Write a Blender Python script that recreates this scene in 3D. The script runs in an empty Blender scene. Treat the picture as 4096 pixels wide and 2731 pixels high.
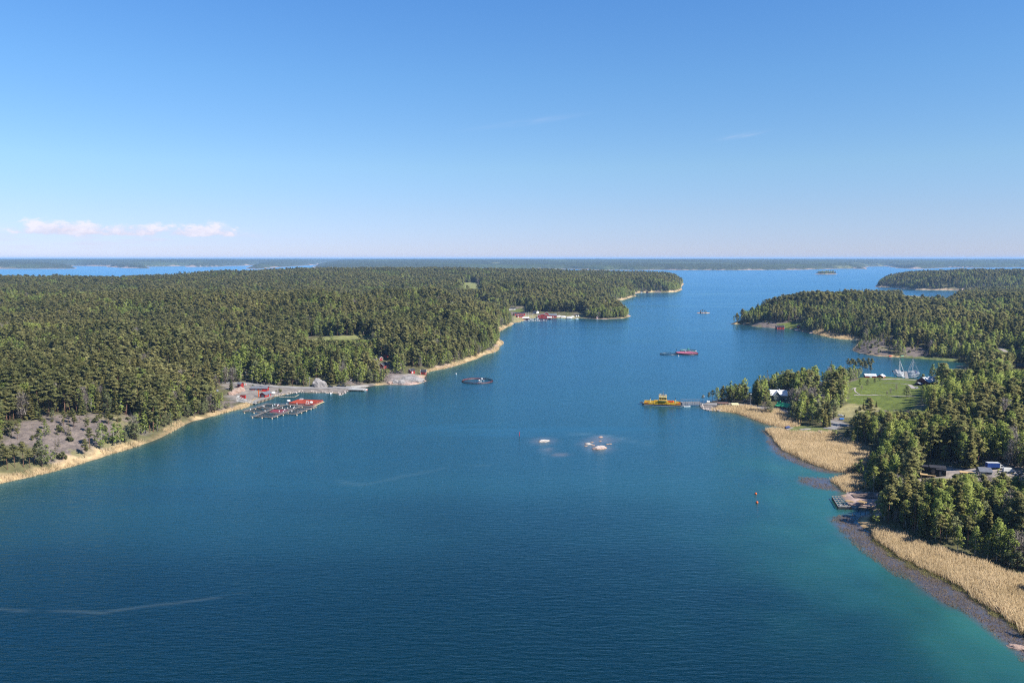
import bpy, math, random
import numpy as np
from mathutils import Vector

C = bpy.context.scene.collection
R = math.radians

# ------------------------------------------------------------------ camera
F, PW, PH = 3186.0, 4096.0, 2731.0
EYE, HORIZON = 115.0, 1034.0
PITCH = math.atan((PH / 2 - HORIZON) / F)
CP, SP = math.cos(PITCH), math.sin(PITCH)
cam_data = bpy.data.cameras.new("camera")
cam_data.sensor_width = 36.0
cam_data.lens = F / PW * 36.0
cam_data.clip_start = 1.0
cam_data.clip_end = 300000.0
cam = bpy.data.objects.new("camera", cam_data)
cam.location = (0, 0, EYE)
cam.rotation_euler = (R(90) - PITCH, 0, 0)
C.objects.link(cam)
bpy.context.scene.camera = cam

# ------------------------------------------------------------------ light
SUN_EL, SUN_AZ = 43.0, 121.0          # azimuth clockwise from +Y (the view direction)
SUN_STRENGTH, SKY_STRENGTH, EXPOSURE, HAZE_DENSITY = 5.0, 0.065, 1.0, 0.000038
sun_dir = Vector((math.sin(R(SUN_AZ)) * math.cos(R(SUN_EL)), math.cos(R(SUN_AZ)) * math.cos(R(SUN_EL)), math.sin(R(SUN_EL))))
sun_data = bpy.data.lights.new("sun", 'SUN')
sun_data.energy = SUN_STRENGTH
sun_data.angle = R(0.5)
sun_data.color = (1.0, 0.95, 0.86)
sun = bpy.data.objects.new("sun", sun_data)
sun.rotation_euler = sun_dir.to_track_quat('Z', 'Y').to_euler()
sun.location = (400, -200, 900)
C.objects.link(sun)

sc = bpy.context.scene
sc.view_settings.view_transform = 'Standard'
sc.view_settings.look = 'None'
sc.view_settings.exposure = EXPOSURE
sc.view_settings.gamma = 1.0
sc.render.engine = 'CYCLES'
sc.cycles.use_denoising = False
sc.cycles.filter_width = 1.15
sc.cycles.max_bounces = 6
sc.cycles.diffuse_bounces = 2
sc.cycles.glossy_bounces = 2
sc.cycles.transmission_bounces = 2
sc.cycles.volume_bounces = 0
sc.cycles.caustics_reflective = False
sc.cycles.caustics_refractive = False


class NT:
    """Small helper for writing node trees."""
    def __init__(s, tree):
        s.t = tree
        s.n = tree.nodes
        s.l = tree.links
    def node(s, kind, **kw):
        n = s.n.new(kind)
        for k, v in kw.items():
            setattr(n, k, v)
        return n
    def put(s, sock, v):
        if isinstance(v, bpy.types.NodeSocket):
            s.l.new(v, sock)
        else:
            sock.default_value = v
    def math(s, op, a, b=None, c=None, clamp=False):
        n = s.node('ShaderNodeMath', operation=op, use_clamp=clamp)
        s.put(n.inputs[0], a)
        if b is not None: s.put(n.inputs[1], b)
        if c is not None: s.put(n.inputs[2], c)
        return n.outputs[0]
    def smooth(s, v, lo, hi):
        n = s.node('ShaderNodeMapRange', interpolation_type='SMOOTHSTEP')
        s.put(n.inputs[0], v); n.inputs[1].default_value = lo; n.inputs[2].default_value = hi
        return n.outputs[0]
    def remap(s, v, lo, hi, a, b):
        n = s.node('ShaderNodeMapRange')
        s.put(n.inputs[0], v)
        for i, x in enumerate((lo, hi, a, b)): n.inputs[i + 1].default_value = x
        return n.outputs[0]
    def mix(s, f, a, b, blend='MIX'):
        n = s.node('ShaderNodeMix', data_type='RGBA', blend_type=blend)
        s.put(n.inputs[0], f)
        s.put(n.inputs[6], a if isinstance(a, bpy.types.NodeSocket) else (*a, 1)[:4])
        s.put(n.inputs[7], b if isinstance(b, bpy.types.NodeSocket) else (*b, 1)[:4])
        return n.outputs[2]
    def noise(s, vec, scale, detail=3.0, rough=0.55, dist=0.0):
        n = s.node('ShaderNodeTexNoise')
        if vec is not None: s.l.new(vec, n.inputs['Vector'])
        n.inputs['Scale'].default_value = scale
        n.inputs['Detail'].default_value = detail
        n.inputs['Roughness'].default_value = rough
        n.inputs['Distortion'].default_value = dist
        return n.outputs[0]
    def mapping(s, vec, scale=(1, 1, 1), rot=(0, 0, 0), loc=(0, 0, 0)):
        n = s.node('ShaderNodeMapping')
        s.l.new(vec, n.inputs[0])
        n.inputs[1].default_value = loc; n.inputs[2].default_value = rot; n.inputs[3].default_value = scale
        return n.outputs[0]


world = bpy.data.worlds.new("World")
sc.world = world
world.use_nodes = True
w = NT(world.node_tree)
w.n.clear()
sky = w.node('ShaderNodeTexSky', sky_type='NISHITA')
sky.sun_disc = False
sky.sun_elevation = R(SUN_EL)
sky.sun_rotation = R(SUN_AZ)
sky.altitude = 100.0
sky.air_density = 1.0
sky.dust_density = 0.0
sky.ozone_density = 6.0
tc = w.node('ShaderNodeTexCoord')
sep = w.node('ShaderNodeSeparateXYZ')
w.l.new(tc.outputs['Generated'], sep.inputs[0])
azim = w.math('ARCTAN2', sep.outputs[0], sep.outputs[1])
elev = w.math('ARCSINE', sep.outputs[2])
comb = w.node('ShaderNodeCombineXYZ')
w.put(comb.inputs[0], azim); w.put(comb.inputs[1], w.math('MULTIPLY', elev, 1.9)); comb.inputs[2].default_value = 3.7
# the row of fair-weather cumulus far away over the horizon
n1 = w.noise(comb.outputs[0], 46.0, 7.0, 0.62, 0.25)
n2 = w.noise(comb.outputs[0], 9.0, 2.0, 0.5)
base = w.smooth(elev, 0.021, 0.028)
top = w.math('SUBTRACT', 1.0, w.smooth(elev, 0.031, 0.056))
band = w.math('MULTIPLY', base, top)
side = w.math('MULTIPLY', w.smooth(azim, -0.59, -0.52), w.math('SUBTRACT', 1.0, w.smooth(azim, -0.37, -0.26)))
dens = w.math('ADD', n1, w.math('MULTIPLY', w.math('SUBTRACT', n2, 0.5), 0.55))
thr = w.math('SUBTRACT', dens, w.math('MULTIPLY', w.math('SUBTRACT', 1.0, w.math('MULTIPLY', band, side)), 0.55))
cloud = w.math('MULTIPLY', w.smooth(thr, 0.24, 0.50), 0.75)
# fainter streaks below and to the right of the row
comb2 = w.node('ShaderNodeCombineXYZ')
w.put(comb2.inputs[0], azim); w.put(comb2.inputs[1], w.math('MULTIPLY', elev, 7.0)); comb2.inputs[2].default_value = 9.1
n3 = w.noise(comb2.outputs[0], 20.0, 5.0, 0.6)
low = w.math('MULTIPLY', w.smooth(elev, 0.004, 0.018), w.math('SUBTRACT', 1.0, w.smooth(elev, 0.026, 0.04)))
low = w.math('MULTIPLY', low, w.math('SUBTRACT', 1.0, w.smooth(azim, -0.46, -0.2)))
streak = w.math('MULTIPLY', w.math('MULTIPLY', w.smooth(n3, 0.44, 0.7), low), 0.45)
# two torn threads of high cirrus
comb3 = w.node('ShaderNodeCombineXYZ')
w.put(comb3.inputs[0], azim); w.put(comb3.inputs[1], w.math('SUBTRACT', elev, w.math('MULTIPLY', azim, 0.17)))
n4 = w.noise(w.mapping(comb3.outputs[0], (10, 90, 1)), 1.0, 5.0, 0.6)
def thread(x, y, wx, wy, k):
    a0 = math.atan((x - 2048) / F); e0 = math.atan((HORIZON - y) / F * math.cos(a0))
    da = w.math('DIVIDE', w.math('SUBTRACT', azim, a0), wx)
    de = w.math('DIVIDE', w.math('SUBTRACT', w.math('SUBTRACT', elev, e0), w.math('MULTIPLY', w.math('SUBTRACT', azim, a0), 0.13)), wy)
    d2 = w.math('ADD', w.math('MULTIPLY', da, da), w.math('MULTIPLY', de, de))
    return w.math('MULTIPLY', w.math('POWER', 2.718, w.math('MULTIPLY', d2, -1.0)), k)
wisps = w.math('ADD', thread(2950, 556, 0.02, 0.0022, 0.32), thread(2100, 505, 0.05, 0.003, 0.13))
wisps = w.math('MULTIPLY', wisps, w.smooth(n4, 0.3, 0.7))
allcl = w.math('MINIMUM', w.math('ADD', w.math('ADD', cloud, streak), wisps), 0.9)
ramp = w.node('ShaderNodeValToRGB')
w.put(ramp.inputs[0], w.math('MULTIPLY', sep.outputs[2], 2.0))
GRADE = [(0.0, (.67, .70, 1.05)), (0.04, (.68, .72, 1.06)), (0.115, (.76, .79, 1.0)), (0.22, (.84, .93, 1.01)), (0.42, (.76, 1.01, 1.15)), (0.62, (.67, 1.02, 1.28)), (1.0, (.62, .98, 1.3))]
while len(ramp.color_ramp.elements) < len(GRADE): ramp.color_ramp.elements.new(0.5)
for e_, (pos_, c_) in zip(ramp.color_ramp.elements, GRADE):
    e_.position = pos_; e_.color = tuple(v_ * 1.03 / 1.4 for v_ in c_) + (1,)
skycol = w.mix(1.0, w.mix(1.0, sky.outputs[0], ramp.outputs[0], 'MULTIPLY'), (1.4, 1.4, 1.4), 'MULTIPLY')
cc = w.mix(allcl, skycol, w.mix(w.smooth(w.math('ADD', w.math('MULTIPLY', w.math('SUBTRACT', elev, 0.03), 40.0), w.math('MULTIPLY', w.math('SUBTRACT', n1, 0.5), 2.2)), -0.35, 0.5), (5.6, 5.5, 6.7), (7.8, 7.2, 7.9)))
bg = w.node('ShaderNodeBackground')
w.l.new(cc, bg.inputs[0])
bg.inputs[1].default_value = SKY_STRENGTH
wo = w.node('ShaderNodeOutputWorld')
w.l.new(bg.outputs[0], wo.inputs[0])

# ------------------------------------------------------------------ geometry helpers
def ray(px, py):
    x = (px - PW / 2) / F; y = (PH / 2 - py) / F
    return np.array([x, CP + SP * y, -SP + CP * y])

def at(px, py, z=0.0):
    """The point of height z that the photograph shows at px, py."""
    d = ray(px, py)
    t = (EYE - z) / max(1e-4, -d[2])
    return np.array([d[0] * t, d[1] * t, z])

def project(x, y, z):
    zc = z - EYE
    depth = y * CP - zc * SP
    up = y * SP + zc * CP
    return PW / 2 + F * x / depth, PH / 2 - F * up / depth, depth

def _hash(ix, iy, seed):
    n = (ix * 374761393 + iy * 668265263 + seed * 1442695041) & 0xffffffff
    n = ((n ^ (n >> 13)) * 1274126177) & 0xffffffff
    n = n ^ (n >> 16)
    return (n & 0xffff) / 65535.0

def vnoise(x, y, seed=0):
    x = np.asarray(x, float); y = np.asarray(y, float)
    ix = np.floor(x).astype(np.int64); iy = np.floor(y).astype(np.int64)
    fx = x - ix; fy = y - iy
    fx = fx * fx * (3 - 2 * fx); fy = fy * fy * (3 - 2 * fy)
    a = _hash(ix, iy, seed); b = _hash(ix + 1, iy, seed); c = _hash(ix, iy + 1, seed); d = _hash(ix + 1, iy + 1, seed)
    return (a * (1 - fx) + b * fx) * (1 - fy) + (c * (1 - fx) + d * fx) * fy

def fbm(x, y, seed=0, octv=4):
    v = 0; a = 0.5; t = 0
    for k in range(octv):
        v = v + a * vnoise(x * 2 ** k, y * 2 ** k, seed + 17 * k); t += a; a *= 0.5
    return v / t

def sdist(x, y, poly):
    """Signed distance to a closed polygon, positive inside."""
    x = np.asarray(x, float); y = np.asarray(y, float)
    d2 = np.full(x.shape, 1e18); inside = np.zeros(x.shape, bool)
    n = len(poly)
    for i in range(n):
        ax, ay = poly[i][:2]; bx, by = poly[(i + 1) % n][:2]
        ex, ey = bx - ax, by - ay
        wx, wy = x - ax, y - ay
        t = np.clip((wx * ex + wy * ey) / (ex * ex + ey * ey + 1e-12), 0, 1)
        dx, dy = wx - ex * t, wy - ey * t
        np.minimum(d2, dx * dx + dy * dy, out=d2)
        c = (ay > y) != (by > y)
        if by != ay:
            inside ^= c & (x < (bx - ax) * (y - ay) / (by - ay) + ax)
    d = np.sqrt(d2)
    return np.where(inside, d, -d)

def inpoly(x, y, poly):
    x = np.asarray(x, float); y = np.asarray(y, float)
    inside = np.zeros(x.shape, bool); n = len(poly)
    for i in range(n):
        ax, ay = poly[i]; bx, by = poly[(i + 1) % n]
        if by == ay: continue
        inside ^= ((ay > y) != (by > y)) & (x < (bx - ax) * (y - ay) / (by - ay) + ax)
    return inside

def smoothstep(v, a, b):
    t = np.clip((v - a) / (b - a), 0, 1)
    return t * t * (3 - 2 * t)


class MB:
    """Collects boxes, bars, tubes and other shapes for ONE mesh object."""
    def __init__(s):
        s.v = []; s.f = []
    def add(s, vs, fs):
        o = len(s.v); s.v += [tuple(map(float, p)) for p in vs]; s.f += [tuple(o + i for i in f) for f in fs]
        return s
    def box(s, x0, x1, y0, y1, z0, z1):
        return s.add([(x0, y0, z0), (x1, y0, z0), (x1, y1, z0), (x0, y1, z0), (x0, y0, z1), (x1, y0, z1), (x1, y1, z1), (x0, y1, z1)],
                     [(0, 3, 2, 1), (4, 5, 6, 7), (0, 1, 5, 4), (1, 2, 6, 5), (2, 3, 7, 6), (3, 0, 4, 7)])
    def tube(s, pts, rad, n=6, cap=True):
        pts = [Vector(p) for p in pts]
        if not isinstance(rad, (list, tuple)): rad = [rad] * len(pts)
        rings = []
        for i, p in enumerate(pts):
            d = (pts[min(i + 1, len(pts) - 1)] - pts[max(i - 1, 0)]).normalized()
            a = d.cross(Vector((0, 0, 1)))
            if a.length < 1e-3: a = Vector((1, 0, 0))
            a.normalize(); b = d.cross(a)
            rings.append([p + (a * math.cos(2 * math.pi * k / n) + b * math.sin(2 * math.pi * k / n)) * rad[i] for k in range(n)])
        vs = [q for r in rings for q in r]; fs = []
        for i in range(len(rings) - 1):
            for k in range(n):
                fs.append((i * n + k, i * n + (k + 1) % n, (i + 1) * n + (k + 1) % n, (i + 1) * n + k))
        if cap:
            fs.append(tuple(range(n))[::-1]); fs.append(tuple((len(rings) - 1) * n + k for k in range(n)))
        return s.add(vs, fs)
    def beam(s, p, q, w_, h_):
        """A square bar from p to q."""
        p = Vector(p); q = Vector(q); d = (q - p).normalized()
        a = d.cross(Vector((0, 0, 1)))
        if a.length < 1e-3: a = Vector((1, 0, 0))
        a.normalize(); b = a.cross(d)
        vs = [e + a * sx * w_ / 2 + b * sz * h_ / 2 for e in (p, q) for sx, sz in ((-1, -1), (1, -1), (1, 1), (-1, 1))]
        return s.add(vs, [(0, 1, 2, 3), (7, 6, 5, 4), (0, 4, 5, 1), (1, 5, 6, 2), (2, 6, 7, 3), (3, 7, 4, 0)])
    def prism(s, poly, z0, z1):
        """A flat outline raised from z0 to z1 (z may be a list)."""
        n = len(poly)
        zt = z1 if isinstance(z1, (list, tuple)) else [z1] * n
        vs = [(x, y, z0) for x, y in poly] + [(p[0], p[1], zt[i]) for i, p in enumerate(poly)]
        fs = [tuple(range(n))[::-1], tuple(n + i for i in range(n))]
        for i in range(n): fs.append((i, (i + 1) % n, n + (i + 1) % n, n + i))
        return s.add(vs, fs)
    def lathe(s, prof, c=(0, 0, 0), n=12):
        vs = []; fs = []
        for r, z in prof:
            for k in range(n):
                a = 2 * math.pi * k / n
                vs.append((c[0] + r * math.cos(a), c[1] + r * math.sin(a), c[2] + z))
        for i in range(len(prof) - 1):
            for k in range(n):
                fs.append((i * n + k, i * n + (k + 1) % n, (i + 1) * n + (k + 1) % n, (i + 1) * n + k))
        fs.append(tuple(range(n))[::-1]); fs.append(tuple((len(prof) - 1) * n + k for k in range(n)))
        return s.add(vs, fs)
    def ball(s, c, r, n=10, sz=1.0):
        m = max(4, n // 2)
        prof = [(r * max(0.02, math.sin(math.pi * i / m)), -r * sz * math.cos(math.pi * i / m)) for i in range(m + 1)]
        return s.lathe(prof, c, n)
    def mesh(s, name, mats, smooth=False):
        m = bpy.data.meshes.new(name)
        m.from_pydata(s.v, [], s.f)
        for x in (mats if isinstance(mats, (list, tuple)) else [mats]): m.materials.append(x)
        if smooth: m.polygons.foreach_set('use_smooth', [True] * len(m.polygons))
        m.update()
        return m
    def build(s, name, mats, parent=None, smooth=False, loc=None):
        o = bpy.data.objects.new(name, s.mesh(name, mats, smooth))
        C.objects.link(o)
        if parent is not None: o.parent = parent
        if loc is not None: o.location = loc
        return o

def tag(o, label=None, cat=None, group=None, kind=None):
    if label: o['label'] = label
    if cat: o['category'] = cat
    if group: o['group'] = group
    if kind: o['kind'] = kind
    return o

def thing(name, label, cat, loc=(0, 0, 0), rz=0.0, group=None):
    o = bpy.data.objects.new(name, None)
    o.empty_display_size = 0.5
    C.objects.link(o)
    o.location = tuple(map(float, loc)); o.rotation_euler = (0, 0, float(rz))
    return tag(o, label, cat, group)

def copy_tree(o, loc, rz=None, label=None, scale=None):
    r = o.copy(); C.objects.link(r)
    r.location = tuple(map(float, loc))
    if rz is not None: r.rotation_euler = (0, 0, float(rz))
    if label: r['label'] = label
    if scale: r.scale = (scale,) * 3
    for ch in list(o.children):
        c = ch.copy(); C.objects.link(c); c.parent = r
        for g in ch.children:
            d = g.copy(); C.objects.link(d); d.parent = c
    return r

# ------------------------------------------------------------------ materials
def mat(name, col, rough=0.7, metal=0.0, var=0.18, scale=0.6, bump=0.0, col2=None, stretch=(1, 1, 1), spec=0.3):
    col = tuple(c * 0.74 for c in col)
    m = bpy.data.materials.new(name); m.use_nodes = True
    t = NT(m.node_tree); b = t.n['Principled BSDF']
    tc_ = t.node('ShaderNodeTexCoord')
    vec = t.mapping(tc_.outputs['Object'], stretch)
    n = t.noise(vec, scale, 4.0, 0.6)
    dark = tuple(c * (1 - var * 1.6) for c in col) if col2 is None else col2
    lite = tuple(min(1, c * (1 + var)) for c in col)
    t.put(b.inputs['Base Color'], t.mix(t.smooth(n, 0.3, 0.7), dark, lite))
    b.inputs['Roughness'].default_value = rough
    b.inputs['Metallic'].default_value = metal
    b.inputs['Specular IOR Level'].default_value = spec
    if bump:
        bp = t.node('ShaderNodeBump'); bp.inputs['Distance'].default_value = bump; bp.inputs['Strength'].default_value = 0.8
        t.l.new(t.noise(vec, scale * 2.5, 4.0, 0.6), bp.inputs['Height']); t.l.new(bp.outputs[0], b.inputs['Normal'])
    return m

def planks(name, col, period=0.2, axis='Z', rough=0.8):
    """Painted or bare boards: stripes of joints with slow weathering."""
    m = bpy.data.materials.new(name); m.use_nodes = True
    t = NT(m.node_tree); b = t.n['Principled BSDF']
    tc_ = t.node('ShaderNodeTexCoord')
    s_ = t.node('ShaderNodeSeparateXYZ'); t.l.new(tc_.outputs['Object'], s_.inputs[0])
    v = t.math('ADD', s_.outputs[0], s_.outputs[1]) if axis == 'XY' else s_.outputs['XYZ'.index(axis)]
    col = tuple(c * 0.74 for c in col)
    fr = t.math('FRACT', t.math('DIVIDE', v, period))
    joint = t.math('LESS_THAN', fr, 0.1)
    n = t.noise(tc_.outputs['Object'], 0.7, 4.0, 0.6)
    c = t.mix(t.smooth(n, 0.3, 0.75), tuple(x * 0.8 for x in col), tuple(min(1, x * 1.15) for x in col))
    t.put(b.inputs['Base Color'], t.mix(t.math('MULTIPLY', joint, 0.5), c, tuple(x * 0.4 for x in col)))
    b.inputs['Roughness'].default_value = rough
    b.inputs['Specular IOR Level'].default_value = 0.2
    return m

M = {}
M['red'] = planks('red_painted_boards', (0.36, 0.035, 0.03), 0.25, 'XY')
M['darkred'] = planks('dark_red_boards', (0.13, 0.025, 0.025), 0.25, 'XY')
M['black'] = planks('black_stained_boards', (0.012, 0.012, 0.014), 0.2, 'XY', 0.6)
M['white'] = mat('white_paint', (0.78, 0.78, 0.76), 0.5, 0, 0.06)
M['whiteboards'] = planks('white_painted_boards', (0.75, 0.74, 0.70), 0.25, 'XY')
M['greywall'] = planks('grey_green_boards', (0.16, 0.20, 0.19), 0.25, 'XY')
M['gelcoat'] = mat('boat_gelcoat', (0.80, 0.80, 0.79), 0.25, 0, 0.04, spec=0.5)
M['bluehull'] = mat('navy_hull_paint', (0.012, 0.016, 0.06), 0.3, 0, 0.1, spec=0.5)
M['grey_roof'] = planks('grey_sheet_roof', (0.17, 0.18, 0.21), 0.6, 'X', 0.5)
M['dark_roof'] = planks('dark_felt_roof', (0.045, 0.045, 0.055), 0.5, 'X', 0.7)
M['brown_roof'] = mat('brown_tile_roof', (0.20, 0.11, 0.085), 0.8, 0, 0.2, 1.5)
M['silver_roof'] = planks('silver_sheet_roof', (0.62, 0.64, 0.67), 0.8, 'X', 0.4)
M['white_roof'] = planks('white_sheet_roof', (0.80, 0.81, 0.83), 0.9, 'X', 0.45)
M['green_roof'] = planks('green_sheet_roof', (0.06, 0.46, 0.20), 0.5, 'X', 0.5)
M['cream'] = mat('cream_sheet', (0.72, 0.64, 0.36), 0.5, 0, 0.08)
M['wood'] = planks('grey_weathered_planks', (0.30, 0.28, 0.26), 0.3, 'X', 0.85)
M['walkwood'] = planks('brown_grey_walkway_planks', (0.23, 0.20, 0.17), 0.3, 'X', 0.85)
M['newwood'] = planks('fresh_sawn_timber', (0.62, 0.43, 0.22), 0.25, 'Y', 0.8)
M['oldwood'] = mat('dark_wet_wood', (0.055, 0.045, 0.04), 0.8, 0, 0.3, 1.2)
M['pole'] = mat('galvanised_steel', (0.45, 0.46, 0.47), 0.45, 0.4, 0.1)
M['steel'] = mat('grey_painted_steel', (0.24, 0.255, 0.285), 0.45, 0.1, 0.12)
M['darksteel'] = mat('dark_grey_plastic_pipe', (0.035, 0.038, 0.045), 0.45, 0, 0.2)
M['yellow'] = mat('yellow_ship_paint', (0.78, 0.46, 0.02), 0.42, 0, 0.10, 0.5)
M['deck'] = mat('green_grey_ship_deck', (0.16, 0.17, 0.15), 0.8, 0, 0.2)
M['orange'] = mat('orange_paint', (0.75, 0.13, 0.02), 0.5, 0, 0.1)
M['dish_grey'] = mat('dull_grey_dish', (0.14, 0.15, 0.17), 0.7, 0, 0.1)
M['glass'] = mat('dark_window_glass', (0.03, 0.04, 0.05), 0.08, 0, 0.2, spec=0.8)
M['rednet'] = mat('orange_red_net', (0.34, 0.05, 0.022), 0.9, 0, 0.25, 0.8)
M['netmaroon'] = mat('maroon_net', (0.22, 0.03, 0.05), 0.9, 0, 0.3, 0.8)
M['pinknet'] = mat('faded_pink_net', (0.36, 0.10, 0.16), 0.9, 0, 0.3, 0.8)
M['greennet'] = mat('turquoise_net', (0.06, 0.36, 0.28), 0.9, 0, 0.2, 0.8)
M['concrete'] = mat('pale_concrete', (0.42, 0.40, 0.37), 0.9, 0, 0.15, 0.7)
M['gravel'] = mat('grey_pink_gravel', (0.36, 0.32, 0.30), 0.95, 0, 0.18, 0.35, 0.05)
M['asphalt'] = mat('pale_worn_asphalt', (0.27, 0.26, 0.26), 0.9, 0, 0.12, 0.2)
M['pinkgravel'] = mat('pink_blasted_stone', (0.52, 0.36, 0.30), 0.95, 0, 0.2, 0.5, 0.1)
M['soil'] = mat('brown_soil', (0.17, 0.12, 0.10), 0.95, 0, 0.2, 0.5, 0.1)
M['bark'] = mat('grey_brown_bark', (0.14, 0.095, 0.07), 0.95, 0, 0.3, 1.0)
M['pinebark'] = mat('orange_brown_pine_bark', (0.20, 0.11, 0.07), 0.95, 0, 0.3, 0.8)
M['birchbark'] = mat('white_birch_bark', (0.50, 0.48, 0.44), 0.9, 0, 0.3, 1.5, col2=(0.12, 0.11, 0.10))
M['tyre'] = mat('black_rubber', (0.015, 0.015, 0.016), 0.8, 0, 0.1)
M['blackcar'] = mat('black_car_paint', (0.010, 0.011, 0.014), 0.2, 0, 0.1, spec=0.6)
M['bluecar'] = mat('navy_car_paint', (0.012, 0.016, 0.05), 0.2, 0, 0.1, spec=0.6)
M['silvercar'] = mat('silver_blue_car_paint', (0.34, 0.38, 0.48), 0.25, 0.3, 0.05, spec=0.6)
M['truckblue'] = mat('royal_blue_tarpaulin', (0.012, 0.055, 0.26), 0.55, 0, 0.15)
M['bluetarp'] = mat('blue_boat_cover', (0.035, 0.07, 0.22), 0.6, 0, 0.2)
M['brightblue'] = mat('bright_blue_plastic', (0.03, 0.19, 0.62), 0.5, 0, 0.1)
M['redplastic'] = mat('red_plastic', (0.55, 0.03, 0.025), 0.45, 0, 0.1)
M['palegreen'] = mat('pale_green_gelcoat', (0.35, 0.62, 0.42), 0.4, 0, 0.1)
M['greytarp'] = mat('pale_grey_tarpaulin', (0.48, 0.46, 0.46), 0.7, 0, 0.2)
M['reedbale'] = mat('pale_cut_reed', (0.60, 0.48, 0.34), 0.95, 0, 0.25, 2.0, 0.1, stretch=(4, 0.3, 1))

# ------------------------------------------------------------------ land masses
def W0(pts):
    return [tuple(at(x, y)[:2]) for x, y in pts]

class Land:
    def __init__(s, poly, ctrl, coast=35.0, amp=6.0, seed=1, wl=90.0, canopy=10.0):
        s.poly = poly; s.coast = coast; s.amp = amp; s.seed = seed; s.wl = wl
        P = [at(px, py, h + (canopy if h > 6 else 0)) for px, py, h in ctrl]
        s.cu = np.array([p[0] / p[1] for p in P]); s.cv = np.array([math.log(p[1]) for p in P]); s.ch = np.array([c[2] for c in ctrl], float)
        xs = [p[0] for p in poly]; ys = [p[1] for p in poly]
        s.bb = (min(xs), max(xs), min(ys), max(ys))
    def sd(s, x, y):
        return sdist(x, y, s.poly)
    def h(s, x, y, sd=None):
        x = np.asarray(x, float); y = np.asarray(y, float)
        if sd is None: sd = s.sd(x, y)
        u = x / np.maximum(y, 50); v = np.log(np.maximum(y, 50))
        num = np.zeros(x.shape); den = np.zeros(x.shape)
        for a, b, c in zip(s.cu, s.cv, s.ch):
            w_ = 1.0 / ((u - a) ** 2 + (v - b) ** 2 + 0.0012) ** 1.6
            num += w_ * c; den += w_
        H = num / den
        rise = 1 - np.exp(-np.maximum(sd, 0) / s.coast)
        n = (fbm(x / s.wl, y / s.wl, s.seed, 4) - 0.5) * 2 * s.amp * np.clip(H / 12, 0.03, 1)
        n2 = (fbm(x / 9.0, y / 9.0, s.seed + 5, 3) - 0.5) * 1.6 * np.clip(H / 10, 0.06, 1)
        z = (H + n) * rise + n2 * (1 - np.exp(-np.maximum(sd, 0) / 8.0)) + 0.25 * smoothstep(sd, 0, 3)
        return np.where(sd > 0, np.maximum(z, 0.05 + 0.0 * z) * smoothstep(sd, -1, 1.5) + 0.0, np.maximum(sd * 0.15, -3.0))

SHORE_L = [(-400, 2010), (0, 1930), (105, 1909), (209, 1884), (331, 1850), (435, 1816), (540, 1785), (644, 1747), (697, 1715), (749, 1689),
           (836, 1668), (901, 1648), (952, 1637), (985, 1628), (1005, 1614), (1024, 1606), (1095, 1588), (1105, 1585), (1143, 1578), (1171, 1572),
           (1200, 1567), (1233, 1570), (1284, 1570), (1322, 1570), (1352, 1575), (1360, 1580), (1381, 1570), (1401, 1560), (1440, 1556), (1469, 1548),
           (1493, 1542), (1529, 1539), (1552, 1538), (1576, 1538), (1609, 1539), (1642, 1540), (1678, 1535), (1703, 1524), (1695, 1511),
           (1704, 1499), (1707, 1487), (1737, 1482), (1797, 1469), (1856, 1451), (1901, 1436), (1931, 1421), (1975, 1408), (1987, 1399),
           (1990, 1389), (2007, 1374), (2004, 1366), (1992, 1362), (1989, 1350), (1980, 1344), (1986, 1332), (2013, 1315), (2052, 1296),
           (2055, 1291), (2079, 1288), (2090, 1284), (2100, 1277), (2125, 1274), (2160, 1273), (2198, 1272), (2228, 1272), (2266, 1275), (2296, 1275), (2317, 1272),
           (2377, 1275), (2418, 1277), (2451, 1275), (2496, 1273), (2523, 1265), (2514, 1260), (2500, 1250), (2480, 1236), (2440, 1215),
           (2442, 1206), (2460, 1205), (2496, 1199), (2530, 1187), (2544, 1185), (2534, 1177), (2558, 1171), (2602, 1170), (2670, 1170), (2704, 1168),
           (2728, 1159), (2723, 1150), (2735, 1135)]
polyL = W0(SHORE_L) + [(560, 3650), (100, 3750), (-400, 3850), (-900, 3500), (-1000, 3120), (-1150, 2740), (-1290, 2590), (-1420, 2630), (-1600, 2560), (-2100, 2560), (-2600, 2500), (-2600, 500), (-700, 330)]
CTRL_L = [(0, 1650, 21), (300, 1610, 21), (560, 1640, 18), (0, 1500, 23), (500, 1500, 22), (0, 1350, 32), (600, 1350, 30), (1000, 1400, 20), (1000, 1490, 9), (900, 1560, 7),
          (1300, 1400, 18), (1250, 1500, 8), (1500, 1410, 13), (1600, 1330, 22), (1800, 1370, 14), (1800, 1250, 30), (0, 1200, 40), (700, 1200, 42),
          (1200, 1200, 44), (1700, 1180, 44), (1930, 1230, 26), (0, 1120, 42), (190, 1114, 46), (340, 1130, 34), (450, 1124, 42), (600, 1120, 44), (1000, 1097, 52),
          (1300, 1085, 56), (1600, 1083, 56), (1900, 1088, 53), (2100, 1108, 43), (2050, 1150, 36), (2250, 1128, 38), (2200, 1200, 20), (2400, 1180, 16),
          (2450, 1240, 12), (2300, 1235, 13), (2150, 1240, 8), (2060, 1240, 8), (2440, 1116, 38), (2600, 1114, 32), (2680, 1135, 24), (2500, 1150, 20),
          (1040, 1575, 2.5), (960, 1590, 2.5), (1100, 1560, 3.2), (1200, 1555, 3.0), (1330, 1555, 2.2), (1440, 1545, 2.0), (950, 1545, 6.5),
          (1640, 1512, 5), (1690, 1495, 2.0), (1640, 1490, 6), (1540, 1480, 6), (1480, 1530, 3), (2090, 1265, 1.6), (2170, 1268, .8), (2260, 1268, .8), (2200, 1262, 1.5)]
L = Land(polyL, CTRL_L, 32.0, 5.0, 3)

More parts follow.
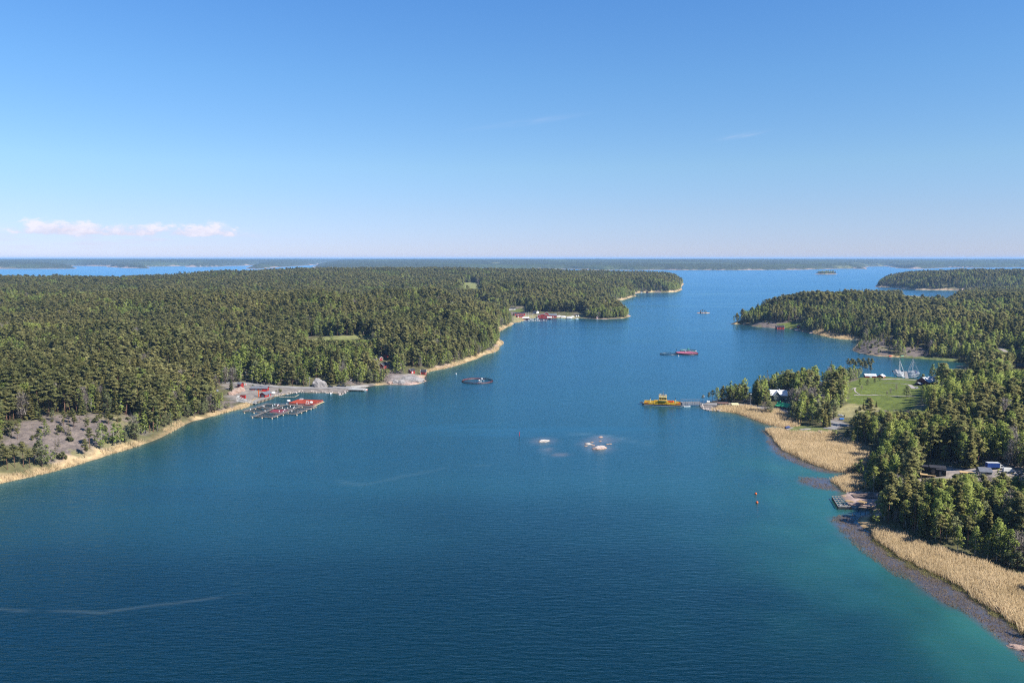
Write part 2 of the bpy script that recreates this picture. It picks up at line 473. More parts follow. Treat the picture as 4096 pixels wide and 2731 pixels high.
SHORE_R = [(4330, 2700), (4200, 2590), (4096, 2530), (4038, 2480), (3943, 2423), (3848, 2347), (3733, 2294), (3619, 2240), (3543, 2191), (3493, 2145),
           (3478, 2125), (3448, 2108), (3429, 2081), (3440, 2062), (3482, 2054), (3495, 2034), (3440, 2028), (3396, 2024), (3394, 2012), (3376, 1995), (3360, 1980), (3387, 1975),
           (3387, 1970), (3352, 1944), (3326, 1925), (3360, 1913), (3413, 1906), (3434, 1898), (3413, 1889), (3352, 1887), (3303, 1875), (3246, 1856),
           (3200, 1832), (3146, 1808), (3117, 1781), (3096, 1754), (3072, 1731), (3057, 1722), (3090, 1719), (3140, 1721), (3149, 1715), (3135, 1711),
           (3081, 1701), (3042, 1689), (3006, 1674), (2947, 1653), (2887, 1645), (2840, 1642), (2806, 1630), (2803, 1618), (2830, 1608), (2900, 1592),
           (3000, 1572), (3100, 1555), (3200, 1540), (3300, 1526), (3400, 1513), (3460, 1508), (3536, 1507), (3612, 1513), (3679, 1518), (3730, 1508), (3800, 1488),
           (3857, 1468), (3880, 1458), (3857, 1450), (3714, 1437), (3612, 1430), (3511, 1424), (3450, 1414), (3414, 1404), (3414, 1394), (3429, 1381),
           (3440, 1361), (3409, 1359), (3358, 1356), (3307, 1347), (3256, 1335), (3200, 1323), (3154, 1314), (3104, 1312), (3053, 1309), (3027, 1307),
           (2992, 1299), (2960, 1297), (2918, 1296), (2940, 1293), (2978, 1287), (3050, 1268), (3150, 1247), (3300, 1222), (3430, 1203), (3560, 1188), (3600, 1183),
           (3620, 1189), (3680, 1194), (3735, 1197), (3780, 1192), (3830, 1180), (3900, 1173), (4096, 1166), (4500, 1160)]
polyR = W0(SHORE_R) + [(2600, 2700), (2200, 1200), (900, 300), (420, 180)]
CTRL_R = [(4096, 2300, 1.2), (4000, 2180, 8), (3800, 2120, 6), (4090, 1980, 9), (3750, 1950, 7.5), (3600, 1990, 4), (3500, 1870, 2), (4050, 1750, 15), (3800, 1750, 11),
          (3600, 1770, 4), (3450, 1700, 3.5), (4090, 1600, 21), (3900, 1600, 19), (3770, 1580, 11), (4096, 1510, 20), (3920, 1520, 15), (3600, 1570, 5),
          (3500, 1620, 5), (3600, 1522, 1.8), (3680, 1530, 4), (3340, 1600, 8), (3240, 1560, 7), (3320, 1500, 9), (3420, 1490, 8.5), (3110, 1620, 3.2), (3000, 1620, 2.0),
          (3100, 1590, 5), (3220, 1690, 2), (2870, 1625, 1.5), (2810, 1622, 1.5), (2900, 1610, 2), (3520, 1380, 13), (3580, 1355, 17), (3700, 1380, 9), (3650, 1425, 2), (3860, 1430, 3),
          (3980, 1420, 5), (4090, 1425, 7), (4050, 1480, 9), (3900, 1475, 4), (3010, 1285, 9), (3100, 1270, 14), (3200, 1240, 20), (3350, 1190, 34), (3480, 1182, 32),
          (3590, 1190, 15), (3300, 1310, 9), (3450, 1310, 15), (3600, 1265, 19), (3700, 1228, 9), (3850, 1206, 13), (4000, 1195, 22), (4090, 1195, 24),
          (3800, 1305, 19), (4000, 1305, 21), (3900, 1380, 7), (4090, 1360, 15), (3200, 1790, .5), (3400, 1840, .6), (3300, 1770, .7), (3420, 1940, .6), (3600, 2205, .6),
          (3800, 2290, .7), (4000, 2400, .7), (4090, 2470, .7), (3430, 2000, 1.4), (3480, 2000, 1.6), (3060, 1670, .5), (3140, 1700, .5), (3160, 1310, 2), (3300, 1350, .6),
          (3250, 1725, 2.0), (3340, 1690, 3), (3680, 1191, .5)]
Rr = Land(polyR, CTRL_R, 22.0, 4.0, 11)

polyB = W0([(3575, 1150), (3590, 1153), (3663, 1159), (3765, 1161), (3897, 1163), (4096, 1163), (4500, 1161)]) + [(3500, 3900), (2100, 4000), (1700, 3700), (1480, 3250)]
B = Land(polyB, [(3600, 1139, 16), (3663, 1126, 28), (3765, 1110, 42), (3867, 1099, 48), (3969, 1094, 50), (4096, 1096, 50), (4300, 1096, 50)], 70.0, 6.0, 21)

def blob(px, py, rx, ry, n=14, seed=0, rot=0.0):
    c = at(px, py); rnd = random.Random(seed); out = []
    for k in range(n):
        a = 2 * math.pi * k / n; q = rnd.uniform(0.72, 1.2)
        x, y = rx * math.cos(a) * q, ry * math.sin(a) * q
        out.append((c[0] + x * math.cos(rot) - y * math.sin(rot), c[1] + x * math.sin(rot) + y * math.cos(rot)))
    return out
ISLET = Land(blob(2818, 1252, 15, 12, seed=4) , [(2810, 1250, 3.2), (2840, 1250, 1.2)], 6.0, 1.0, 31, 12, 0)
ISLET2 = Land(blob(3303, 1097, 88, 60, seed=5), [(3303, 1094, 8)], 25.0, 2.0, 33, 40, 0)
ISLET3 = Land(blob(2157, 1088, 95, 70, seed=6), [(2157, 1086, 8)], 25.0, 2.0, 34, 40, 0)
LANDS = [L, Rr, B, ISLET, ISLET2, ISLET3]

def ground_z(x, y):
    x = np.atleast_1d(np.asarray(x, float)); y = np.atleast_1d(np.asarray(y, float))
    z = np.full(x.shape, -3.0)
    for ld in LANDS:
        b = ld.bb
        m = (x > b[0] - 30) & (x < b[1] + 30) & (y > b[2] - 30) & (y < b[3] + 30)
        if m.any(): z[m] = np.maximum(z[m], ld.h(x[m], y[m]))
    return z

def ground_at(px, py):
    """Where the line of sight through px, py meets the ground (or the water)."""
    d = ray(px, py)
    t_w = EYE / max(1e-4, -d[2])
    t = np.linspace(t_w * 0.35, t_w, 900)
    X, Y, Z = d[0] * t, d[1] * t, EYE + d[2] * t
    hit = np.nonzero(Z - np.maximum(ground_z(X, Y), 0) <= 0)[0]
    i = hit[0] if len(hit) else len(t) - 1
    return np.array([X[i], Y[i], max(0.0, float(ground_z(X[i], Y[i])[0]))])

# surface zones, outlined on the land itself: (outline, kind of ground, share of trees that may stand on it)
Z_L = [
    ([(-120, 1775), (0, 1780), (150, 1790), (140, 1850), (165, 1864), (60, 1892), (-120, 1915)], 'forest', 0.0),
    ([(0, 1712), (60, 1690), (160, 1672), (260, 1660), (420, 1656), (520, 1668), (565, 1690), (575, 1725), (520, 1745), (470, 1772), (420, 1792), (330, 1815),
      (250, 1840), (160, 1862), (140, 1850), (150, 1790), (0, 1780)], 'rock', 0.15),
    ([(885, 1535), (985, 1530), (1080, 1543), (1200, 1546), (1400, 1543), (1475, 1534), (1500, 1535), (1470, 1556), (1370, 1574), (1300, 1570), (1170, 1570), (1110, 1580),
      (1085, 1586), (1020, 1608), (930, 1608), (905, 1592), (915, 1572), (930, 1558), (885, 1558)], 'yard', 0.0),
    ([(1575, 1500), (1640, 1492), (1690, 1500), (1705, 1524), (1650, 1541), (1590, 1541), (1560, 1538)], 'granite', 0.02),
    ([(1230, 1362), (1290, 1347), (1420, 1340), (1480, 1341), (1480, 1352), (1350, 1362)], 'field', 0.0),
    ([(1856, 1130), (1902, 1128), (1920, 1156), (1842, 1156)], 'field', 0.0),
    ([(2040, 1248), (2060, 1236), (2090, 1236), (2102, 1248)], 'meadow', 0.0),
    ([(1890, 1206), (1930, 1212), (1975, 1232), (1975, 1246), (1930, 1240), (1890, 1224)], 'rock', 0.3),
    ([(2055, 1264), (2100, 1258), (2200, 1262), (2330, 1262), (2330, 1277), (2100, 1290), (2050, 1290)], 'heath', 0.0),
    ([(480, 1140), (545, 1136), (545, 1150), (480, 1152)], 'rock', 0.3),
    ([(0, 1205), (110, 1195), (110, 1212), (0, 1222)], 'rock', 0.3),
]
BED_MAIN = [(3057, 1722), (3100, 1723), (3150, 1737), (3200, 1744), (3320, 1747), (3380, 1765), (3440, 1800), (3490, 1818), (3475, 1850), (3462, 1885), (3413, 1889),
            (3352, 1887), (3303, 1875), (3246, 1856), (3200, 1832), (3146, 1808), (3117, 1781), (3096, 1754), (3072, 1731)]
BED_SMALL = [(3326, 1925), (3370, 1912), (3460, 1910), (3462, 1962), (3400, 1970), (3387, 1970), (3352, 1944)]
BED_FERRY = [(2840, 1641), (2890, 1634), (2960, 1633), (3010, 1640), (3040, 1652), (3110, 1656), (3150, 1672), (3195, 1695), (3190, 1712), (3135, 1711), (3081, 1701),
             (3042, 1689), (3006, 1674), (2947, 1653), (2887, 1645)]
BED_FRONT = [(3486, 2126), (3543, 2136), (3638, 2178), (3733, 2216), (3886, 2265), (4096, 2334), (4300, 2430), (4300, 2660), (4200, 2588), (4096, 2530), (4038, 2480),
             (3943, 2423), (3848, 2347), (3733, 2294), (3619, 2240), (3543, 2191), (3493, 2145)]
BED_BAY = [(3618, 1184), (3660, 1186), (3740, 1192), (3770, 1196), (3690, 1196), (3620, 1190)]
BED_COVE = [(3245, 1330), (3320, 1335), (3400, 1345), (3445, 1352), (3440, 1361), (3400, 1360), (3310, 1349)]
Z_R = [
    ([(3380, 1745), (3430, 1765), (3535, 1805), (3555, 1850), (3520, 1895), (3462, 1890), (3475, 1850), (3490, 1818), (3440, 1800)], 'forest', 0.0),
    ([(3470, 1905), (3510, 1915), (3515, 1960), (3465, 1965)], 'forest', 0.0),
    ([(3480, 2105), (3520, 2095), (3580, 2110), (3680, 2145), (3780, 2180), (3920, 2225), (4110, 2285), (4300, 2370), (4300, 2450), (4096, 2345), (3886, 2275), (3733, 2226), (3638, 2188), (3543, 2146)], 'forest', 0.0),
    ([(3590, 1180), (3800, 1186), (3860, 1182), (3850, 1200), (3780, 1222), (3610, 1218)], 'heath', 0.0),
    (BED_MAIN, 'reed', 0.0), (BED_SMALL, 'reed', 0.0), (BED_FERRY, 'reed', 0.0), (BED_FRONT, 'reed', 0.0), (BED_BAY, 'reed', 0.0), (BED_COVE, 'reed', 0.0),
    ([(3415, 1402), (3435, 1375), (3480, 1352), (3530, 1344), (3580, 1352), (3600, 1368), (3590, 1402), (3560, 1423), (3440, 1416)], 'rock', 0.34),
    ([(3600, 1392), (3700, 1385), (3725, 1415), (3700, 1430), (3630, 1430)], 'rock', 0.25),
    ([(3005, 1300), (3050, 1283), (3115, 1290), (3110, 1312), (3040, 1310)], 'rock', 0.15),
    ([(2915, 1298), (2960, 1292), (3005, 1297), (3005, 1304)], 'rock', 0.0),
    ([(3100, 1296), (3150, 1288), (3205, 1290), (3215, 1312), (3140, 1316)], 'meadow', 0.0),
    ([(3590, 1424), (3720, 1426), (3870, 1438), (3870, 1455), (3610, 1434)], 'grass', 0.05),
    ([(3990, 1388), (4040, 1396), (4110, 1400), (4110, 1428), (4030, 1428), (3995, 1408)], 'meadow', 0.0),
    ([(3395, 1530), (3440, 1515), (3528, 1520), (3668, 1522), (3690, 1545), (3690, 1575), (3672, 1600), (3657, 1630), (3590, 1650), (3520, 1640), (3413, 1628), (3385, 1600), (3400, 1570)], 'meadow', 0.0),
    ([(3440, 1505), (3535, 1505), (3690, 1514), (3700, 1524), (3524, 1524), (3440, 1518)], 'meadow', 0.0),
    ([(3310, 1650), (3400, 1612), (3520, 1626), (3500, 1665), (3400, 1672), (3330, 1668)], 'heath', 0.12),
    ([(3262, 1505), (3300, 1500), (3316, 1560), (3300, 1640), (3275, 1640), (3268, 1560)], 'granite', 0.1),
    ([(2800, 1612), (2880, 1606), (2970, 1612), (3090, 1630), (3170, 1645), (3200, 1662), (3150, 1660), (3060, 1645), (2960, 1634), (2880, 1640), (2803, 1634)], 'yard', 0.0),
    ([(3140, 1712), (3200, 1700), (3250, 1705), (3320, 1712), (3320, 1747), (3200, 1744), (3150, 1737)], 'grass', 0.0),
    ([(3310, 1690), (3345, 1670), (3400, 1700), (3330, 1722), (3310, 1715)], 'yard', 0.0),
    ([(3690, 1890), (3715, 1866), (3790, 1864), (3830, 1872), (3925, 1872), (3965, 1864), (4110, 1872), (4110, 1912), (3970, 1912), (3850, 1960), (3800, 1995), (3700, 1995), (3670, 1950)], 'rubble', 0.75),
    ([(3990, 1920), (4110, 1910), (4110, 1965), (4000, 1965)], 'rubble', 0.6),
    ([(3355, 1972), (3420, 1966), (3530, 1966), (3560, 2000), (3530, 2034), (3360, 2030)], 'fill', 0.0),
]
GROUND = {'forest': (0.088, 0.085, 0.042), 'rock': (0.150, 0.124, 0.110), 'granite': (0.24, 0.215, 0.205), 'yard': (0.175, 0.158, 0.145), 'meadow': (0.092, 0.118, 0.026),
          'grass': (0.12, 0.14, 0.05), 'field': (0.17, 0.18, 0.07), 'reed': (0.46, 0.34, 0.17), 'heath': (0.22, 0.20, 0.10), 'rubble': (0.30, 0.26, 0.235),
          'fill': (0.33, 0.25, 0.22)}

def ground_material():
    m = bpy.data.materials.new("ground_cover"); m.use_nodes = True
    t = NT(m.node_tree); b = t.n['Principled BSDF']
    a = t.node('ShaderNodeAttribute', attribute_name='cover')
    rk = t.node('ShaderNodeAttribute', attribute_name='rocky')
    tc_ = t.node('ShaderNodeTexCoord'); v = tc_.outputs['Object']
    n = t.noise(v, 0.22, 6.0, 0.65); nb = t.noise(v, 0.035, 4.0, 0.6)
    crack = t.noise(t.mapping(v, (0.5, 0.12, 1), (0, 0, 0.5)), 1.2, 5.0, 0.65, 0.6)
    c = t.mix(t.smooth(n, 0.25, 0.75), (0.62, 0.62, 0.66), (1.3, 1.27, 1.22))
    col = t.mix(1.0, a.outputs[0], c, 'MULTIPLY')
    # moss in patches, dark joints and pale crusts on the bare rock
    moss = t.math('MULTIPLY', t.smooth(nb, 0.54, 0.62), rk.outputs['Fac'])
    col = t.mix(t.math('MULTIPLY', moss, 0.75), col, (0.17, 0.16, 0.06))
    jt = t.math('MULTIPLY', t.math('SUBTRACT', 1.0, t.smooth(t.math('ABSOLUTE', t.math('SUBTRACT', crack, 0.5)), 0.0, 0.035)), rk.outputs['Fac'])
    col = t.mix(t.math('MULTIPLY', jt, 0.7), col, (0.05, 0.045, 0.045))
    t.put(b.inputs['Base Color'], col)
    b.inputs['Roughness'].default_value = 0.95
    b.inputs['Specular IOR Level'].default_value = 0.1
    bp = t.node('ShaderNodeBump'); bp.inputs['Distance'].default_value = 0.7; bp.inputs['Strength'].default_value = 0.6
    t.l.new(n, bp.inputs['Height']); t.l.new(bp.outputs[0], b.inputs['Normal'])
    return m
GROUND_MAT = ground_material()

def grid_mesh(name, xs, ys, zfun, keep, matl, attrs):
    X, Y = np.meshgrid(xs, ys)
    nx, ny = len(xs), len(ys)
    x = X.ravel(); y = Y.ravel()
    z, ok = zfun(x, y)
    okg = ok.reshape(ny, nx)
    cell = okg[:-1, :-1] | okg[1:, :-1] | okg[:-1, 1:] | okg[1:, 1:]
    i, j = np.nonzero(cell)
    a = i * nx + j
    quads = np.stack([a, a + 1, a + nx + 1, a + nx], 1)
    used, inv = np.unique(quads.ravel(), return_inverse=True)
    quads = inv.reshape(-1, 4)
    co = np.stack([x[used], y[used], z[used]], 1).astype(np.float32)
    me = bpy.data.meshes.new(name)
    me.vertices.add(len(co)); me.vertices.foreach_set('co', co.ravel())
    me.loops.add(quads.size); me.loops.foreach_set('vertex_index', quads.ravel().astype(np.int32))
    me.polygons.add(len(quads)); me.polygons.foreach_set('loop_start', np.arange(0, quads.size, 4, dtype=np.int32))
    me.polygons.foreach_set('use_smooth', np.ones(len(quads), bool))
    me.materials.append(matl)
    me.update(calc_edges=True)
    for nm, typ, fun in attrs:
        val = fun(co[:, 0].astype(float), co[:, 1].astype(float), co[:, 2].astype(float))
        at_ = me.attributes.new(nm, typ, 'POINT')
        if typ == 'FLOAT_COLOR':
            at_.data.foreach_set('color', np.concatenate([val, np.ones((len(val), 1))], 1).astype(np.float32).ravel())
        else:
            at_.data.foreach_set('value', val.astype(np.float32))
    o = bpy.data.objects.new(name, me); C.objects.link(o)
    return o

def zones_at(zones, x, y, z):
    px, py, _ = project(x, y, z)
    out = np.full(x.shape, -1)
    for k, (poly, kind, dens) in enumerate(zones):
        out[inpoly(px, py, poly)] = k
    return out

def build_land(ld, name, zones, xs, ys, strip, strip_col, view_margin=0.42):
    def zf(x, y):
        sd = ld.sd(x, y); z = ld.h(x, y, sd)
        px, py, dep = project(x, y, z)
        vis = (px > -PW * view_margin) & (px < PW * (1 + view_margin)) & (dep > 100)
        return z, (sd > -12) & vis
    cache = {}
    def cover(x, y, z):
        sd = ld.sd(x, y)
        zi = zones_at(zones, x, y, z)
        col = np.tile(np.array(GROUND['forest']), (len(x), 1))
        rock = np.zeros(len(x))
        n = fbm(x / 14, y / 14, 77, 3); nn = fbm(x / 45, y / 45, 78, 3)
        bare = smoothstep(n + (nn - 0.5) * 0.8, 0.60, 0.68)
        col = col * (1 - bare[:, None]) + np.array(GROUND['rock']) * bare[:, None]
        rock = np.maximum(rock, bare)
        for k, (poly, kind, dens) in enumerate(zones):
            m_ = zi == k
            col[m_] = GROUND[kind]
            rock[m_] = 1.0 if kind in ('rock', 'granite') else (0.15 if kind == 'rubble' else 0.0)
        # the strip at the water's edge: dry reed, sand and washed pink stone
        wd = strip * (0.15 + 1.5 * vnoise(x / 26, y / 26, 5))
        e = (1 - smoothstep(sd, wd * 0.7, wd)) * (zi < 0)
        st = vnoise(x / 60, y / 60, 9)
        sc_ = np.where((st > 0.68)[:, None], np.array((0.40, 0.29, 0.235)), np.array(strip_col))
        col = col * (1 - e[:, None]) + sc_ * e[:, None]
        wet = 1 - smoothstep(z, 0.0, 0.35)
        g = np.array([k >= 0 and zones[k][1] == 'granite' for k in range(-1, len(zones))])[zi + 1] if len(zones) else np.zeros(len(x), bool)
        pink = (1 - smoothstep(z, 0.7, 1.4)) * g
        col = col * (1 - pink[:, None]) + np.array((0.46, 0.32, 0.26)) * pink[:, None]
        col = col * (1 - 0.45 * wet[:, None])
        cache['rock'] = rock * (1 - e)
        return col
    o = grid_mesh(name, xs, ys, zf, None, GROUND_MAT, [('cover', 'FLOAT_COLOR', cover), ('rocky', 'FLOAT', lambda x, y, z: cache['rock'])])
    return tag(o, kind='structure')

def spaced(a, b, s0, s1):
    out = [a]
    while out[-1] < b: out.append(out[-1] + s0 + (s1 - s0) * (out[-1] - a) / (b - a))
    return np.array(out)

build_land(L, 'island_ground', Z_L, np.arange(-2300, 900, 5.5), spaced(370, 3900, 3.5, 14), 4.5, (0.40, 0.30, 0.17))
build_land(Rr, 'mainland_ground', Z_R, spaced(60, 2000, 3.0, 9), spaced(190, 2900, 3.0, 11), 5.0, (0.40, 0.29, 0.16))
build_land(B, 'headland_ground', [], np.arange(1350, 2700, 12.0), np.arange(2700, 4000, 12.0), 9.0, (0.45, 0.33, 0.22))
for k, (ld, st) in enumerate(((ISLET, 1.0), (ISLET2, 5.0), (ISLET3, 5.0))):
    b = ld.bb; s_ = (b[1] - b[0]) / 36
    build_land(ld, 'islet_ground', [([(0, 0), (PW, 0), (PW, PH), (0, PH)], 'granite', 0.5)], np.arange(b[0] - 12, b[1] + 12, s_), np.arange(b[2] - 12, b[3] + 12, s_), st, (0.4, 0.3, 0.22))

# ------------------------------------------------------------------ far shores
FAR = W0([(-700, 1074), (0, 1075), (200, 1075), (300, 1075), (308, 1071), (270, 1067), (300, 1063.5), (345, 1064), (430, 1065.5), (425, 1068), (500, 1072), (595, 1074),
          (604, 1072), (560, 1067), (700, 1065), (745, 1064), (740, 1067.5), (890, 1066.5), (905, 1064), (1000, 1062), (1028, 1060.5), (1000, 1066), (980, 1074), (1030, 1076),
          (1100, 1070), (1230, 1062), (1285, 1058.5), (1300, 1056), (1310, 1057), (1250, 1066), (1260, 1072), (1330, 1077), (1465, 1078), (1700, 1078),
          (1900, 1077.5), (2024, 1077), (2100, 1077), (2280, 1076), (2390, 1080), (2430, 1081), (2460, 1079), (2520, 1080), (2570, 1080), (2650, 1079), (2720, 1080.5),
          (2800, 1080), (2935, 1080.5), (3090, 1079.5), (3200, 1079), (3280, 1077), (3350, 1075), (3420, 1074.5), (3468, 1077), (3462, 1070), (3480, 1066), (3545, 1065), (3590, 1073),
          (3650, 1075.5), (3700, 1075), (3740, 1073), (3800, 1070), (3900, 1071), (4096, 1069), (4800, 1068)]) + [(60000, 62000), (-60000, 62000)]

def far_canopy_material():
    m = bpy.data.materials.new("far_wood"); m.use_nodes = True
    t = NT(m.node_tree); b = t.n['Principled BSDF']
    a = t.node('ShaderNodeAttribute', attribute_name='cover')
    tc_ = t.node('ShaderNodeTexCoord')
    n = t.noise(tc_.outputs['Object'], 0.02, 8.0, 0.7)
    col = t.mix(1.0, a.outputs[0], t.mix(t.smooth(n, 0.3, 0.7), (0.5, 0.55, 0.55), (1.5, 1.45, 1.4)), 'MULTIPLY')
    t.put(b.inputs['Base Color'], col)
    b.inputs['Roughness'].default_value = 1.0
    b.inputs['Specular IOR Level'].default_value = 0.0
    bp = t.node('ShaderNodeBump'); bp.inputs['Distance'].default_value = 14.0; bp.inputs['Strength'].default_value = 0.9
    t.l.new(n, bp.inputs['Height']); t.l.new(bp.outputs[0], b.inputs['Normal'])
    return m

def build_far():
    us = np.linspace(-0.86, 0.86, 900)
    ys = [6500.0]
    while ys[-1] < 62000: ys.append(ys[-1] * (1.0045 if ys[-1] < 18000 else 1.025))
    ys = np.array(ys); nx, ny = len(us), len(ys)
    Yg = np.repeat(ys, nx); Xg = np.tile(us, ny) * Yg
    sd = sdist(Xg, Yg, FAR)
    ridge = fbm(Xg / 2600, Yg / 1700, 41, 4); fine = fbm(Xg / 260, Yg / 200, 43, 4)
    lift = smoothstep(Yg, 7000, 16000)
    hill = 20 + 62 * np.clip(ridge - 0.28, 0, 1) * (0.8 + 0.9 * lift) + 36 * lift + 8 * smoothstep(Yg, 26000, 52000)
    z = hill * (1 - np.exp(-np.maximum(sd - 12, 0) / 170.0)) + 15 * smoothstep(sd, 18 + 40 * vnoise(Xg / 400, Yg / 400, 3), 75) + (fine - 0.5) * 15 * smoothstep(sd, 30, 200)
    z = np.minimum(z, 104.0)
    z = np.where(sd > 0, np.maximum(z, 0.5), np.maximum(sd * 0.1, -2.5))
    ok = (sd > -60).reshape(ny, nx)
    cell = ok[:-1, :-1] | ok[1:, :-1] | ok[:-1, 1:] | ok[1:, 1:]
    i, j = np.nonzero(cell); a = i * nx + j
    q = np.stack([a, a + 1, a + nx + 1, a + nx], 1)
    used, inv = np.unique(q.ravel(), return_inverse=True); q = inv.reshape(-1, 4)
    co = np.stack([Xg, Yg, z], 1)[used]; s = sd[used]
    me = bpy.data.meshes.new('far_forest')
    me.vertices.add(len(co)); me.vertices.foreach_set('co', co.astype(np.float32).ravel())
    me.loops.add(q.size); me.loops.foreach_set('vertex_index', q.ravel().astype(np.int32))
    me.polygons.add(len(q)); me.polygons.foreach_set('loop_start', np.arange(0, q.size, 4, dtype=np.int32))
    me.polygons.foreach_set('use_smooth', np.ones(len(q), bool))
    me.update(calc_edges=True)
    col = np.tile(np.array((0.045, 0.052, 0.024)), (len(co), 1))
    n = fbm(co[:, 0] / 700, co[:, 1] / 900, 51, 3)
    col += (smoothstep(n, 0.5, 0.75) * 0.02)[:, None] * np.array((0.6, 1.0, 0.3))
    fld = smoothstep(fbm(co[:, 0] / 420, co[:, 1] / 700, 57, 3), 0.76, 0.80)[:, None] * 0.7
    col = col * (1 - fld) + np.array((0.12, 0.125, 0.06)) * fld
    shore = 1 - smoothstep(s, 8 + 26 * smoothstep(vnoise(co[:, 0] / 300, co[:, 1] / 300, 3), 0.5, 0.95), 22 + 50 * smoothstep(vnoise(co[:, 0] / 300, co[:, 1] / 300, 3), 0.5, 0.95))
    col = col * (1 - shore[:, None]) + np.array((0.34, 0.25, 0.21)) * shore[:, None]
    at_ = me.attributes.new('cover', 'FLOAT_COLOR', 'POINT')
    at_.data.foreach_set('color', np.concatenate([col, np.ones((len(col), 1))], 1).astype(np.float32).ravel())
    me.materials.append(far_canopy_material())
    o = bpy.data.objects.new('far_forest', me); C.objects.link(o)
    tag(o, 'distant wooded islands and coast fading to blue along the horizon', 'forest', kind='stuff')
build_far()

# ------------------------------------------------------------------ water
SKERRIES = [(2173, 1764, 4.6, 2.9), (2354, 1775, 3.4, 2.2), (2398, 1792, 5.0, 3.2), (2402, 1748, 2.4, 1.4)]
WEED_OUT = [(3322, 2066), (3371, 2138), (3448, 2207), (3467, 2221), (3562, 2282), (3657, 2343), (3733, 2393), (3848, 2450), (3924, 2500), (4000, 2560), (4096, 2644),
            (4300, 2800), (4300, 2660), (4200, 2590), (4096, 2530), (4038, 2480), (3943, 2423), (3848, 2347), (3733, 2294), (3619, 2240), (3543, 2191), (3493, 2145),
            (3470, 2125), (3440, 2085), (3420, 2062), (3380, 2060)]
WEED_MID = [(3057, 1722), (3072, 1765), (3096, 1800), (3140, 1838), (3200, 1862), (3260, 1885), (3330, 1893), (3413, 1892), (3413, 1889), (3352, 1887), (3303, 1875), (3246, 1856),
            (3200, 1832), (3146, 1808), (3117, 1781), (3096, 1754), (3072, 1731)]
WEED_LOW = [(3185, 1905), (3260, 1908), (3330, 1915), (3326, 1925), (3352, 1944), (3387, 1970), (3370, 1972), (3330, 1962), (3250, 1950), (3200, 1930)]

WATER_TINT = (0.46, 0.80, 1.0)
def water_material():
    m = bpy.data.materials.new("sea_water"); m.use_nodes = True
    t = NT(m.node_tree); b = t.n['Principled BSDF']
    tc_ = t.node('ShaderNodeTexCoord'); v = tc_.outputs['Object']
    a = t.node('ShaderNodeAttribute', attribute_name='body')
    calm = t.node('ShaderNodeAttribute', attribute_name='calm')
    wide = t.noise(t.mapping(v, (0.004, 0.012, 1)), 1.0, 4.0, 0.6, 0.4)
    # slicks: long pale lanes where the wind leaves the surface smooth
    lane = t.noise(t.mapping(v, (0.0016, 0.011, 1), (0, 0, -0.12)), 1.0, 5.0, 0.6, 0.8)
    slick = t.math('MAXIMUM', t.math('MULTIPLY', t.smooth(lane, 0.50, 0.68), 1.1), calm.outputs['Fac'])
    # ripples, crests lying across the view
    r1 = t.noise(t.mapping(v, (0.16, 0.62, 1), (0, 0, 0.10)), 1.0, 4.0, 0.62, 0.3)
    r2 = t.noise(t.mapping(v, (0.035, 0.10, 1), (0, 0, -0.2)), 1.0, 2.0, 0.5)
    r3 = t.noise(t.mapping(v, (0.7, 1.5, 1)), 1.0, 3.0, 0.6)
    h = t.math('ADD', t.math('ADD', t.math('MULTIPLY', r1, 1.0), t.math('MULTIPLY', r2, 0.3)), t.math('MULTIPLY', r3, 0.10))
    bp = t.node('ShaderNodeBump')
    t.put(bp.inputs['Strength'], t.remap(slick, 0, 1.3, 1.0, 0.22)); bp.inputs['Distance'].default_value = 0.44
    t.l.new(h, bp.inputs['Height'])
    col = t.mix(1.0, a.outputs[0], t.mix(t.smooth(wide, 0.3, 0.7), (0.9, 0.92, 0.95), (1.1, 1.08, 1.06)), 'MULTIPLY')
    t.n.remove(b)
    fr = t.node('ShaderNodeFresnel'); fr.inputs['IOR'].default_value = 1.48; t.l.new(bp.outputs[0], fr.inputs['Normal'])
    df = t.node('ShaderNodeBsdfDiffuse'); t.l.new(col, df.inputs['Color'])
    gl = t.node('ShaderNodeBsdfGlossy'); gl.inputs['Color'].default_value = WATER_TINT + (1,)
    t.put(gl.inputs['Roughness'], t.remap(slick, 0, 1, 0.20, 0.10)); t.l.new(bp.outputs[0], gl.inputs['Normal'])
    mx = t.node('ShaderNodeMixShader')
    t.l.new(fr.outputs[0], mx.inputs[0]); t.l.new(df.outputs[0], mx.inputs[1]); t.l.new(gl.outputs[0], mx.inputs[2])
    t.l.new(mx.outputs[0], t.n['Material Output'].inputs['Surface'])
    return m

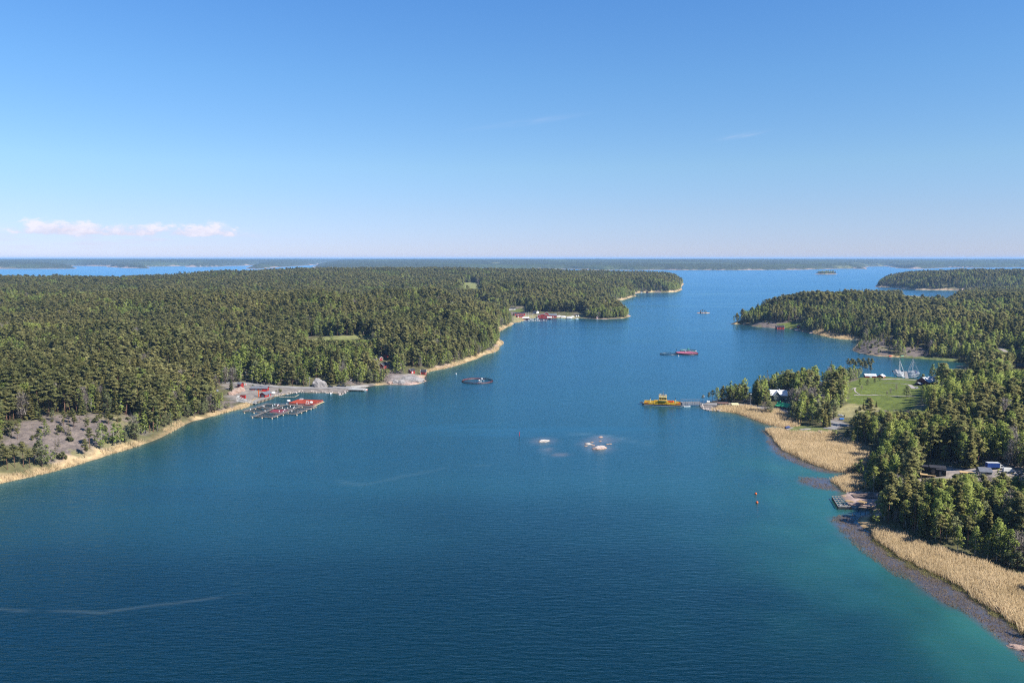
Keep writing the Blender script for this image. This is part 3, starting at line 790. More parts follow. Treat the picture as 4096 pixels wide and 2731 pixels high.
def build_water():
    xs = np.concatenate([-np.geomspace(60000, 760, 40), np.arange(-750, -330, 10.0), np.arange(-330, 160, 4.0), np.arange(160, 470, 2.6), np.arange(470, 900, 8.0), np.geomspace(920, 60000, 40)])
    ys = np.concatenate([[-3000, -500, 100], np.arange(160, 238, 3.0), np.arange(238, 268, 0.9), np.arange(268, 460, 3.0), np.arange(460, 1600, 7.0), np.geomspace(1620, 62000, 60)])
    deep = np.array((0.0006, 0.0125, 0.0165)); teal = np.array((0.019, 0.095, 0.074)); bed = np.array((0.075, 0.062, 0.075)); brown = np.array((0.055, 0.05, 0.02))
    SH = WEED_OUT[:11]
    teal_line = W0([(3190, 1880), (3330, 1905), (3300, 1985), (3330, 2060), (3371, 2138), (3448, 2207), (3562, 2282), (3657, 2343), (3733, 2393), (3848, 2450), (4000, 2560), (4200, 2720)])
    far_line = W0([(3420, 1520), (3612, 1500), (3700, 1505), (3790, 1480)])
    def linedist(x, y, line):
        d = np.full(x.shape, 1e9)
        for (ax, ay), (bx, by) in zip(line[:-1], line[1:]):
            ex, ey = bx - ax, by - ay
            tt = np.clip(((x - ax) * ex + (y - ay) * ey) / (ex * ex + ey * ey), 0, 1)
            d = np.minimum(d, np.hypot(x - ax - ex * tt, y - ay - ey * tt))
        return d
    def body(x, y, z):
        px, py, dep = project(x, y, np.zeros(x.shape))
        near = (y > 100) & (y < 2500) & (np.abs(x) < 1600)
        col = np.tile(deep, (len(x), 1))
        wob = fbm(x / 22, y / 22, 61, 3)
        sky_sheen = smoothstep(y + 120 * (fbm(x / 130, y / 90, 68, 3) - .5), 230, 430)[:, None]
        col = col + np.array((0.009, 0.037, 0.048)) * sky_sheen  # reflected sky painted into the body colour, bluer and brighter farther out
        d1 = linedist(x, y, teal_line)
        k1 = np.exp(-(d1 / (16 + 30 * wob)) ** 1.3) * (0.55 + 0.6 * fbm(x / 9, y / 16, 62, 3))
        k2 = np.exp(-linedist(x, y, far_line) / 40.0) * 0.35
        k3 = np.zeros(len(x))
        k3 += np.exp(-(((x - at(3150, 2000)[0]) / 60) ** 2 + ((y - at(3150, 2000)[1]) / 60) ** 2)) * 0.25
        k = np.clip(np.maximum(np.maximum(k1, k2), k3), 0, 1)[:, None] * near[:, None]
        col = col * (1 - k) + teal * k
        for ld, w_ in ((L, 5.0), (Rr, 5.0)):
            m_ = near
            s = np.full(len(x), -999.0); s[m_] = ld.sd(x[m_], y[m_])
            e = np.clip(1 + s / (w_ * (0.4 + 1.4 * vnoise(x / 25, y / 25, 66))), 0, 1)[:, None] * 0.8
            col = col * (1 - e) + brown * e
        for sx, sy, rx, ry in SKERRIES + [(2190, 1800, 2.5, 1.5), (2238, 1818, 3, 1.5), (2405, 1760, 6, 3)]:
            c = at(sx, sy)
            e = np.exp(-(((x - c[0]) / (rx * 1.5)) ** 2 + ((y - c[1]) / (ry * 2.8)) ** 2) ** 1.2)[:, None] * 0.75
            col = col * (1 - e) + np.array((0.14, 0.125, 0.115)) * e
        film = np.zeros(len(x))
        for line, wd, k_ in (([(-200, 2446), (0, 2438), (120, 2446), (260, 2440), (420, 2448), (700, 2412), (980, 2370)], 0.9, .55), ([(1330, 1935), (1480, 1928), (1620, 1905), (1800, 1868), (1960, 1862)], 2.0, .28), ([(1350, 1920), (1450, 1935), (1600, 1940)], 2.0, .35),
                            ([(2280, 1738), (2400, 1742), (2480, 1752), (2550, 1770), (2600, 1772)], 2.2, .8), ([(2690, 1690), (2780, 1688), (2830, 1680)], 1.6, .3)):
            d_ = np.full(len(x), 1e9); d_[near] = linedist(x[near] + 3 * (fbm(x[near] / 9, y[near] / 9, 63, 2) - .5), y[near] + 7 * (fbm(x[near] / 16, y[near] / 16, 65, 3) - .5), W0(line))
            film = np.maximum(film, k_ * np.exp(-(d_ / wd) ** 2) * smoothstep(fbm(x / 16, y / 7, 64, 3), .33, .55))
        col = col + film[:, None] * np.array((0.045, 0.055, 0.05))
        wz = np.zeros(len(x))
        for poly in (WEED_OUT, WEED_MID, WEED_LOW):
            s = np.full(len(x), -99.0); m_ = near & (x > 60) & (y < 620)
            s[m_] = sdist(x[m_], y[m_], W0(poly))
            wz = np.maximum(wz, smoothstep(s + (wob - 0.5) * 5, -1.5, 2.5))
        wz = (wz * 0.9)[:, None]
        col = col * (1 - wz) + bed * wz
        return col
    def calmf(x, y, z):
        out = np.zeros(len(x))
        near = (y > 100) & (y < 2500) & (np.abs(x) < 1600)
        for ld, dist in ((L, 55.0), (Rr, 45.0)):
            s = np.full(len(x), -999.0); s[near] = ld.sd(x[near], y[near])
            out = np.maximum(out, np.exp(np.minimum(s, 0) / dist) * 0.8)
        c = at(2650, 1650)
        out = np.maximum(out, 0.7 * np.exp(-((x - c[0]) / 45) ** 2 - ((y - c[1]) / 50) ** 2))
        return out
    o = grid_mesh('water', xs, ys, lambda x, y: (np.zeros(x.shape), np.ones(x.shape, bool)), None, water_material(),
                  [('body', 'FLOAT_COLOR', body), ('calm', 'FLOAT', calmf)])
    tag(o, kind='structure')
build_water()

# ------------------------------------------------------------------ trees and plants
def leaf_material(name, dark, lite, warm, rough=0.75, trans=0.32):
    """Foliage: colour differs from tree to tree (tint) and from clump to clump."""
    m = bpy.data.materials.new(name); m.use_nodes = True
    t = NT(m.node_tree); t.n.clear()
    a = t.node('ShaderNodeAttribute', attribute_type='INSTANCER', attribute_name='tint')
    tc_ = t.node('ShaderNodeTexCoord')
    n = t.noise(tc_.outputs['Object'], 0.55, 3.0, 0.6)
    c = t.mix(a.outputs['Fac'], dark, lite)
    c = t.mix(t.math('MULTIPLY', t.smooth(n, 0.5, 0.8), 0.6), c, warm)
    c = t.mix(1.0, c, t.mix(t.smooth(n, 0.25, 0.55), (0.86, 0.86, 0.86), (1.15, 1.15, 1.1)), 'MULTIPLY')
    d = t.node('ShaderNodeBsdfDiffuse'); t.l.new(c, d.inputs[0])
    tr = t.node('ShaderNodeBsdfTranslucent'); t.l.new(c, tr.inputs[0])
    mx = t.node('ShaderNodeMixShader'); mx.inputs[0].default_value = trans
    t.l.new(d.outputs[0], mx.inputs[1]); t.l.new(tr.outputs[0], mx.inputs[2])
    o = t.node('ShaderNodeOutputMaterial'); t.l.new(mx.outputs[0], o.inputs[0])
    return m
LEAF = {
    'pine': leaf_material('pine_needles', (0.137, 0.146, 0.059), (0.245, 0.228, 0.095), (0.279, 0.222, 0.095), trans=0.42),
    'spruce': leaf_material('spruce_needles', (0.107, 0.123, 0.051), (0.199, 0.181, 0.066), (0.251, 0.168, 0.075), trans=0.42),
    'birch': leaf_material('birch_leaves', (0.177, 0.230, 0.062), (0.296, 0.320, 0.092), (0.300, 0.320, 0.099), trans=0.45),
    'alder': leaf_material('alder_leaves', (0.148, 0.166, 0.086), (0.217, 0.235, 0.114), (0.251, 0.235, 0.132), trans=0.42),
    'bare': leaf_material('leafless_twigs', (0.17, 0.15, 0.14), (0.24, 0.20, 0.19), (0.24, 0.19, 0.18), trans=0.1),
    'bush': leaf_material('juniper_sprays', (0.114, 0.125, 0.055), (0.194, 0.185, 0.081), (0.239, 0.179, 0.094), trans=0.4),
}
BARK = {'pine': M['pinebark'], 'spruce': M['bark'], 'birch': M['birchbark'], 'alder': M['bark'], 'bare': M['bark'], 'bush': M['bark']}

NORMALS = {}
def sprays(V, Fc, rng, cx, cy, cz, rx, rz, n, size, flat=0.6, droop=0.0):
    """A clump of needle or leaf sprays; they are shaded by the rounded form of the clump."""
    N = NORMALS.setdefault(id(V), [])
    out = np.array([cx, cy, 0.0]); out = out / (np.linalg.norm(out) + 0.6)
    for _ in range(n):
        u = rng.normal(size=3); u /= np.linalg.norm(u) + 1e-9
        r = rng.random() ** 0.45
        p = np.array([cx + u[0] * rx * r, cy + u[1] * rx * r, cz + u[2] * rz * r])
        a = rng.random() * 6.283
        d = np.array([math.cos(a), math.sin(a), (rng.random() - 0.5) * 2 * (1 - flat) - droop])
        e = np.array([-math.sin(a), math.cos(a), (rng.random() - 0.5) * 2.0 * (1 - flat * 0.5)])
        s = size * (0.6 + 0.8 * rng.random())
        m = u * 0.55 + out * 0.55 + np.array([0, 0, 0.75]) + rng.normal(size=3) * 0.22
        m /= np.linalg.norm(m)
        if np.dot(np.cross(e, d), m) < 0: e = -e              # the lit side of the spray is its outer side
        o = len(V)
        V += [p - d * s * 0.6, p + e * s * 0.42, p + d * s * 0.6, p - e * s * 0.42 + np.array([0, 0, -0.1 * s])]
        N += [m, m, m, m]
        Fc += [(o, o + 1, o + 2, o + 3)]

def round_shading(me, start, N):
    """Give the sprays (vertices from start on) their clump's normals."""
    if len(N) == 0: return
    me.polygons.foreach_set('use_smooth', [True] * len(me.polygons))
    base = np.array([v.normal[:] for v in me.vertices[:start]], np.float32).reshape(-1, 3)
    full = np.concatenate([base, np.array(N, np.float32)])
    me.normals_split_custom_set_from_vertices([tuple(map(float, n)) for n in full])

def make_tree(kind, seed, detail):
    """Returns (trunk MB, crown vertices, crown faces) for a tree of nominal height."""
    rng = np.random.default_rng(seed); V = []; Fc = []; tk = MB()
    k = {0: 0.22, 1: 0.5, 2: 1.0}[detail]; big = {0: 1.75, 1: 1.3, 2: 1.0}[detail]
    sides = 4 if detail == 0 else 6
    if kind == 'pine':
        H = 17.0; lean = (rng.random(2) - 0.5) * 1.6
        ax = lambda z: (lean[0] * (z / H) ** 2 + 0.25 * math.sin(z * .5 + seed), lean[1] * (z / H) ** 2)
        tk.tube([(*ax(z), z) for z in (-1, 3, 7, 11, 14.5, 16.6)], [0.24, 0.21, 0.18, 0.14, 0.08, 0.03], sides)
        base = 0.40 + 0.16 * rng.random(); nb = 15
        for i in range(nb):
            f = (i + rng.random() * .6) / nb
            z = H * (base + (0.97 - base) * f)
            reach = (3.3 * (1 - f ** 1.7) + 0.5) * (0.55 + 0.65 * rng.random())
            a = i * 2.4 + rng.random() * 1.3; c = ax(z)
            ex, ey, ez = c[0] + math.cos(a) * reach, c[1] + math.sin(a) * reach, z + reach * 0.12
            if detail: tk.tube([(c[0], c[1], z - 0.4), (ex, ey, ez)], [0.07, 0.02], 3, False)
            for q, rr in ((0.95, 1.0), (0.5, 0.8)):
                sprays(V, Fc, rng, c[0] + (ex - c[0]) * q, c[1] + (ey - c[1]) * q, z + (ez - z) * q + 0.2, 1.25 * rr * (0.8 + .5 * rng.random()), 0.55, max(3, int((36 if detail == 2 else 24) * k)), (0.68 if detail == 2 else 0.85) * big, 0.55)
        sprays(V, Fc, rng, *ax(H), H * 0.955, 0.9, 0.9, max(4, int(22 * k)), 0.75 * big, 0.4)
        for i in range(3 if detail else 0):
            z = H * (base - 0.04 - 0.1 * i); a = rng.random() * 6.28; c = ax(z)
            tk.tube([(c[0], c[1], z), (c[0] + math.cos(a) * 1.4, c[1] + math.sin(a) * 1.4, z - 0.2)], [0.05, 0.015], 3, False)
    elif kind == 'spruce':
        H = 18.0
        tk.tube([(0, 0, -1), (0, 0, 8), (0, 0, H - 0.3)], [0.24, 0.15, 0.02], sides)
        nl = 15 if detail else 9
        for i in range(nl):
            f = i / (nl - 1.0); z = 1.6 + (H - 2.1) * f; rad = 3.0 * (1 - f) ** 0.85 + 0.22
            nb = max(3, int((9 if detail == 2 else 6) * (1 - f * 0.55)))
            for b_ in range(nb):
                a = 6.283 * b_ / nb + rng.random() * 0.9; r = rad * (0.65 + 0.5 * rng.random())
                for q in ((0.42, 0.9) if detail else (0.7,)):
                    sprays(V, Fc, rng, math.cos(a) * r * q, math.sin(a) * r * q, z - r * 0.22 * q, 0.34 * r + 0.15, 0.28, max(2, int(7 * k + 0.5)), (0.5 + 0.24 * rad) * (1.0 if detail else 1.25), 0.5, 0.18)
        sprays(V, Fc, rng, 0, 0, H - 0.5, 0.16, 0.6, 4, 0.5, 0.1)
    elif kind in ('birch', 'alder', 'bare'):
        H = {'birch': 14.0, 'alder': 12.0, 'bare': 12.0}[kind]; wide = {'birch': 2.7, 'alder': 3.3, 'bare': 2.9}[kind]
        nst = 1 if kind == 'birch' else (2 if detail else 1)
        for s_ in range(nst):
            off = (rng.random(2) - 0.5) * (1.6 if nst > 1 else 0.0)
            bend = (rng.random(2) - 0.5) * 1.6
            tk.tube([(off[0], off[1], -1), (off[0] + bend[0] * .3, off[1] + bend[1] * .3, H * .35), (off[0] + bend[0], off[1] + bend[1], H * .88)], [0.19, 0.13, 0.02], sides)
        nc = 20
        for i in range(nc):
            f = (i + 0.5) / nc; z = H * (0.20 + 0.78 * f)
            prof = math.sin(math.pi * min(1, (0.10 + 0.93 * f)) ** 0.8) ** 0.7
            r = wide * prof * (0.25 + 0.75 * rng.random()); a = i * 2.4 + rng.random() * 1.2
            x, y = math.cos(a) * r, math.sin(a) * r
            if detail: tk.tube([(0, 0, max(0.6, z - 1.6)), (x, y, z)], [0.06, 0.015], 3, False)
            if kind == 'bare':
                for _ in range(int(30 * k) + 4):
                    p = np.array([x, y, z]) + rng.normal(size=3) * np.array([.8, .8, .8]); d = rng.normal(size=3) * 0.5 + np.array([0, 0, .55]); o = len(V); e = np.array([d[1], -d[0], 0.1]) * 0.10 * big
                    V += [p - e, p + e, p + d * 1.5 * big]; Fc += [(o, o + 1, o + 2)]
            else:
                sprays(V, Fc, rng, x, y, z, 1.15 + 0.45 * rng.random(), 1.0, max(4, int((38 if detail == 2 else 26) * k)), (0.54 if detail == 2 else 0.66) * big, 0.25, 0.15)
    else:                                                     # juniper or willow scrub
        H = 3.0
        for s_ in range(3):
            a = rng.random() * 6.28
            tk.tube([(0, 0, -.6), (math.cos(a) * .7, math.sin(a) * .7, 1.9)], [0.07, 0.02], 4)
        for i in range(9):
            a = rng.random() * 6.28; r = 1.1 * rng.random() ** .6
            sprays(V, Fc, rng, math.cos(a) * r, math.sin(a) * r, 0.7 + 1.6 * rng.random() * (1 - r * .4), 0.75, 0.8, max(5, int(28 * k)), 0.5 * big, 0.15)
    return tk, V, Fc

def crown_mesh(kind, V, Fc, name='crown'):
    m = bpy.data.meshes.new(name); m.from_pydata([tuple(map(float, v)) for v in V], [], Fc)
    m.materials.append(LEAF[kind]); m.update()
    if len(NORMALS.get(id(V), [])) == len(V): round_shading(m, 0, NORMALS[id(V)])
    return m

KINDS = ('pine', 'spruce', 'birch', 'alder', 'bare', 'bush')
HEIGHT = {'pine': 17, 'spruce': 18, 'birch': 14, 'alder': 12, 'bare': 12, 'bush': 3}
KEEP_LISTS = []                                               # keeps the vertex lists, whose ids key NORMALS, alive
PROTO = {}                                                    # near trees: trunk and crown apart
FARP = {}                                                     # trees of the mass: one mesh each
for ki, kd in enumerate(KINDS):
    PROTO[kd] = []; FARP[kd] = {0: [], 1: []}
    for v_ in range(5):
        tk, V, Fc = make_tree(kd, 100 * ki + v_ + 1, 2); KEEP_LISTS.append(V)
        PROTO[kd].append((tk.mesh('trunk', BARK[kd]), crown_mesh(kd, V, Fc)))
    for dt in (0, 1):
        for v_ in range(4):
            tk, V, Fc = make_tree(kd, 100 * ki + 50 + 10 * dt + v_, dt)
            nv = len(tk.v); nf = len(tk.f)
            me = bpy.data.meshes.new(kd + '_tree')
            me.from_pydata(tk.v + [tuple(map(float, v)) for v in V], [], tk.f + [tuple(i + nv for i in f) for f in Fc])
            me.materials.append(BARK[kd]); me.materials.append(LEAF[kd])
            me.polygons.foreach_set('material_index', np.array([0] * nf + [1] * len(Fc), np.int32)); me.update()
            if len(NORMALS.get(id(V), [])) == len(V): round_shading(me, nv, NORMALS[id(V)])
            KEEP_LISTS.append(V)
            FARP[kd][dt].append(bpy.data.objects.new(kd + '_tree_source', me))      # never linked to the scene

def scatter_group(name, sources):
    g = bpy.data.node_groups.new(name, 'GeometryNodeTree')
    g.interface.new_socket('Geometry', in_out='INPUT', socket_type='NodeSocketGeometry')
    g.interface.new_socket('Geometry', in_out='OUTPUT', socket_type='NodeSocketGeometry')
    n = g.nodes; l = g.links
    gi = n.new('NodeGroupInput'); go = n.new('NodeGroupOutput')
    jn = n.new('GeometryNodeJoinGeometry')
    for s_ in sources:
        oi = n.new('GeometryNodeObjectInfo'); oi.inputs['Object'].default_value = s_
        g2i = n.new('GeometryNodeGeometryToInstance')
        l.new(oi.outputs['Geometry'], g2i.inputs[0]); l.new(g2i.outputs[0], jn.inputs[0])
    ip = n.new('GeometryNodeInstanceOnPoints')
    l.new(gi.outputs[0], ip.inputs['Points']); l.new(jn.outputs[0], ip.inputs['Instance'])
    ip.inputs['Pick Instance'].default_value = True
    def attr(nm, typ):
        a = n.new('GeometryNodeInputNamedAttribute'); a.data_type = typ; a.inputs[0].default_value = nm
        return a.outputs[0]
    l.new(attr('variant', 'INT'), ip.inputs['Instance Index'])
    l.new(attr('turn', 'FLOAT_VECTOR'), ip.inputs['Rotation'])
    l.new(attr('size', 'FLOAT_VECTOR'), ip.inputs['Scale'])
    l.new(ip.outputs[0], go.inputs[0])
    return g

def scatter(name, P, variant, turn, size, tint, sources):
    me = bpy.data.meshes.new(name)
    n = len(P)
    me.vertices.add(n); me.vertices.foreach_set('co', np.asarray(P, np.float32).ravel())
    me.attributes.new('variant', 'INT', 'POINT').data.foreach_set('value', np.asarray(variant, np.int32))
    me.attributes.new('turn', 'FLOAT_VECTOR', 'POINT').data.foreach_set('vector', np.asarray(turn, np.float32).ravel())
    me.attributes.new('size', 'FLOAT_VECTOR', 'POINT').data.foreach_set('vector', np.asarray(size, np.float32).ravel())
    me.attributes.new('tint', 'FLOAT', 'POINT').data.foreach_set('value', np.asarray(tint, np.float32))
    o = bpy.data.objects.new(name, me); C.objects.link(o)
    md = o.modifiers.new('scatter', 'NODES'); md.node_group = scatter_group(name, sources)
    return o

# things that must stay in view: no tree may stand in front of these spots (outline in the photograph, traced back to the ground)
CLEAR = [(3680, 1846, 3790, 1915), (3826, 1872, 3925, 1900), (3920, 1862, 3965, 1900), (3945, 1846, 4008, 1878), (4010, 1868, 4060, 1892), (4070, 1886, 4096, 1905), (3325, 1965, 3500, 2040),
         (3085, 1570, 3150, 1604), (3088, 1598, 3160, 1645), (2795, 1608, 2960, 1645), (2997, 1570, 3008, 1626), (3136, 1700, 3310, 1748), (3360, 1660, 3385, 1684), (3320, 1675, 3400, 1720),
         (3395, 1525, 3690, 1650), (3455, 1495, 3700, 1528), (3685, 1512, 3752, 1542), (3104, 1295, 3140, 1316), (3186, 1272, 3204, 1312), (3800, 1460, 3866, 1480),
         (3562, 1326, 3572, 1352), (4062, 1396, 4096, 1414), (4050, 1456, 4096, 1480), (3995, 1392, 4030, 1412), (3600, 1434, 3870, 1455),
         (900, 1552, 1310, 1612), (1242, 1515, 1304, 1550), (1310, 1538, 1480, 1562), (1560, 1495, 1708, 1542), (1680, 1470, 1708, 1500), (1626, 1470, 1652, 1496), (1522, 1440, 1566, 1478), (1494, 1430, 1532, 1444),
         (2036, 1222, 2110, 1250), (2050, 1246, 2340, 1288), (1845, 1130, 1920, 1156), (1240, 1342, 1480, 1362), (865, 1552, 880, 1572), (980, 1488, 990, 1524), (1402, 1518, 1408, 1546)]

def stand(ld, zones, x0, x1, y0, y1, s0, s1, seed, inset):
    """Jittered positions for the wood on one land mass, thinned on open ground."""
    rng = np.random.default_rng(seed); xs = []; ys = []
    y = y0
    while y < y1:
        s_ = s0 + (s1 - s0) * min(1, (y - y0) / (y1 - y0))
        lo = max(x0, -0.74 * y - 150); hi = min(x1, 0.74 * y + 190)
        if hi > lo:
            n = int((hi - lo) / s_)
            xs.append(lo + (np.arange(n) + rng.random(n) * 1.0) * s_); ys.append(y + (rng.random(n) - .5) * s_ * 1.1)
        y += s_
    x = np.concatenate(xs); y = np.concatenate(ys)
    sd = ld.sd(x, y); m = sd > inset * (0.7 + 0.9 * vnoise(x / 25, y / 25, seed)); x, y, sd = x[m], y[m], sd[m]
    z = ld.h(x, y, sd)
    px, py, dep = project(x, y, z)
    share = np.ones(len(x))
    gap = fbm(x / 30, y / 30, seed + 3, 3)
    share -= smoothstep(gap, 0.64, 0.72) * 0.8
    low_ = np.zeros(len(x), bool)
    for poly, kind, d_ in zones:
        i_ = inpoly(px, py, poly); share[i_] = d_
        if kind in ('rock', 'heath', 'rubble'): low_[i_] = True
    r = rng.random(len(x))
    keep = r < share
    x, y, z, sd, low_ = x[keep], y[keep], z[keep], sd[keep], low_[keep]
    return x, y, z, sd, low_

rng = np.random.default_rng(5)
parts = []
for args in ((L, Z_L, -2300, 900, 380, 3650, 3.4, 6.4, 1, 3.5), (Rr, Z_R, 60, 2000, 190, 2900, 3.8, 7.0, 2, 4.0), (B, [], 1350, 2700, 2750, 3900, 7.0, 7.5, 3, 8.0),
             (ISLET2, [], 2150, 2450, 5500, 6300, 7.0, 7.0, 4, 14.0), (ISLET3, [], 100, 400, 6300, 7200, 7.0, 7.0, 5, 14.0)):
    parts.append(np.stack(stand(*args), 1))
T = np.concatenate(parts)
tx, ty, tz, tsd, tlow = T.T; tlow = tlow > 0.5
near_right = (tx > 60) & (ty < 900)
mixn = fbm(tx / 55, ty / 55, 91, 3); mix2 = fbm(tx / 25, ty / 25, 93, 2); u = rng.random(len(tx))
bir = 0.16 + 0.12 * (near_right & (tx < 330) & (ty > 560)) + 0.60 * smoothstep(mixn, 0.50, 0.63) + 0.20 * near_right + 0.30 * np.exp(-np.maximum(tsd, 0) / 16)
spr = 0.05 + 0.55 * smoothstep(mix2, 0.58, 0.75)
ald = 0.02 + 0.40 * np.exp(-np.maximum(tsd, 0) / 9) + 0.10 * (near_right & (tz < 6))
bar = 0.03 + 0.12 * smoothstep(fbm(tx / 40, ty / 40, 97, 3), 0.62, 0.74)
kind_id = np.zeros(len(tx), int)
acc = bar.copy(); kind_id[u < acc] = 4
for k_, p_ in ((3, ald), (2, bir), (1, spr)):
    m_ = (u >= acc) & (u < acc + p_); kind_id[m_] = k_; acc = acc + p_
kind_id[tlow & (rng.random(len(tx)) < 0.45)] = 5
scl = np.clip(rng.normal(0.93, 0.21, len(tx)) * (0.78 + 0.44 * fbm(tx / 45, ty / 45, 99, 3)), 0.45, 1.4)
scl *= 0.86 + 0.22 * np.clip(tsd / 30, 0, 1)
scl[tlow & (kind_id != 5)] *= 0.5
point_ = near_right & (tx < 330) & (ty > 560)
scl[point_] *= 0.86
scl[(kind_id == 5)] *= 1.1
hh = np.array([HEIGHT[k] for k in KINDS])[kind_id] * scl
px, py, dep = project(tx, ty, tz); qx, qy, _ = project(tx, ty, tz + hh)
rad = 3.0 * scl / dep * F
bad = np.zeros(len(tx), bool)
for x0, y0, x1, y1 in CLEAR:
    bad |= (px + rad > x0) & (px - rad < x1) & (qy < y1 - 0.12 * (y1 - y0)) & (py > y0 + 2) & (rng.random(len(tx)) < 0.985)
# a tree that would hide one of them stays low instead, where that is still a tree
for x0, y0, x1, y1 in CLEAR:
    m_ = bad & (ty < 900) & (px + rad > x0) & (px - rad < x1) & (py > y0 + 2)
    room = np.clip((py - (y1 - 4)) / np.maximum(py - qy, 1), 0, 1)
    scl = np.where(m_, np.minimum(scl, scl * room), scl)
bad &= ~((ty < 900) & (scl * np.array([HEIGHT[k] for k in KINDS])[kind_id] > 4.0))
hh = np.array([HEIGHT[k] for k in KINDS])[kind_id] * scl
keep = ~bad & (px > -1100) & (px < PW + 1500) & (qy < PH + 900)
# lone trees placed by hand: (px, py of the foot, kind, height in metres)
HAND = [(3628, 1590, 'alder', 9.5), (3585, 1562, 'bare', 5.5), (3562, 1574, 'bare', 4.5), (3548, 1582, 'bare', 4), (3447, 1560, 'bare', 4), (3500, 1531, 'alder', 4.5), (3470, 1540, 'alder', 5),
        (3520, 1524, 'alder', 4), (3440, 1545, 'birch', 7), (3454, 1635, 'spruce', 6), (3505, 1628, 'spruce', 5), (3480, 1634, 'bush', 3.5), (3440, 1640, 'bush', 3.5), (3425, 1650, 'bush', 3), (3475, 1652, 'bush', 3), (3690, 1530, 'alder', 8),
        (3700, 1562, 'birch', 6), (3708, 1588, 'birch', 9), (3690, 1604, 'birch', 12), (3722, 1556, 'birch', 5), (3060, 1650, 'pine', 13), (3078, 1655, 'alder', 9),
        (3168, 1668, 'alder', 12), (3185, 1690, 'alder', 11), (3215, 1680, 'birch', 13), (3240, 1695, 'alder', 12), (3190, 1640, 'bare', 15), (3215, 1632, 'bare', 16), (3240, 1640, 'bare', 15), (3255, 1628, 'bare', 14), (3170, 1625, 'bare', 13), (3264, 1650, 'bare', 13),
        (2811, 1608, 'pine', 6), (2836, 1606, 'pine', 8), (2850, 1608, 'pine', 10), (2868, 1608, 'birch', 12), (2890, 1606, 'pine', 13), (2905, 1606, 'birch', 13), (2922, 1607, 'pine', 11), (2936, 1603, 'birch', 11), (2952, 1606, 'pine', 12), (2968, 1609, 'birch', 11), (2984, 1611, 'pine', 12), (2942, 1597, 'pine', 13), (2962, 1599, 'alder', 10), (2980, 1600, 'pine', 13), (3016, 1612, 'pine', 12), (3032, 1614, 'birch', 12), (3050, 1617, 'pine', 12), (3072, 1612, 'pine', 11), (3022, 1600, 'pine', 13), (3045, 1603, 'birch', 13), (3300, 1708, 'spruce', 12), (3285, 1702, 'pine', 12), (3316, 1705, 'spruce', 8), (3310, 1668, 'spruce', 14), (3340, 1668, 'bush', 3),
        (3405, 1478, 'pine', 12), (3430, 1476, 'pine', 12), (3450, 1476, 'pine', 12), (3470, 1480, 'pine', 13), (3485, 1482, 'pine', 13), (3390, 1474, 'pine', 11), (3398, 1484, 'pine', 11), (3412, 1482, 'pine', 12), (3422, 1486, 'pine', 11), (3438, 1484, 'pine', 12), (3446, 1488, 'pine', 11), (3460, 1487, 'pine', 12), (3476, 1489, 'pine', 12), (3464, 1494, 'pine', 10), (3440, 1496, 'alder', 7), (3415, 1494, 'birch', 9), (3482, 1496, 'pine', 9),
        (2810, 1251, 'pine', 7), (2818, 1252, 'pine', 6), (2824, 1252, 'alder', 4.5), (2804, 1252, 'bush', 3), (925, 1560, 'spruce', 10), (1012, 1550, 'bush', 3), (1120, 1568, 'bush', 3.5), (968, 1546, 'bush', 4), (1105, 1566, 'bush', 1.5),
        (3840, 1444, 'bush', 5), (3860, 1446, 'bush', 5.5), (3875, 1444, 'bush', 5), (3985, 1420, 'bush', 7), (4005, 1424, 'bush', 6), (3420, 1895, 'alder', 6), (3437, 1900, 'alder', 6),
        (340, 1830, 'pine', 11), (360, 1795, 'pine', 13), (455, 1772, 'alder', 6), (500, 1770, 'alder', 6), (250, 1838, 'bush', 5), (285, 1765, 'bush', 4), (180, 1720, 'pine', 7), (255, 1700, 'pine', 9), (300, 1710, 'pine', 7), (435, 1700, 'pine', 9),
        (470, 1690, 'pine', 8), (235, 1720, 'bush', 4), (70, 1730, 'pine', 7), (130, 1760, 'bush', 3), (415, 1765, 'bush', 3), (60, 1870, 'pine', 13), (30, 1880, 'pine', 12), (95, 1868, 'pine', 14), (120, 1872, 'pine', 10), (140, 1858, 'pine', 9), (15, 1860, 'pine', 12),
        (3565, 1985, 'alder', 9), (3540, 2064, 'alder', 7.2), (3575, 2074, 'alder', 8), (3520, 2044, 'alder', 5.6), (3610, 2094, 'pine', 10.4), (3650, 2124, 'pine', 11.2), (3700, 2149, 'spruce', 12), (3760, 2174, 'pine', 12), (3830, 2199, 'birch', 9.6), (3900, 2219, 'birch', 11.2),
        (3950, 2234, 'birch', 10.4), (4020, 2259, 'alder', 7.2), (4070, 2279, 'alder', 7.2), (3870, 2184, 'pine', 12), (3560, 2024, 'pine', 10.4), (3600, 2034, 'pine', 11.2), (4000, 2214, 'birch', 12), (4060, 2234, 'pine', 12), (3780, 2144, 'pine', 12), (3680, 2104, 'spruce', 12)]
hx, hy, hz_, hk, hs, hl = [], [], [], [], [], []
for a_, b_, k_, h_ in HAND:
    p_ = ground_at(a_, b_)
    hx.append(p_[0]); hy.append(p_[1]); hz_.append(p_[2]); hk.append(KINDS.index(k_)); hs.append(h_ / HEIGHT[k_])
tx = np.concatenate([tx[keep], hx]); ty = np.concatenate([ty[keep], hy]); tz = np.concatenate([tz[keep], hz_])
kind_id = np.concatenate([kind_id[keep], np.array(hk)]); scl = np.concatenate([scl[keep], np.array(hs)])
hand = np.concatenate([np.zeros(keep.sum(), bool), np.ones(len(hx), bool)])
tint = np.clip(1.3 * (fbm(tx / 70, ty / 90, 17, 3) - .5) + 0.45 + 0.75 * (rng.random(len(tx)) - .5), 0, 1)
turn = rng.random(len(tx)) * 6.283
dist = np.hypot(tx, ty)
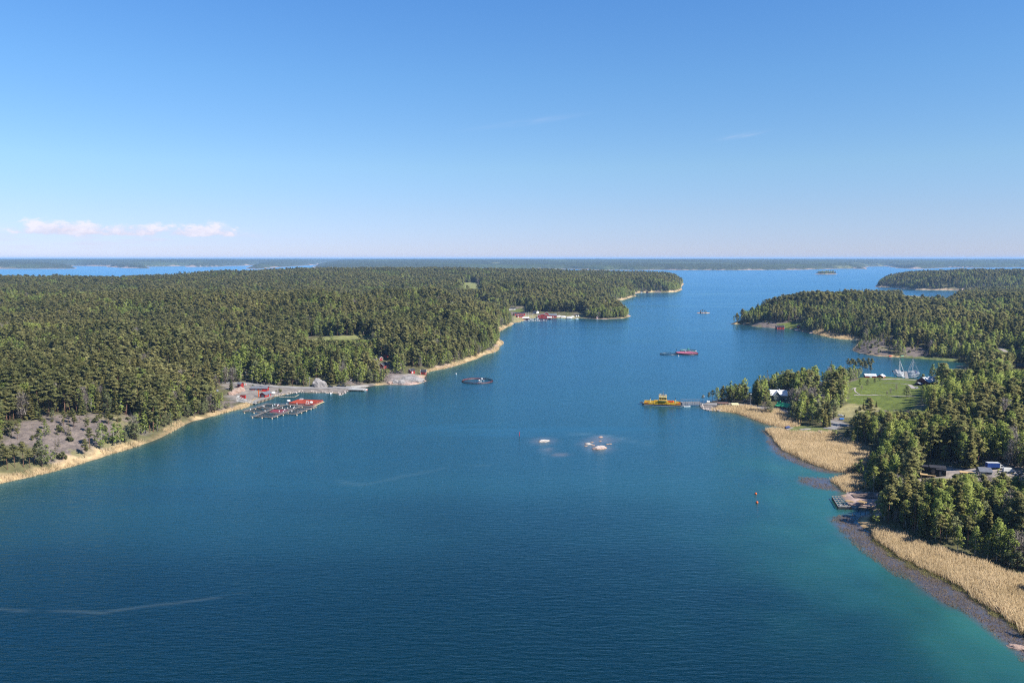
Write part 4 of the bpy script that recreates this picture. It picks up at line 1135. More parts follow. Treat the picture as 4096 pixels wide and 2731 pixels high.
px, py, dep = project(tx, ty, tz + 8 * scl)
seen = (px > -40) & (px < PW + 40) & (py < PH + 60)
print('TREES', len(tx), [int((kind_id == k).sum()) for k in range(6)])

LOOK = {'pine': ('pine_tree', 'pine tree', 'olive pine with bare trunk'), 'spruce': ('spruce_tree', 'spruce tree', 'narrow pointed dark spruce'),
        'birch': ('birch_tree', 'birch tree', 'bright green birch with pale stem'), 'alder': ('alder_tree', 'alder tree', 'rounded grey green alder'),
        'bare': ('leafless_tree', 'tree', 'grey leafless tree'), 'bush': ('juniper_bush', 'bush', 'dark green juniper')}
def where_is(x, y, z):
    ax, ay, _ = project(np.array([x]), np.array([y]), np.array([z])); ax, ay = float(ax[0]), float(ay[0])
    if x > 60 and y < 2500:
        if ay < 1275 and ax < 2880: return 'on the tiny rocky islet'
        if ay > 2000: return 'at the edge of the front reed bed'
        if ay > 1840 and ax > 3640: return 'around the black cabin and its rubble'
        if ay > 1840: return 'behind the two small reed beds'
        if ax > 3640 and ay > 1500: return 'in the wood beside the meadow'
        if ay > 1640: return 'between road and golden reed bed'
        if ax < 3300 and ay > 1480: return 'on the ferry point'
        if ay > 1500: return 'in or beside the sunny meadow'
        if ay > 1430: return 'by the bay of sailing boats'
        return 'on the wooded land across the bay'
    if x < 900 and y < 2000:
        if ay > 1655: return 'on the bare grey left hillside'
        if ax < 900: return 'in the wood above the left shore'
        if ay > 1500: return 'beside the fish farm yard'
        return 'in the wood behind the red cottages'
    return 'in the far wood'

for ki, kd in enumerate(KINDS):
    idx = np.nonzero(kind_id == ki)[0]
    score = np.where(seen[idx], dist[idx] / np.maximum(scl[idx], 0.3), 1e9) - np.where(hand[idx], 1e6, 0)
    order = idx[np.argsort(score)]
    sure = order[:300]
    rest = order[300:]
    nm, cat, look = LOOK[kd]
    for j, i in enumerate(sure):
        x, y, z = tx[i], ty[i], tz[i]
        tm, cm = PROTO[kd][int(rng.integers(0, 5))]
        w_ = where_is(x, y, z)
        size_ = 'small ' if scl[i] < 0.62 else ('tall ' if scl[i] > 1.12 else '')
        root = thing(nm, size_ + look + ' ' + w_, cat, (x, y, z - 0.1), turn[i], cat + 's ' + w_)
        s_ = float(scl[i]); root.scale = (s_ * float(rng.uniform(.9, 1.15)), s_ * float(rng.uniform(.9, 1.15)), s_)
        if kd == 'alder' and hand[i] and s_ < 0.85: root.scale = (s_ * 1.35, s_ * 1.35, s_)
        for pn, mesh_ in (('trunk', tm), ('crown', cm)):
            o = bpy.data.objects.new(pn, mesh_); C.objects.link(o); o.parent = root
            if pn == 'crown': o['tint'] = float(tint[i])
    if len(rest):
        near_ = dist[rest] < 900
        P = np.stack([tx[rest], ty[rest], tz[rest] - 0.1], 1)
        var = np.where(near_, rng.integers(4, 8, len(rest)), rng.integers(0, 4, len(rest)))
        tv = np.stack([np.zeros(len(rest)), np.zeros(len(rest)), turn[rest]], 1)
        sw = scl[rest] * rng.uniform(.9, 1.2, len(rest)) * np.where(dist[rest] > 1500, 1.25, 1.0)
        sv = np.stack([sw, sw, scl[rest]], 1)
        src = FARP[kd][0] + FARP[kd][1]
        o = scatter({'pine': 'pine_forest', 'spruce': 'spruce_forest', 'birch': 'birch_forest', 'alder': 'alder_thicket', 'bare': 'leafless_forest', 'bush': 'juniper_scrub'}[kd], P, var, tv, sv, tint[rest], src)
        tag(o, {'pine': 'the mass of olive pines covering both shores', 'spruce': 'darker pointed spruces scattered through the woods', 'birch': 'bright green birches in patches through the woods',
                'alder': 'grey green alders along the wooded shores', 'bare': 'pale grey leafless trees among the pines', 'bush': 'low junipers on open rock'}[kd], 'forest', kind='stuff')

# ------------------------------------------------------------------ reeds
def reed_material(name, a, b, c):
    m = bpy.data.materials.new(name); m.use_nodes = True
    t = NT(m.node_tree); t.n.clear()
    at_ = t.node('ShaderNodeAttribute', attribute_type='INSTANCER', attribute_name='tint')
    tc_ = t.node('ShaderNodeTexCoord'); s_ = t.node('ShaderNodeSeparateXYZ'); t.l.new(tc_.outputs['Object'], s_.inputs[0])
    col = t.mix(at_.outputs['Fac'], a, b)
    d = t.node('ShaderNodeBsdfDiffuse'); t.l.new(col, d.inputs[0])
    tr = t.node('ShaderNodeBsdfTranslucent'); t.l.new(col, tr.inputs[0])
    mx = t.node('ShaderNodeMixShader'); mx.inputs[0].default_value = 0.3
    t.l.new(d.outputs[0], mx.inputs[1]); t.l.new(tr.outputs[0], mx.inputs[2])
    o = t.node('ShaderNodeOutputMaterial'); t.l.new(mx.outputs[0], o.inputs[0])
    return m
REED = reed_material('dry_reed', (0.42, 0.315, 0.175), (0.66, 0.51, 0.315), None)
STUB = reed_material('drowned_reed_stubble', (0.13, 0.10, 0.06), (0.30, 0.22, 0.15), None)
SEDGE = reed_material('new_green_sedge', (0.15, 0.14, 0.05), (0.26, 0.24, 0.09), None)

def tuft(name, n, h, spread, width, seed, matl, lean=0.22):
    rnd = random.Random(seed); V = []; Fc = []
    for _ in range(n):
        x, y = rnd.uniform(-spread, spread), rnd.uniform(-spread, spread); a = rnd.uniform(0, 6.28); hh_ = h * rnd.uniform(.65, 1.15); w_ = width * rnd.uniform(.6, 1.3)
        dx, dy = rnd.gauss(0, lean) * hh_ + 0.12 * hh_, rnd.gauss(0, lean) * hh_
        o = len(V); ca, sa = math.cos(a) * w_, math.sin(a) * w_
        V += [(x - ca, y - sa, -0.3), (x + ca, y + sa, -0.3), (x + dx + ca * .7, y + dy + sa * .7, hh_ * .8), (x + dx * 1.5, y + dy * 1.5, hh_), (x + dx - ca * .7, y + dy - sa * .7, hh_ * .8)]
        Fc += [(o, o + 1, o + 2, o + 3, o + 4)]
        e_ = (-sa / (w_ + 1e-6) * .004, ca / (w_ + 1e-6) * .004)                # the other face of the blade
        V += [(px_ + e_[0], py_ + e_[1], pz_) for px_, py_, pz_ in V[o:o + 5]]; Fc += [(o + 9, o + 8, o + 7, o + 6, o + 5)]
    m = bpy.data.meshes.new(name); m.from_pydata(V, [], Fc); m.materials.append(matl); m.update()
    N = []
    for f_ in m.polygons:
        n_ = f_.normal * 0.45 + Vector((0, 0, 0.9)); N += [n_.normalized()] * 5
    order = [0] * len(V)
    for f_, k_ in zip(m.polygons, range(len(m.polygons))):
        for v_ in f_.vertices: order[v_] = 5 * k_
    m.polygons.foreach_set('use_smooth', [True] * len(m.polygons))
    m.normals_split_custom_set_from_vertices([tuple(N[i]) for i in order])
    return bpy.data.objects.new(name + '_source', m)
REED_SRC = [tuft('reed_tuft', 9, 2.3, 0.55, 0.045, s_, REED) for s_ in range(4)]
STUB_SRC = [tuft('stubble_tuft', 6, 0.55, 0.5, 0.05, s_, STUB, 0.8) for s_ in range(4)]
SEDGE_SRC = [tuft('sedge_tuft', 9, 0.9, 0.6, 0.05, s_, SEDGE, 0.4) for s_ in range(4)]

def fill(poly_px, spacing, seed):
    poly = W0(poly_px); xs = [p[0] for p in poly]; ys = [p[1] for p in poly]; r_ = np.random.default_rng(seed)
    nx = int((max(xs) - min(xs)) / spacing) + 1; ny = int((max(ys) - min(ys)) / spacing) + 1
    X, Y = np.meshgrid(min(xs) + np.arange(nx) * spacing, min(ys) + np.arange(ny) * spacing)
    X = X.ravel() + r_.uniform(-.6, .6, X.size) * spacing; Y = Y.ravel() + r_.uniform(-.6, .6, Y.size) * spacing
    sd = sdist(X, Y, poly) + (vnoise(X / 4, Y / 4, seed) - .5) * 3
    ax, ay, _ = project(X, Y, np.zeros(len(X)))
    m = (sd > 0) & (ax < PW + 700) & (ay < PH + 400)
    return X[m], Y[m], sd[m]

def reed_bed(name, label, polys, spacing, src, seed, thin=0.0, hmul=1.0):
    X = []; Y = []
    for k, p in enumerate(polys):
        a, b, _ = fill(p, spacing, seed + k); X.append(a); Y.append(b)
    X = np.concatenate(X); Y = np.concatenate(Y); r_ = np.random.default_rng(seed)
    n1 = fbm(X / 7, Y / 7, seed, 3)
    k = r_.random(len(X)) > thin * smoothstep(n1, 0.3, 0.7); X, Y, n1 = X[k], Y[k], n1[k]
    Z = np.maximum(ground_z(X, Y), 0)
    n = len(X); s_ = r_.uniform(.75, 1.2, n) * (0.82 + 0.30 * n1) * hmul
    o = scatter(name, np.stack([X, Y, Z], 1), r_.integers(0, 4, n), np.stack([np.zeros(n), np.zeros(n), r_.random(n) * 6.28 if hmul < .9 else r_.normal(2.6, .5, n)], 1), np.stack([s_ * 1.1, s_ * 1.1, s_], 1),
                np.clip(0.40 + 1.1 * (n1 - .5) + 0.25 * r_.random(n), 0, 1), src)
    print(name, n)
    return tag(o, label, 'reeds', kind='stuff')
reed_bed('front_reed_bed', 'tall golden dry reeds along the near right shore', [BED_FRONT], 0.62, REED_SRC, 201)
reed_bed('middle_reed_bed', 'broad golden reed bed below the heap of cut reed', [BED_MAIN], 0.72, REED_SRC, 202)
reed_bed('small_reed_bed', 'small golden reed bed above the unfinished jetty', [BED_SMALL], 0.7, REED_SRC, 203)
reed_bed('ferry_reed_bed', 'golden reeds between the ferry road and the water', [BED_FERRY], 0.85, REED_SRC, 204, 0.3)
reed_bed('cove_reed_bed', 'pale reeds lining the cove across the bay', [BED_COVE, BED_BAY], 1.8, REED_SRC, 205, 0.2)
reed_bed('water_stubble', 'brown drowned reed stubble standing in the shallows', [WEED_OUT], 0.75, STUB_SRC, 206, 0.75, 0.8)
reed_bed('middle_stubble', 'brown drowned stubble in the water off the middle reeds', [WEED_MID, WEED_LOW], 0.95, STUB_SRC, 207, 0.85, 0.8)
SEDGE_BAND = [(3486, 2132), (3520, 2165), (3619, 2225), (3733, 2280), (3848, 2330), (3943, 2405), (4038, 2465), (4140, 2530), (4110, 2550), (4038, 2500), (3943, 2443), (3848, 2367), (3733, 2314), (3619, 2260), (3543, 2211), (3493, 2165)]
reed_bed('sedge_band', 'greenish sedge between the golden reeds and the water', [SEDGE_BAND], 0.8, SEDGE_SRC, 208, 0.3, 0.8)
# the narrow belt of reed along the left shore
def belt(ld, x0, x1, y0, y1, seed, name, label, lo, hi):
    r_ = np.random.default_rng(seed); X = []; Y = []
    P = [p for p in ld.poly]
    for (ax, ay), (bx, by) in zip(P[:-1], P[1:]):
        ln = math.hypot(bx - ax, by - ay)
        if not (x0 < ax < x1 and y0 < ay < y1) or ln > 250: continue
        n = int(ln * 3.2); t_ = r_.random(n)
        nx_, ny_ = -(by - ay) / ln, (bx - ax) / ln
        w_ = r_.uniform(lo, hi, n); X.append(ax + (bx - ax) * t_ + nx_ * w_); Y.append(ay + (by - ay) * t_ + ny_ * w_)
    X = np.concatenate(X); Y = np.concatenate(Y)
    n1 = vnoise(X / 28, Y / 28, seed); k = (r_.random(len(X)) < smoothstep(n1, 0.28, 0.6)) ; X, Y, n1 = X[k], Y[k], n1[k]
    ax, ay, _ = project(X, Y, np.zeros(len(X)))
    ok = ~(((ax > 1020) & (ax < 1500) & (ay > 1530) & (ay < 1600)) | ((ax > 1560) & (ax < 1715) & (ay > 1490))) & (ax > -900)
    X, Y, n1 = X[ok], Y[ok], n1[ok]
    Z = np.maximum(ground_z(X, Y), 0); n = len(X); s_ = r_.uniform(.7, 1.15, n)
    o = scatter(name, np.stack([X, Y, Z], 1), r_.integers(0, 4, n), np.stack([np.zeros(n), np.zeros(n), r_.normal(2.6, .6, n)], 1), np.stack([s_ * 1.1, s_ * 1.1, s_ * .8], 1), np.clip(.3 + .6 * r_.random(n), 0, 1), REED_SRC)
    print(name, n)
    return tag(o, label, 'reeds', kind='stuff')
belt(L, -500, 600, 300, 1500, 301, 'shore_reed_belt', 'thin golden belt of reed along the left shore', -2.5, 3.0)

# ------------------------------------------------------------------ builders for the made things
def frame_of(A, Bp, z=None):
    """Base line of a thing from two spots in the photograph: origin, length, angle."""
    if z is None: z = float(ground_at((A[0] + Bp[0]) / 2, (A[1] + Bp[1]) / 2)[2])
    p = at(A[0], A[1], z); q = at(Bp[0], Bp[1], z)
    return p, q, float(np.hypot(*(q - p)[:2])), math.atan2(q[1] - p[1], q[0] - p[0]), z

def house(name, label, cat, A, Bp, depth, wh, rh, wall, roof, ridge='x', z=None, over=0.35, wins=(), doors=(), trim=None, chimney=None, group=None, base=1.5, mono=False, frame_mat='white', L_=None):
    """A and Bp are the foot of the wall turned to the viewer; x runs along it, y away from the viewer."""
    p, q, ln, ang, z = frame_of(A, Bp, z)
    if L_: ln = L_
    root = thing(name, label, cat, (*((p + q) / 2)[:2], z), ang, group)
    x0, x1, y0, y1 = -ln / 2, ln / 2, 0.0, depth
    m = MB(); m.box(x0, x1, y0, y1, -base, wh)
    if mono: pass
    elif ridge == 'x':
        for s_ in (x0, x1): m.add([(s_, y0, wh), (s_, y1, wh), (s_, depth / 2, wh + rh)], [(0, 1, 2)])
    else:
        for s_ in (y0, y1): m.add([(x0, s_, wh), (x1, s_, wh), (0, s_, wh + rh)], [(0, 1, 2)])
    wo_ = m.build('wall', M[wall], root)
    r = MB(); t_ = 0.16; o_ = over
    if mono:
        r.add([(x0 - o_, y0 - o_, wh + .02), (x1 + o_, y0 - o_, wh + .02), (x1 + o_, y1 + o_, wh + rh), (x0 - o_, y1 + o_, wh + rh)] + [(x0 - o_, y0 - o_, wh + .02 + t_), (x1 + o_, y0 - o_, wh + .02 + t_), (x1 + o_, y1 + o_, wh + rh + t_), (x0 - o_, y1 + o_, wh + rh + t_)],
              [(3, 2, 1, 0), (4, 5, 6, 7), (0, 1, 5, 4), (1, 2, 6, 5), (2, 3, 7, 6), (3, 0, 4, 7)])
    else:
        half = depth / 2 if ridge == 'x' else ln / 2
        sl = rh / half
        for sg in (-1, 1):
            e0, e1 = sg * (half + o_), 0.0; z0, z1 = wh - o_ * sl + .03, wh + rh + .03
            if ridge == 'x':
                c = [(x0 - o_, depth / 2 + e0, z0), (x1 + o_, depth / 2 + e0, z0), (x1 + o_, depth / 2, z1), (x0 - o_, depth / 2, z1)]
            else:
                c = [(e0, y0 - o_, z0), (e0, y1 + o_, z0), (0, y1 + o_, z1), (0, y0 - o_, z1)]
            vs = c + [(a, b, h_ + t_) for a, b, h_ in c]
            r.add(vs, [(0, 1, 2, 3), (7, 6, 5, 4), (0, 4, 5, 1), (1, 5, 6, 2), (2, 6, 7, 3), (3, 7, 4, 0)])
    ro_ = r.build('roof', M[roof], root)
    if chimney:
        cx, cy, ch, cm = chimney
        MB().box(cx - .35, cx + .35, cy - .35, cy + .35, wh, wh + rh + ch).build('chimney', M[cm], ro_)
    for f_, u, v, w_, h_ in wins:
        a = MB(); g = MB(); e = 0.10
        if f_ == 'f': a.box(u - w_ / 2, u + w_ / 2, -0.06, 0.02, v, v + h_); g.box(u - w_ / 2 + e, u + w_ / 2 - e, -0.09, -0.055, v + e, v + h_ - e)
        elif f_ == 'r': a.box(x1 - .02, x1 + .06, u - w_ / 2, u + w_ / 2, v, v + h_); g.box(x1 + .055, x1 + .09, u - w_ / 2 + e, u + w_ / 2 - e, v + e, v + h_ - e)
        else: a.box(x0 - .06, x0 + .02, u - w_ / 2, u + w_ / 2, v, v + h_); g.box(x0 - .09, x0 - .055, u - w_ / 2 + e, u + w_ / 2 - e, v + e, v + h_ - e)
        w0 = a.build('window', M[frame_mat], root); g.build('pane', M['glass'], w0)
    for f_, u, w_, h_, dm in doors:
        a = MB()
        if f_ == 'f': a.box(u - w_ / 2, u + w_ / 2, -0.08, 0.02, 0, h_)
        elif f_ == 'r': a.box(x1 - .02, x1 + .08, u - w_ / 2, u + w_ / 2, 0, h_)
        else: a.box(x0 - .08, x0 + .02, u - w_ / 2, u + w_ / 2, 0, h_)
        a.build('door', M[dm], root)
    if trim:
        a = MB(); b_ = 0.11
        for cx in (x0, x1):
            a.box(cx - b_, cx + b_, y0 - .05, y0 + .09, 0, wh - .05)
        if ridge == 'y' and not mono:
            for sg in (-1, 1):
                a.beam((sg * (ln / 2 + o_), -o_ - .06, wh - o_ * rh / (ln / 2) + .06), (0, -o_ - .06, wh + rh + .06), .12, .3)
        elif not mono:
            for cx in (x0 - o_ - .06, x1 + o_ + .06):
                for sg in (-1, 1):
                    a.beam((cx, depth / 2 + sg * (depth / 2 + o_), wh - o_ * rh / (depth / 2) + .06), (cx, depth / 2, wh + rh + .06), .12, .28)
        a.build('trim', M[trim], root)
    return root

def hull_sections(ln, bm, h, n=9, stern=0.8, fine=0.55, draft=0.3):
    V = []; Fc = []
    for i in range(n):
        t = i / (n - 1.0); x = -ln / 2 + ln * t
        hb = bm / 2 * (stern + (1 - stern) * min(1, t / .35)) * (1 - (max(0, (t - fine) / (1 - fine))) ** 2.2 * 0.97)
        zt = h * (0.9 + 0.35 * t * t)
        V += [(x, -hb, zt), (x, -hb * .8, -draft), (x, hb * .8, -draft), (x, hb, zt)]
    for i in range(n - 1):
        o = 4 * i
        Fc += [(o, o + 4, o + 5, o + 1), (o + 1, o + 5, o + 6, o + 2), (o + 2, o + 6, o + 7, o + 3)]
    Fc += [(0, 1, 2, 3), (4 * n - 1, 4 * n - 2, 4 * n - 3, 4 * n - 4)]
    return V, Fc, n

def decked_hull(ln, bm, h, **k):
    V, Fc, n = hull_sections(ln, bm, h, **k)
    for i in range(n - 1): Fc.append((4 * i + 3, 4 * i + 7, 4 * i + 4, 4 * i))
    return MB().add(V, Fc)

def open_hull(ln, bm, h, **k):
    V, Fc, n = hull_sections(ln, bm, h, **k)
    m = MB().add(V, Fc)
    inner = [(x * .96, y * .88, max(z - .0, -.05) if z > 0 else 0.12) for x, y, z in V]
    m.add(inner, [tuple(f[::-1]) for f in Fc])
    for i in range(n - 1):
        for a, b_ in ((0, 0), (3, 3)):
            m.add([V[4 * i + a], V[4 * i + 4 + a], inner[4 * i + 4 + a], inner[4 * i + a]], [(0, 1, 2, 3)])
    return m

def motor_boat(label, loc, rz, ln=6.5, group=None, cover=None, cat='motor boat', hull='gelcoat'):
    root = thing('motor_boat', label, cat, loc, rz, group)
    decked_hull(ln, ln * .34, .85).build('hull', M[hull], root)
    if cover:
        m = MB(); n = 6
        m.prism([(-ln * .48, -ln * .15), (ln * .2, -ln * .16), (ln * .46, 0), (ln * .2, ln * .16), (-ln * .48, ln * .15)], .8, 1.0)
        m.add([(-ln * .48, -ln * .15, 1.0), (ln * .2, -ln * .16, 1.0), (ln * .46, 0, 1.0), (ln * .2, ln * .16, 1.0), (-ln * .48, ln * .15, 1.0), (-ln * .42, 0, 1.55), (ln * .15, 0, 1.75)],
              [(0, 1, 6, 5), (1, 2, 6), (2, 3, 6), (3, 4, 5, 6), (4, 0, 5)])
        m.build('cover', M[cover], root)
    else:
        MB().prism([(-ln * .2, -ln * .12), (ln * .18, -ln * .12), (ln * .3, 0), (ln * .18, ln * .12), (-ln * .2, ln * .12)], .8, 1.35).build('cabin', M['gelcoat'], root)
        m = MB(); m.add([(ln * .02, -ln * .12, 1.35), (ln * .02, ln * .12, 1.35), (-ln * .06, ln * .1, 1.95), (-ln * .06, -ln * .1, 1.95), (ln * .05, -ln * .12, 1.35), (ln * .05, ln * .12, 1.35), (-ln * .03, ln * .1, 1.95), (-ln * .03, -ln * .1, 1.95)],
                        [(0, 1, 2, 3), (7, 6, 5, 4), (0, 4, 5, 1), (1, 5, 6, 2), (2, 6, 7, 3), (3, 7, 4, 0)])
        m.build('windscreen', M['glass'], root)
    MB().box(-ln * .5 - .45, -ln * .5 + .05, -.22, .22, -.2, 1.25).build('outboard', M['darksteel'], root)
    return root

def sail_boat(label, loc, rz, ln=9.5, mast=12.5, group=None, cover='bluetarp', hull='gelcoat', sprayhood='bluetarp'):
    root = thing('sailing_boat', label, 'sailing boat', loc, rz, group)
    decked_hull(ln, ln * .32, 1.05, stern=.7, fine=.4).build('hull', M[hull], root)
    MB().prism([(-ln * .22, -ln * .1), (ln * .12, -ln * .1), (ln * .26, -ln * .03), (ln * .26, ln * .03), (ln * .12, ln * .1), (-ln * .22, ln * .1)], 1.0, 1.55).build('cabin', M['gelcoat'], root)
    ms = MB().tube([(ln * .08, 0, 1.2), (ln * .08, 0, 1.2 + mast)], [.11, .07], 6)
    for f_ in (.5, .75): ms.beam((ln * .08, -.9, 1.2 + mast * f_), (ln * .08, .9, 1.2 + mast * f_), .06, .06)
    ms.build('mast', M['white'], root)
    MB().tube([(ln * .08, 0, 2.3), (-ln * .34, 0, 2.3)], [.16, .13], 6).build('boom', M[cover], root)
    MB().tube([(ln * .48, 0, 1.3), (ln * .08, 0, 1.2 + mast * .97)], .085, 5).build('furled_jib', M['white'], root)
    MB().tube([(-ln * .48, 0, 1.2), (ln * .08, 0, 1.2 + mast * .99)], .022, 4).build('backstay', M['pole'], root)
    MB().lathe([(ln * .1, 0), (ln * .09, .45), (ln * .03, .62)], (-ln * .2, 0, 1.5), 8).build('sprayhood', M[sprayhood], root)
    return root

def car(label, loc, rz, paint, ln=4.4, h=1.45, name='parked_car', cat='car', group=None, van=False):
    root = thing(name, label, cat, loc, rz, group); w_ = 1.8
    prof = [(-ln / 2, .35), (-ln / 2, .85), (-ln * .42, .95), (ln * .2, .95), (ln * .47, .8), (ln / 2, .65), (ln / 2, .35)] if not van else [(-ln / 2, .35), (-ln / 2, 1.0), (ln * .3, 1.0), (ln * .47, .9), (ln / 2, .7), (ln / 2, .35)]
    m = MB(); n = len(prof)
    m.add([(x, -w_ / 2, z) for x, z in prof] + [(x, w_ / 2, z) for x, z in prof], [tuple(range(n)), tuple(range(2 * n - 1, n - 1, -1))] + [((i + 1) % n, i, n + i, n + (i + 1) % n) for i in range(n)])
    m.build('body', M[paint], root)
    cb = [(-ln * .42, .95), (-ln * .33, h), (ln * .05, h), (ln * .22, .95)] if not van else [(-ln * .49, 1.0), (-ln * .48, h), (ln * .22, h), (ln * .36, 1.0)]
    m = MB(); a = .82
    m.add([(x, -a if z < h else -a * .85, z) for x, z in cb] + [(x, a if z < h else a * .85, z) for x, z in cb], [(0, 1, 2, 3), (7, 6, 5, 4), (1, 0, 4, 5), (2, 1, 5, 6), (3, 2, 6, 7)])
    m.build('cabin', M['glass' if not van else paint], root)
    MB().box(cb[1][0] + .05, cb[2][0] - .05, -.68, .68, h + .003, h + .05).build('car_roof', M[paint], root)
    for sx in (-.3, .31):
        for sy in (-1, 1):
            MB().tube([(ln * sx, sy * .72, .33), (ln * sx, sy * .93, .33)], .33, 10).build('wheel', M['tyre'], root)
    return root

def lamp_post(label, base, top_px, arm=True, group='street lamps along the shore roads'):
    g = ground_at(*base)
    h_ = (base[1] - top_px) * g[1] / F * 1.02
    root = thing('street_lamp', label, 'street lamp', g, 0, group)
    MB().tube([(0, 0, -.5), (0, 0, h_)], [.12, .07], 6).build('pole', M['pole'], root)
    MB().box(-.5, .7, -.28, .28, h_, h_ + .28).build('lamp_head', M['white'], root)
    return root

def ring_cage(label, c_px, diam, net, pipe='darksteel', h_=1.5, group=None, netlabel=None, feeders=(), fill=None):
    c = at(*c_px)
    root = thing('fish_cage', label, 'fish cage', c, 0, group)
    n = 48; r_ = diam / 2
    for rr in (r_, r_ - .7):
        m = MB(); pts = [(rr * math.cos(2 * math.pi * k / n), rr * math.sin(2 * math.pi * k / n), .16) for k in range(n + 1)]
        m.tube(pts, .24, 6, False); m.build('float_pipe', M[pipe], root)
    m = MB(); m.tube([(r_ * .985 * math.cos(2 * math.pi * k / n), r_ * .985 * math.sin(2 * math.pi * k / n), h_) for k in range(n + 1)], .11, 5, False); m.build('handrail', M[pipe], root)
    m = MB()
    for k in range(24):
        a = 2 * math.pi * k / 24; m.beam((r_ * math.cos(a), r_ * math.sin(a), .1), (r_ * .985 * math.cos(a), r_ * .985 * math.sin(a), h_), .14, .14)
    m.build('stanchions', M[pipe], root)
    if net:
        m = MB(); V = []; Fc = []
        for k in range(n):
            a = 2 * math.pi * k / n; V += [(r_ * .965 * math.cos(a), r_ * .965 * math.sin(a), -.5), (r_ * .965 * math.cos(a), r_ * .965 * math.sin(a), h_ - .1)]
        # meshes of the net: narrow strands with gaps between them
        m = MB(); nn = 120
        for k in range(nn):
            a = 2 * math.pi * k / nn; b_ = a + 2 * math.pi / nn * (.42 if not fill else .9)
            m.add([(r_ * .965 * math.cos(a), r_ * .965 * math.sin(a), -.3), (r_ * .965 * math.cos(b_), r_ * .965 * math.sin(b_), -.3), (r_ * .965 * math.cos(b_), r_ * .965 * math.sin(b_), h_ - .1), (r_ * .965 * math.cos(a), r_ * .965 * math.sin(a), h_ - .1)], [(0, 1, 2, 3)])
        m.build('net', M[net], root)
    if fill:
        m = MB(); nr = 10
        V = [(0, 0, .25)]; Fc = []
        for j in range(1, nr + 1):
            q = j / nr
            for k in range(n): V.append((r_ * .95 * q * math.cos(2 * math.pi * k / n), r_ * .95 * q * math.sin(2 * math.pi * k / n), .25 + (h_ - .3) * q ** 3))
        for k in range(n): Fc.append((0, 1 + k, 1 + (k + 1) % n))
        for j in range(nr - 1):
            for k in range(n): Fc.append((1 + j * n + k, 1 + (j + 1) * n + k, 1 + (j + 1) * n + (k + 1) % n, 1 + j * n + (k + 1) % n))
        m.add(V, Fc); m.build('bird_net', M[fill], root)
    return root

def feeder(label, p, s=1.0, group=None, hop='gelcoat', z=0.0):
    root = thing('fish_feeder', label, 'fish feeder', (p[0], p[1], z), random.Random(int(p[0] * 7)).random(), group)
    MB().lathe([(.25 * s, 1.0 * s), (.95 * s, 1.6 * s), (1.0 * s, 2.0 * s), (.8 * s, 2.35 * s), (.2 * s, 2.5 * s)], n=12).build('hopper', M[hop], root)
    m = MB()
    for k in range(4):
        a = .785 + 1.571 * k; m.beam((.9 * s * math.cos(a), .9 * s * math.sin(a), .2), (.6 * s * math.cos(a), .6 * s * math.sin(a), 1.6 * s), .09, .09)
    m.build('legs', M['pole'], root)
    for k in range(3):
        a = 2.094 * k; MB().lathe([(.3, 0), (.75 * s, .06), (.75 * s, .26), (.3, .32)], (1.7 * s * math.cos(a), 1.7 * s * math.sin(a), 0), 8).build('float', M['gelcoat'], root)
    return root

def buoy(label, px, py, r_, matl, group=None, name='buoy', cat='buoy'):
    root = thing(name, label, cat, at(px, py), 0, group)
    MB().ball((0, 0, r_ * .5), r_, 10).build('float', M[matl], root, True)
    MB().tube([(0, 0, r_ * 1.3), (0, 0, r_ * 1.9)], r_ * .16, 6).build('ring', M['darksteel'], root)
    return root

def rock_mesh(rx, ry, rz_, seed, sub=4, sharp=.35):
    import bmesh
    bm = bmesh.new(); bmesh.ops.create_icosphere(bm, subdivisions=sub, radius=1.0)
    r_ = random.Random(seed); ax = [Vector((r_.gauss(0, 1), r_.gauss(0, 1), r_.gauss(0, .7))).normalized() for _ in range(14)]; lim = [r_.uniform(.70, .97) for _ in ax]
    for v in bm.verts:
        p = v.co.normalized(); s_ = 1.0
        for a, l_ in zip(ax, lim):
            d = p.dot(a)
            if d > l_: s_ = min(s_, l_ / d)
        q = float(fbm(np.array([p.x * 3 + seed]), np.array([p.y * 3 + p.z * 2.3]), seed, 4)[0])
        s_ *= 1 + (q - .5) * sharp
        v.co = Vector((p.x * rx * s_, p.y * ry * s_, p.z * rz_ * s_))
    m = bpy.data.meshes.new('rock'); bm.to_mesh(m); bm.free()
    return m

def rock(name, label, cat, loc, rx, ry, rz_, seed, matl, rot=0.0, group=None, sub=4):
    m = rock_mesh(rx, ry, rz_, seed, sub); m.materials.append(matl)
    m.polygons.foreach_set('use_smooth', [False] * len(m.polygons))
    o = bpy.data.objects.new(name, m); C.objects.link(o); o.location = tuple(map(float, loc)); o.rotation_euler = (0, 0, rot)
    return tag(o, label, cat, group)

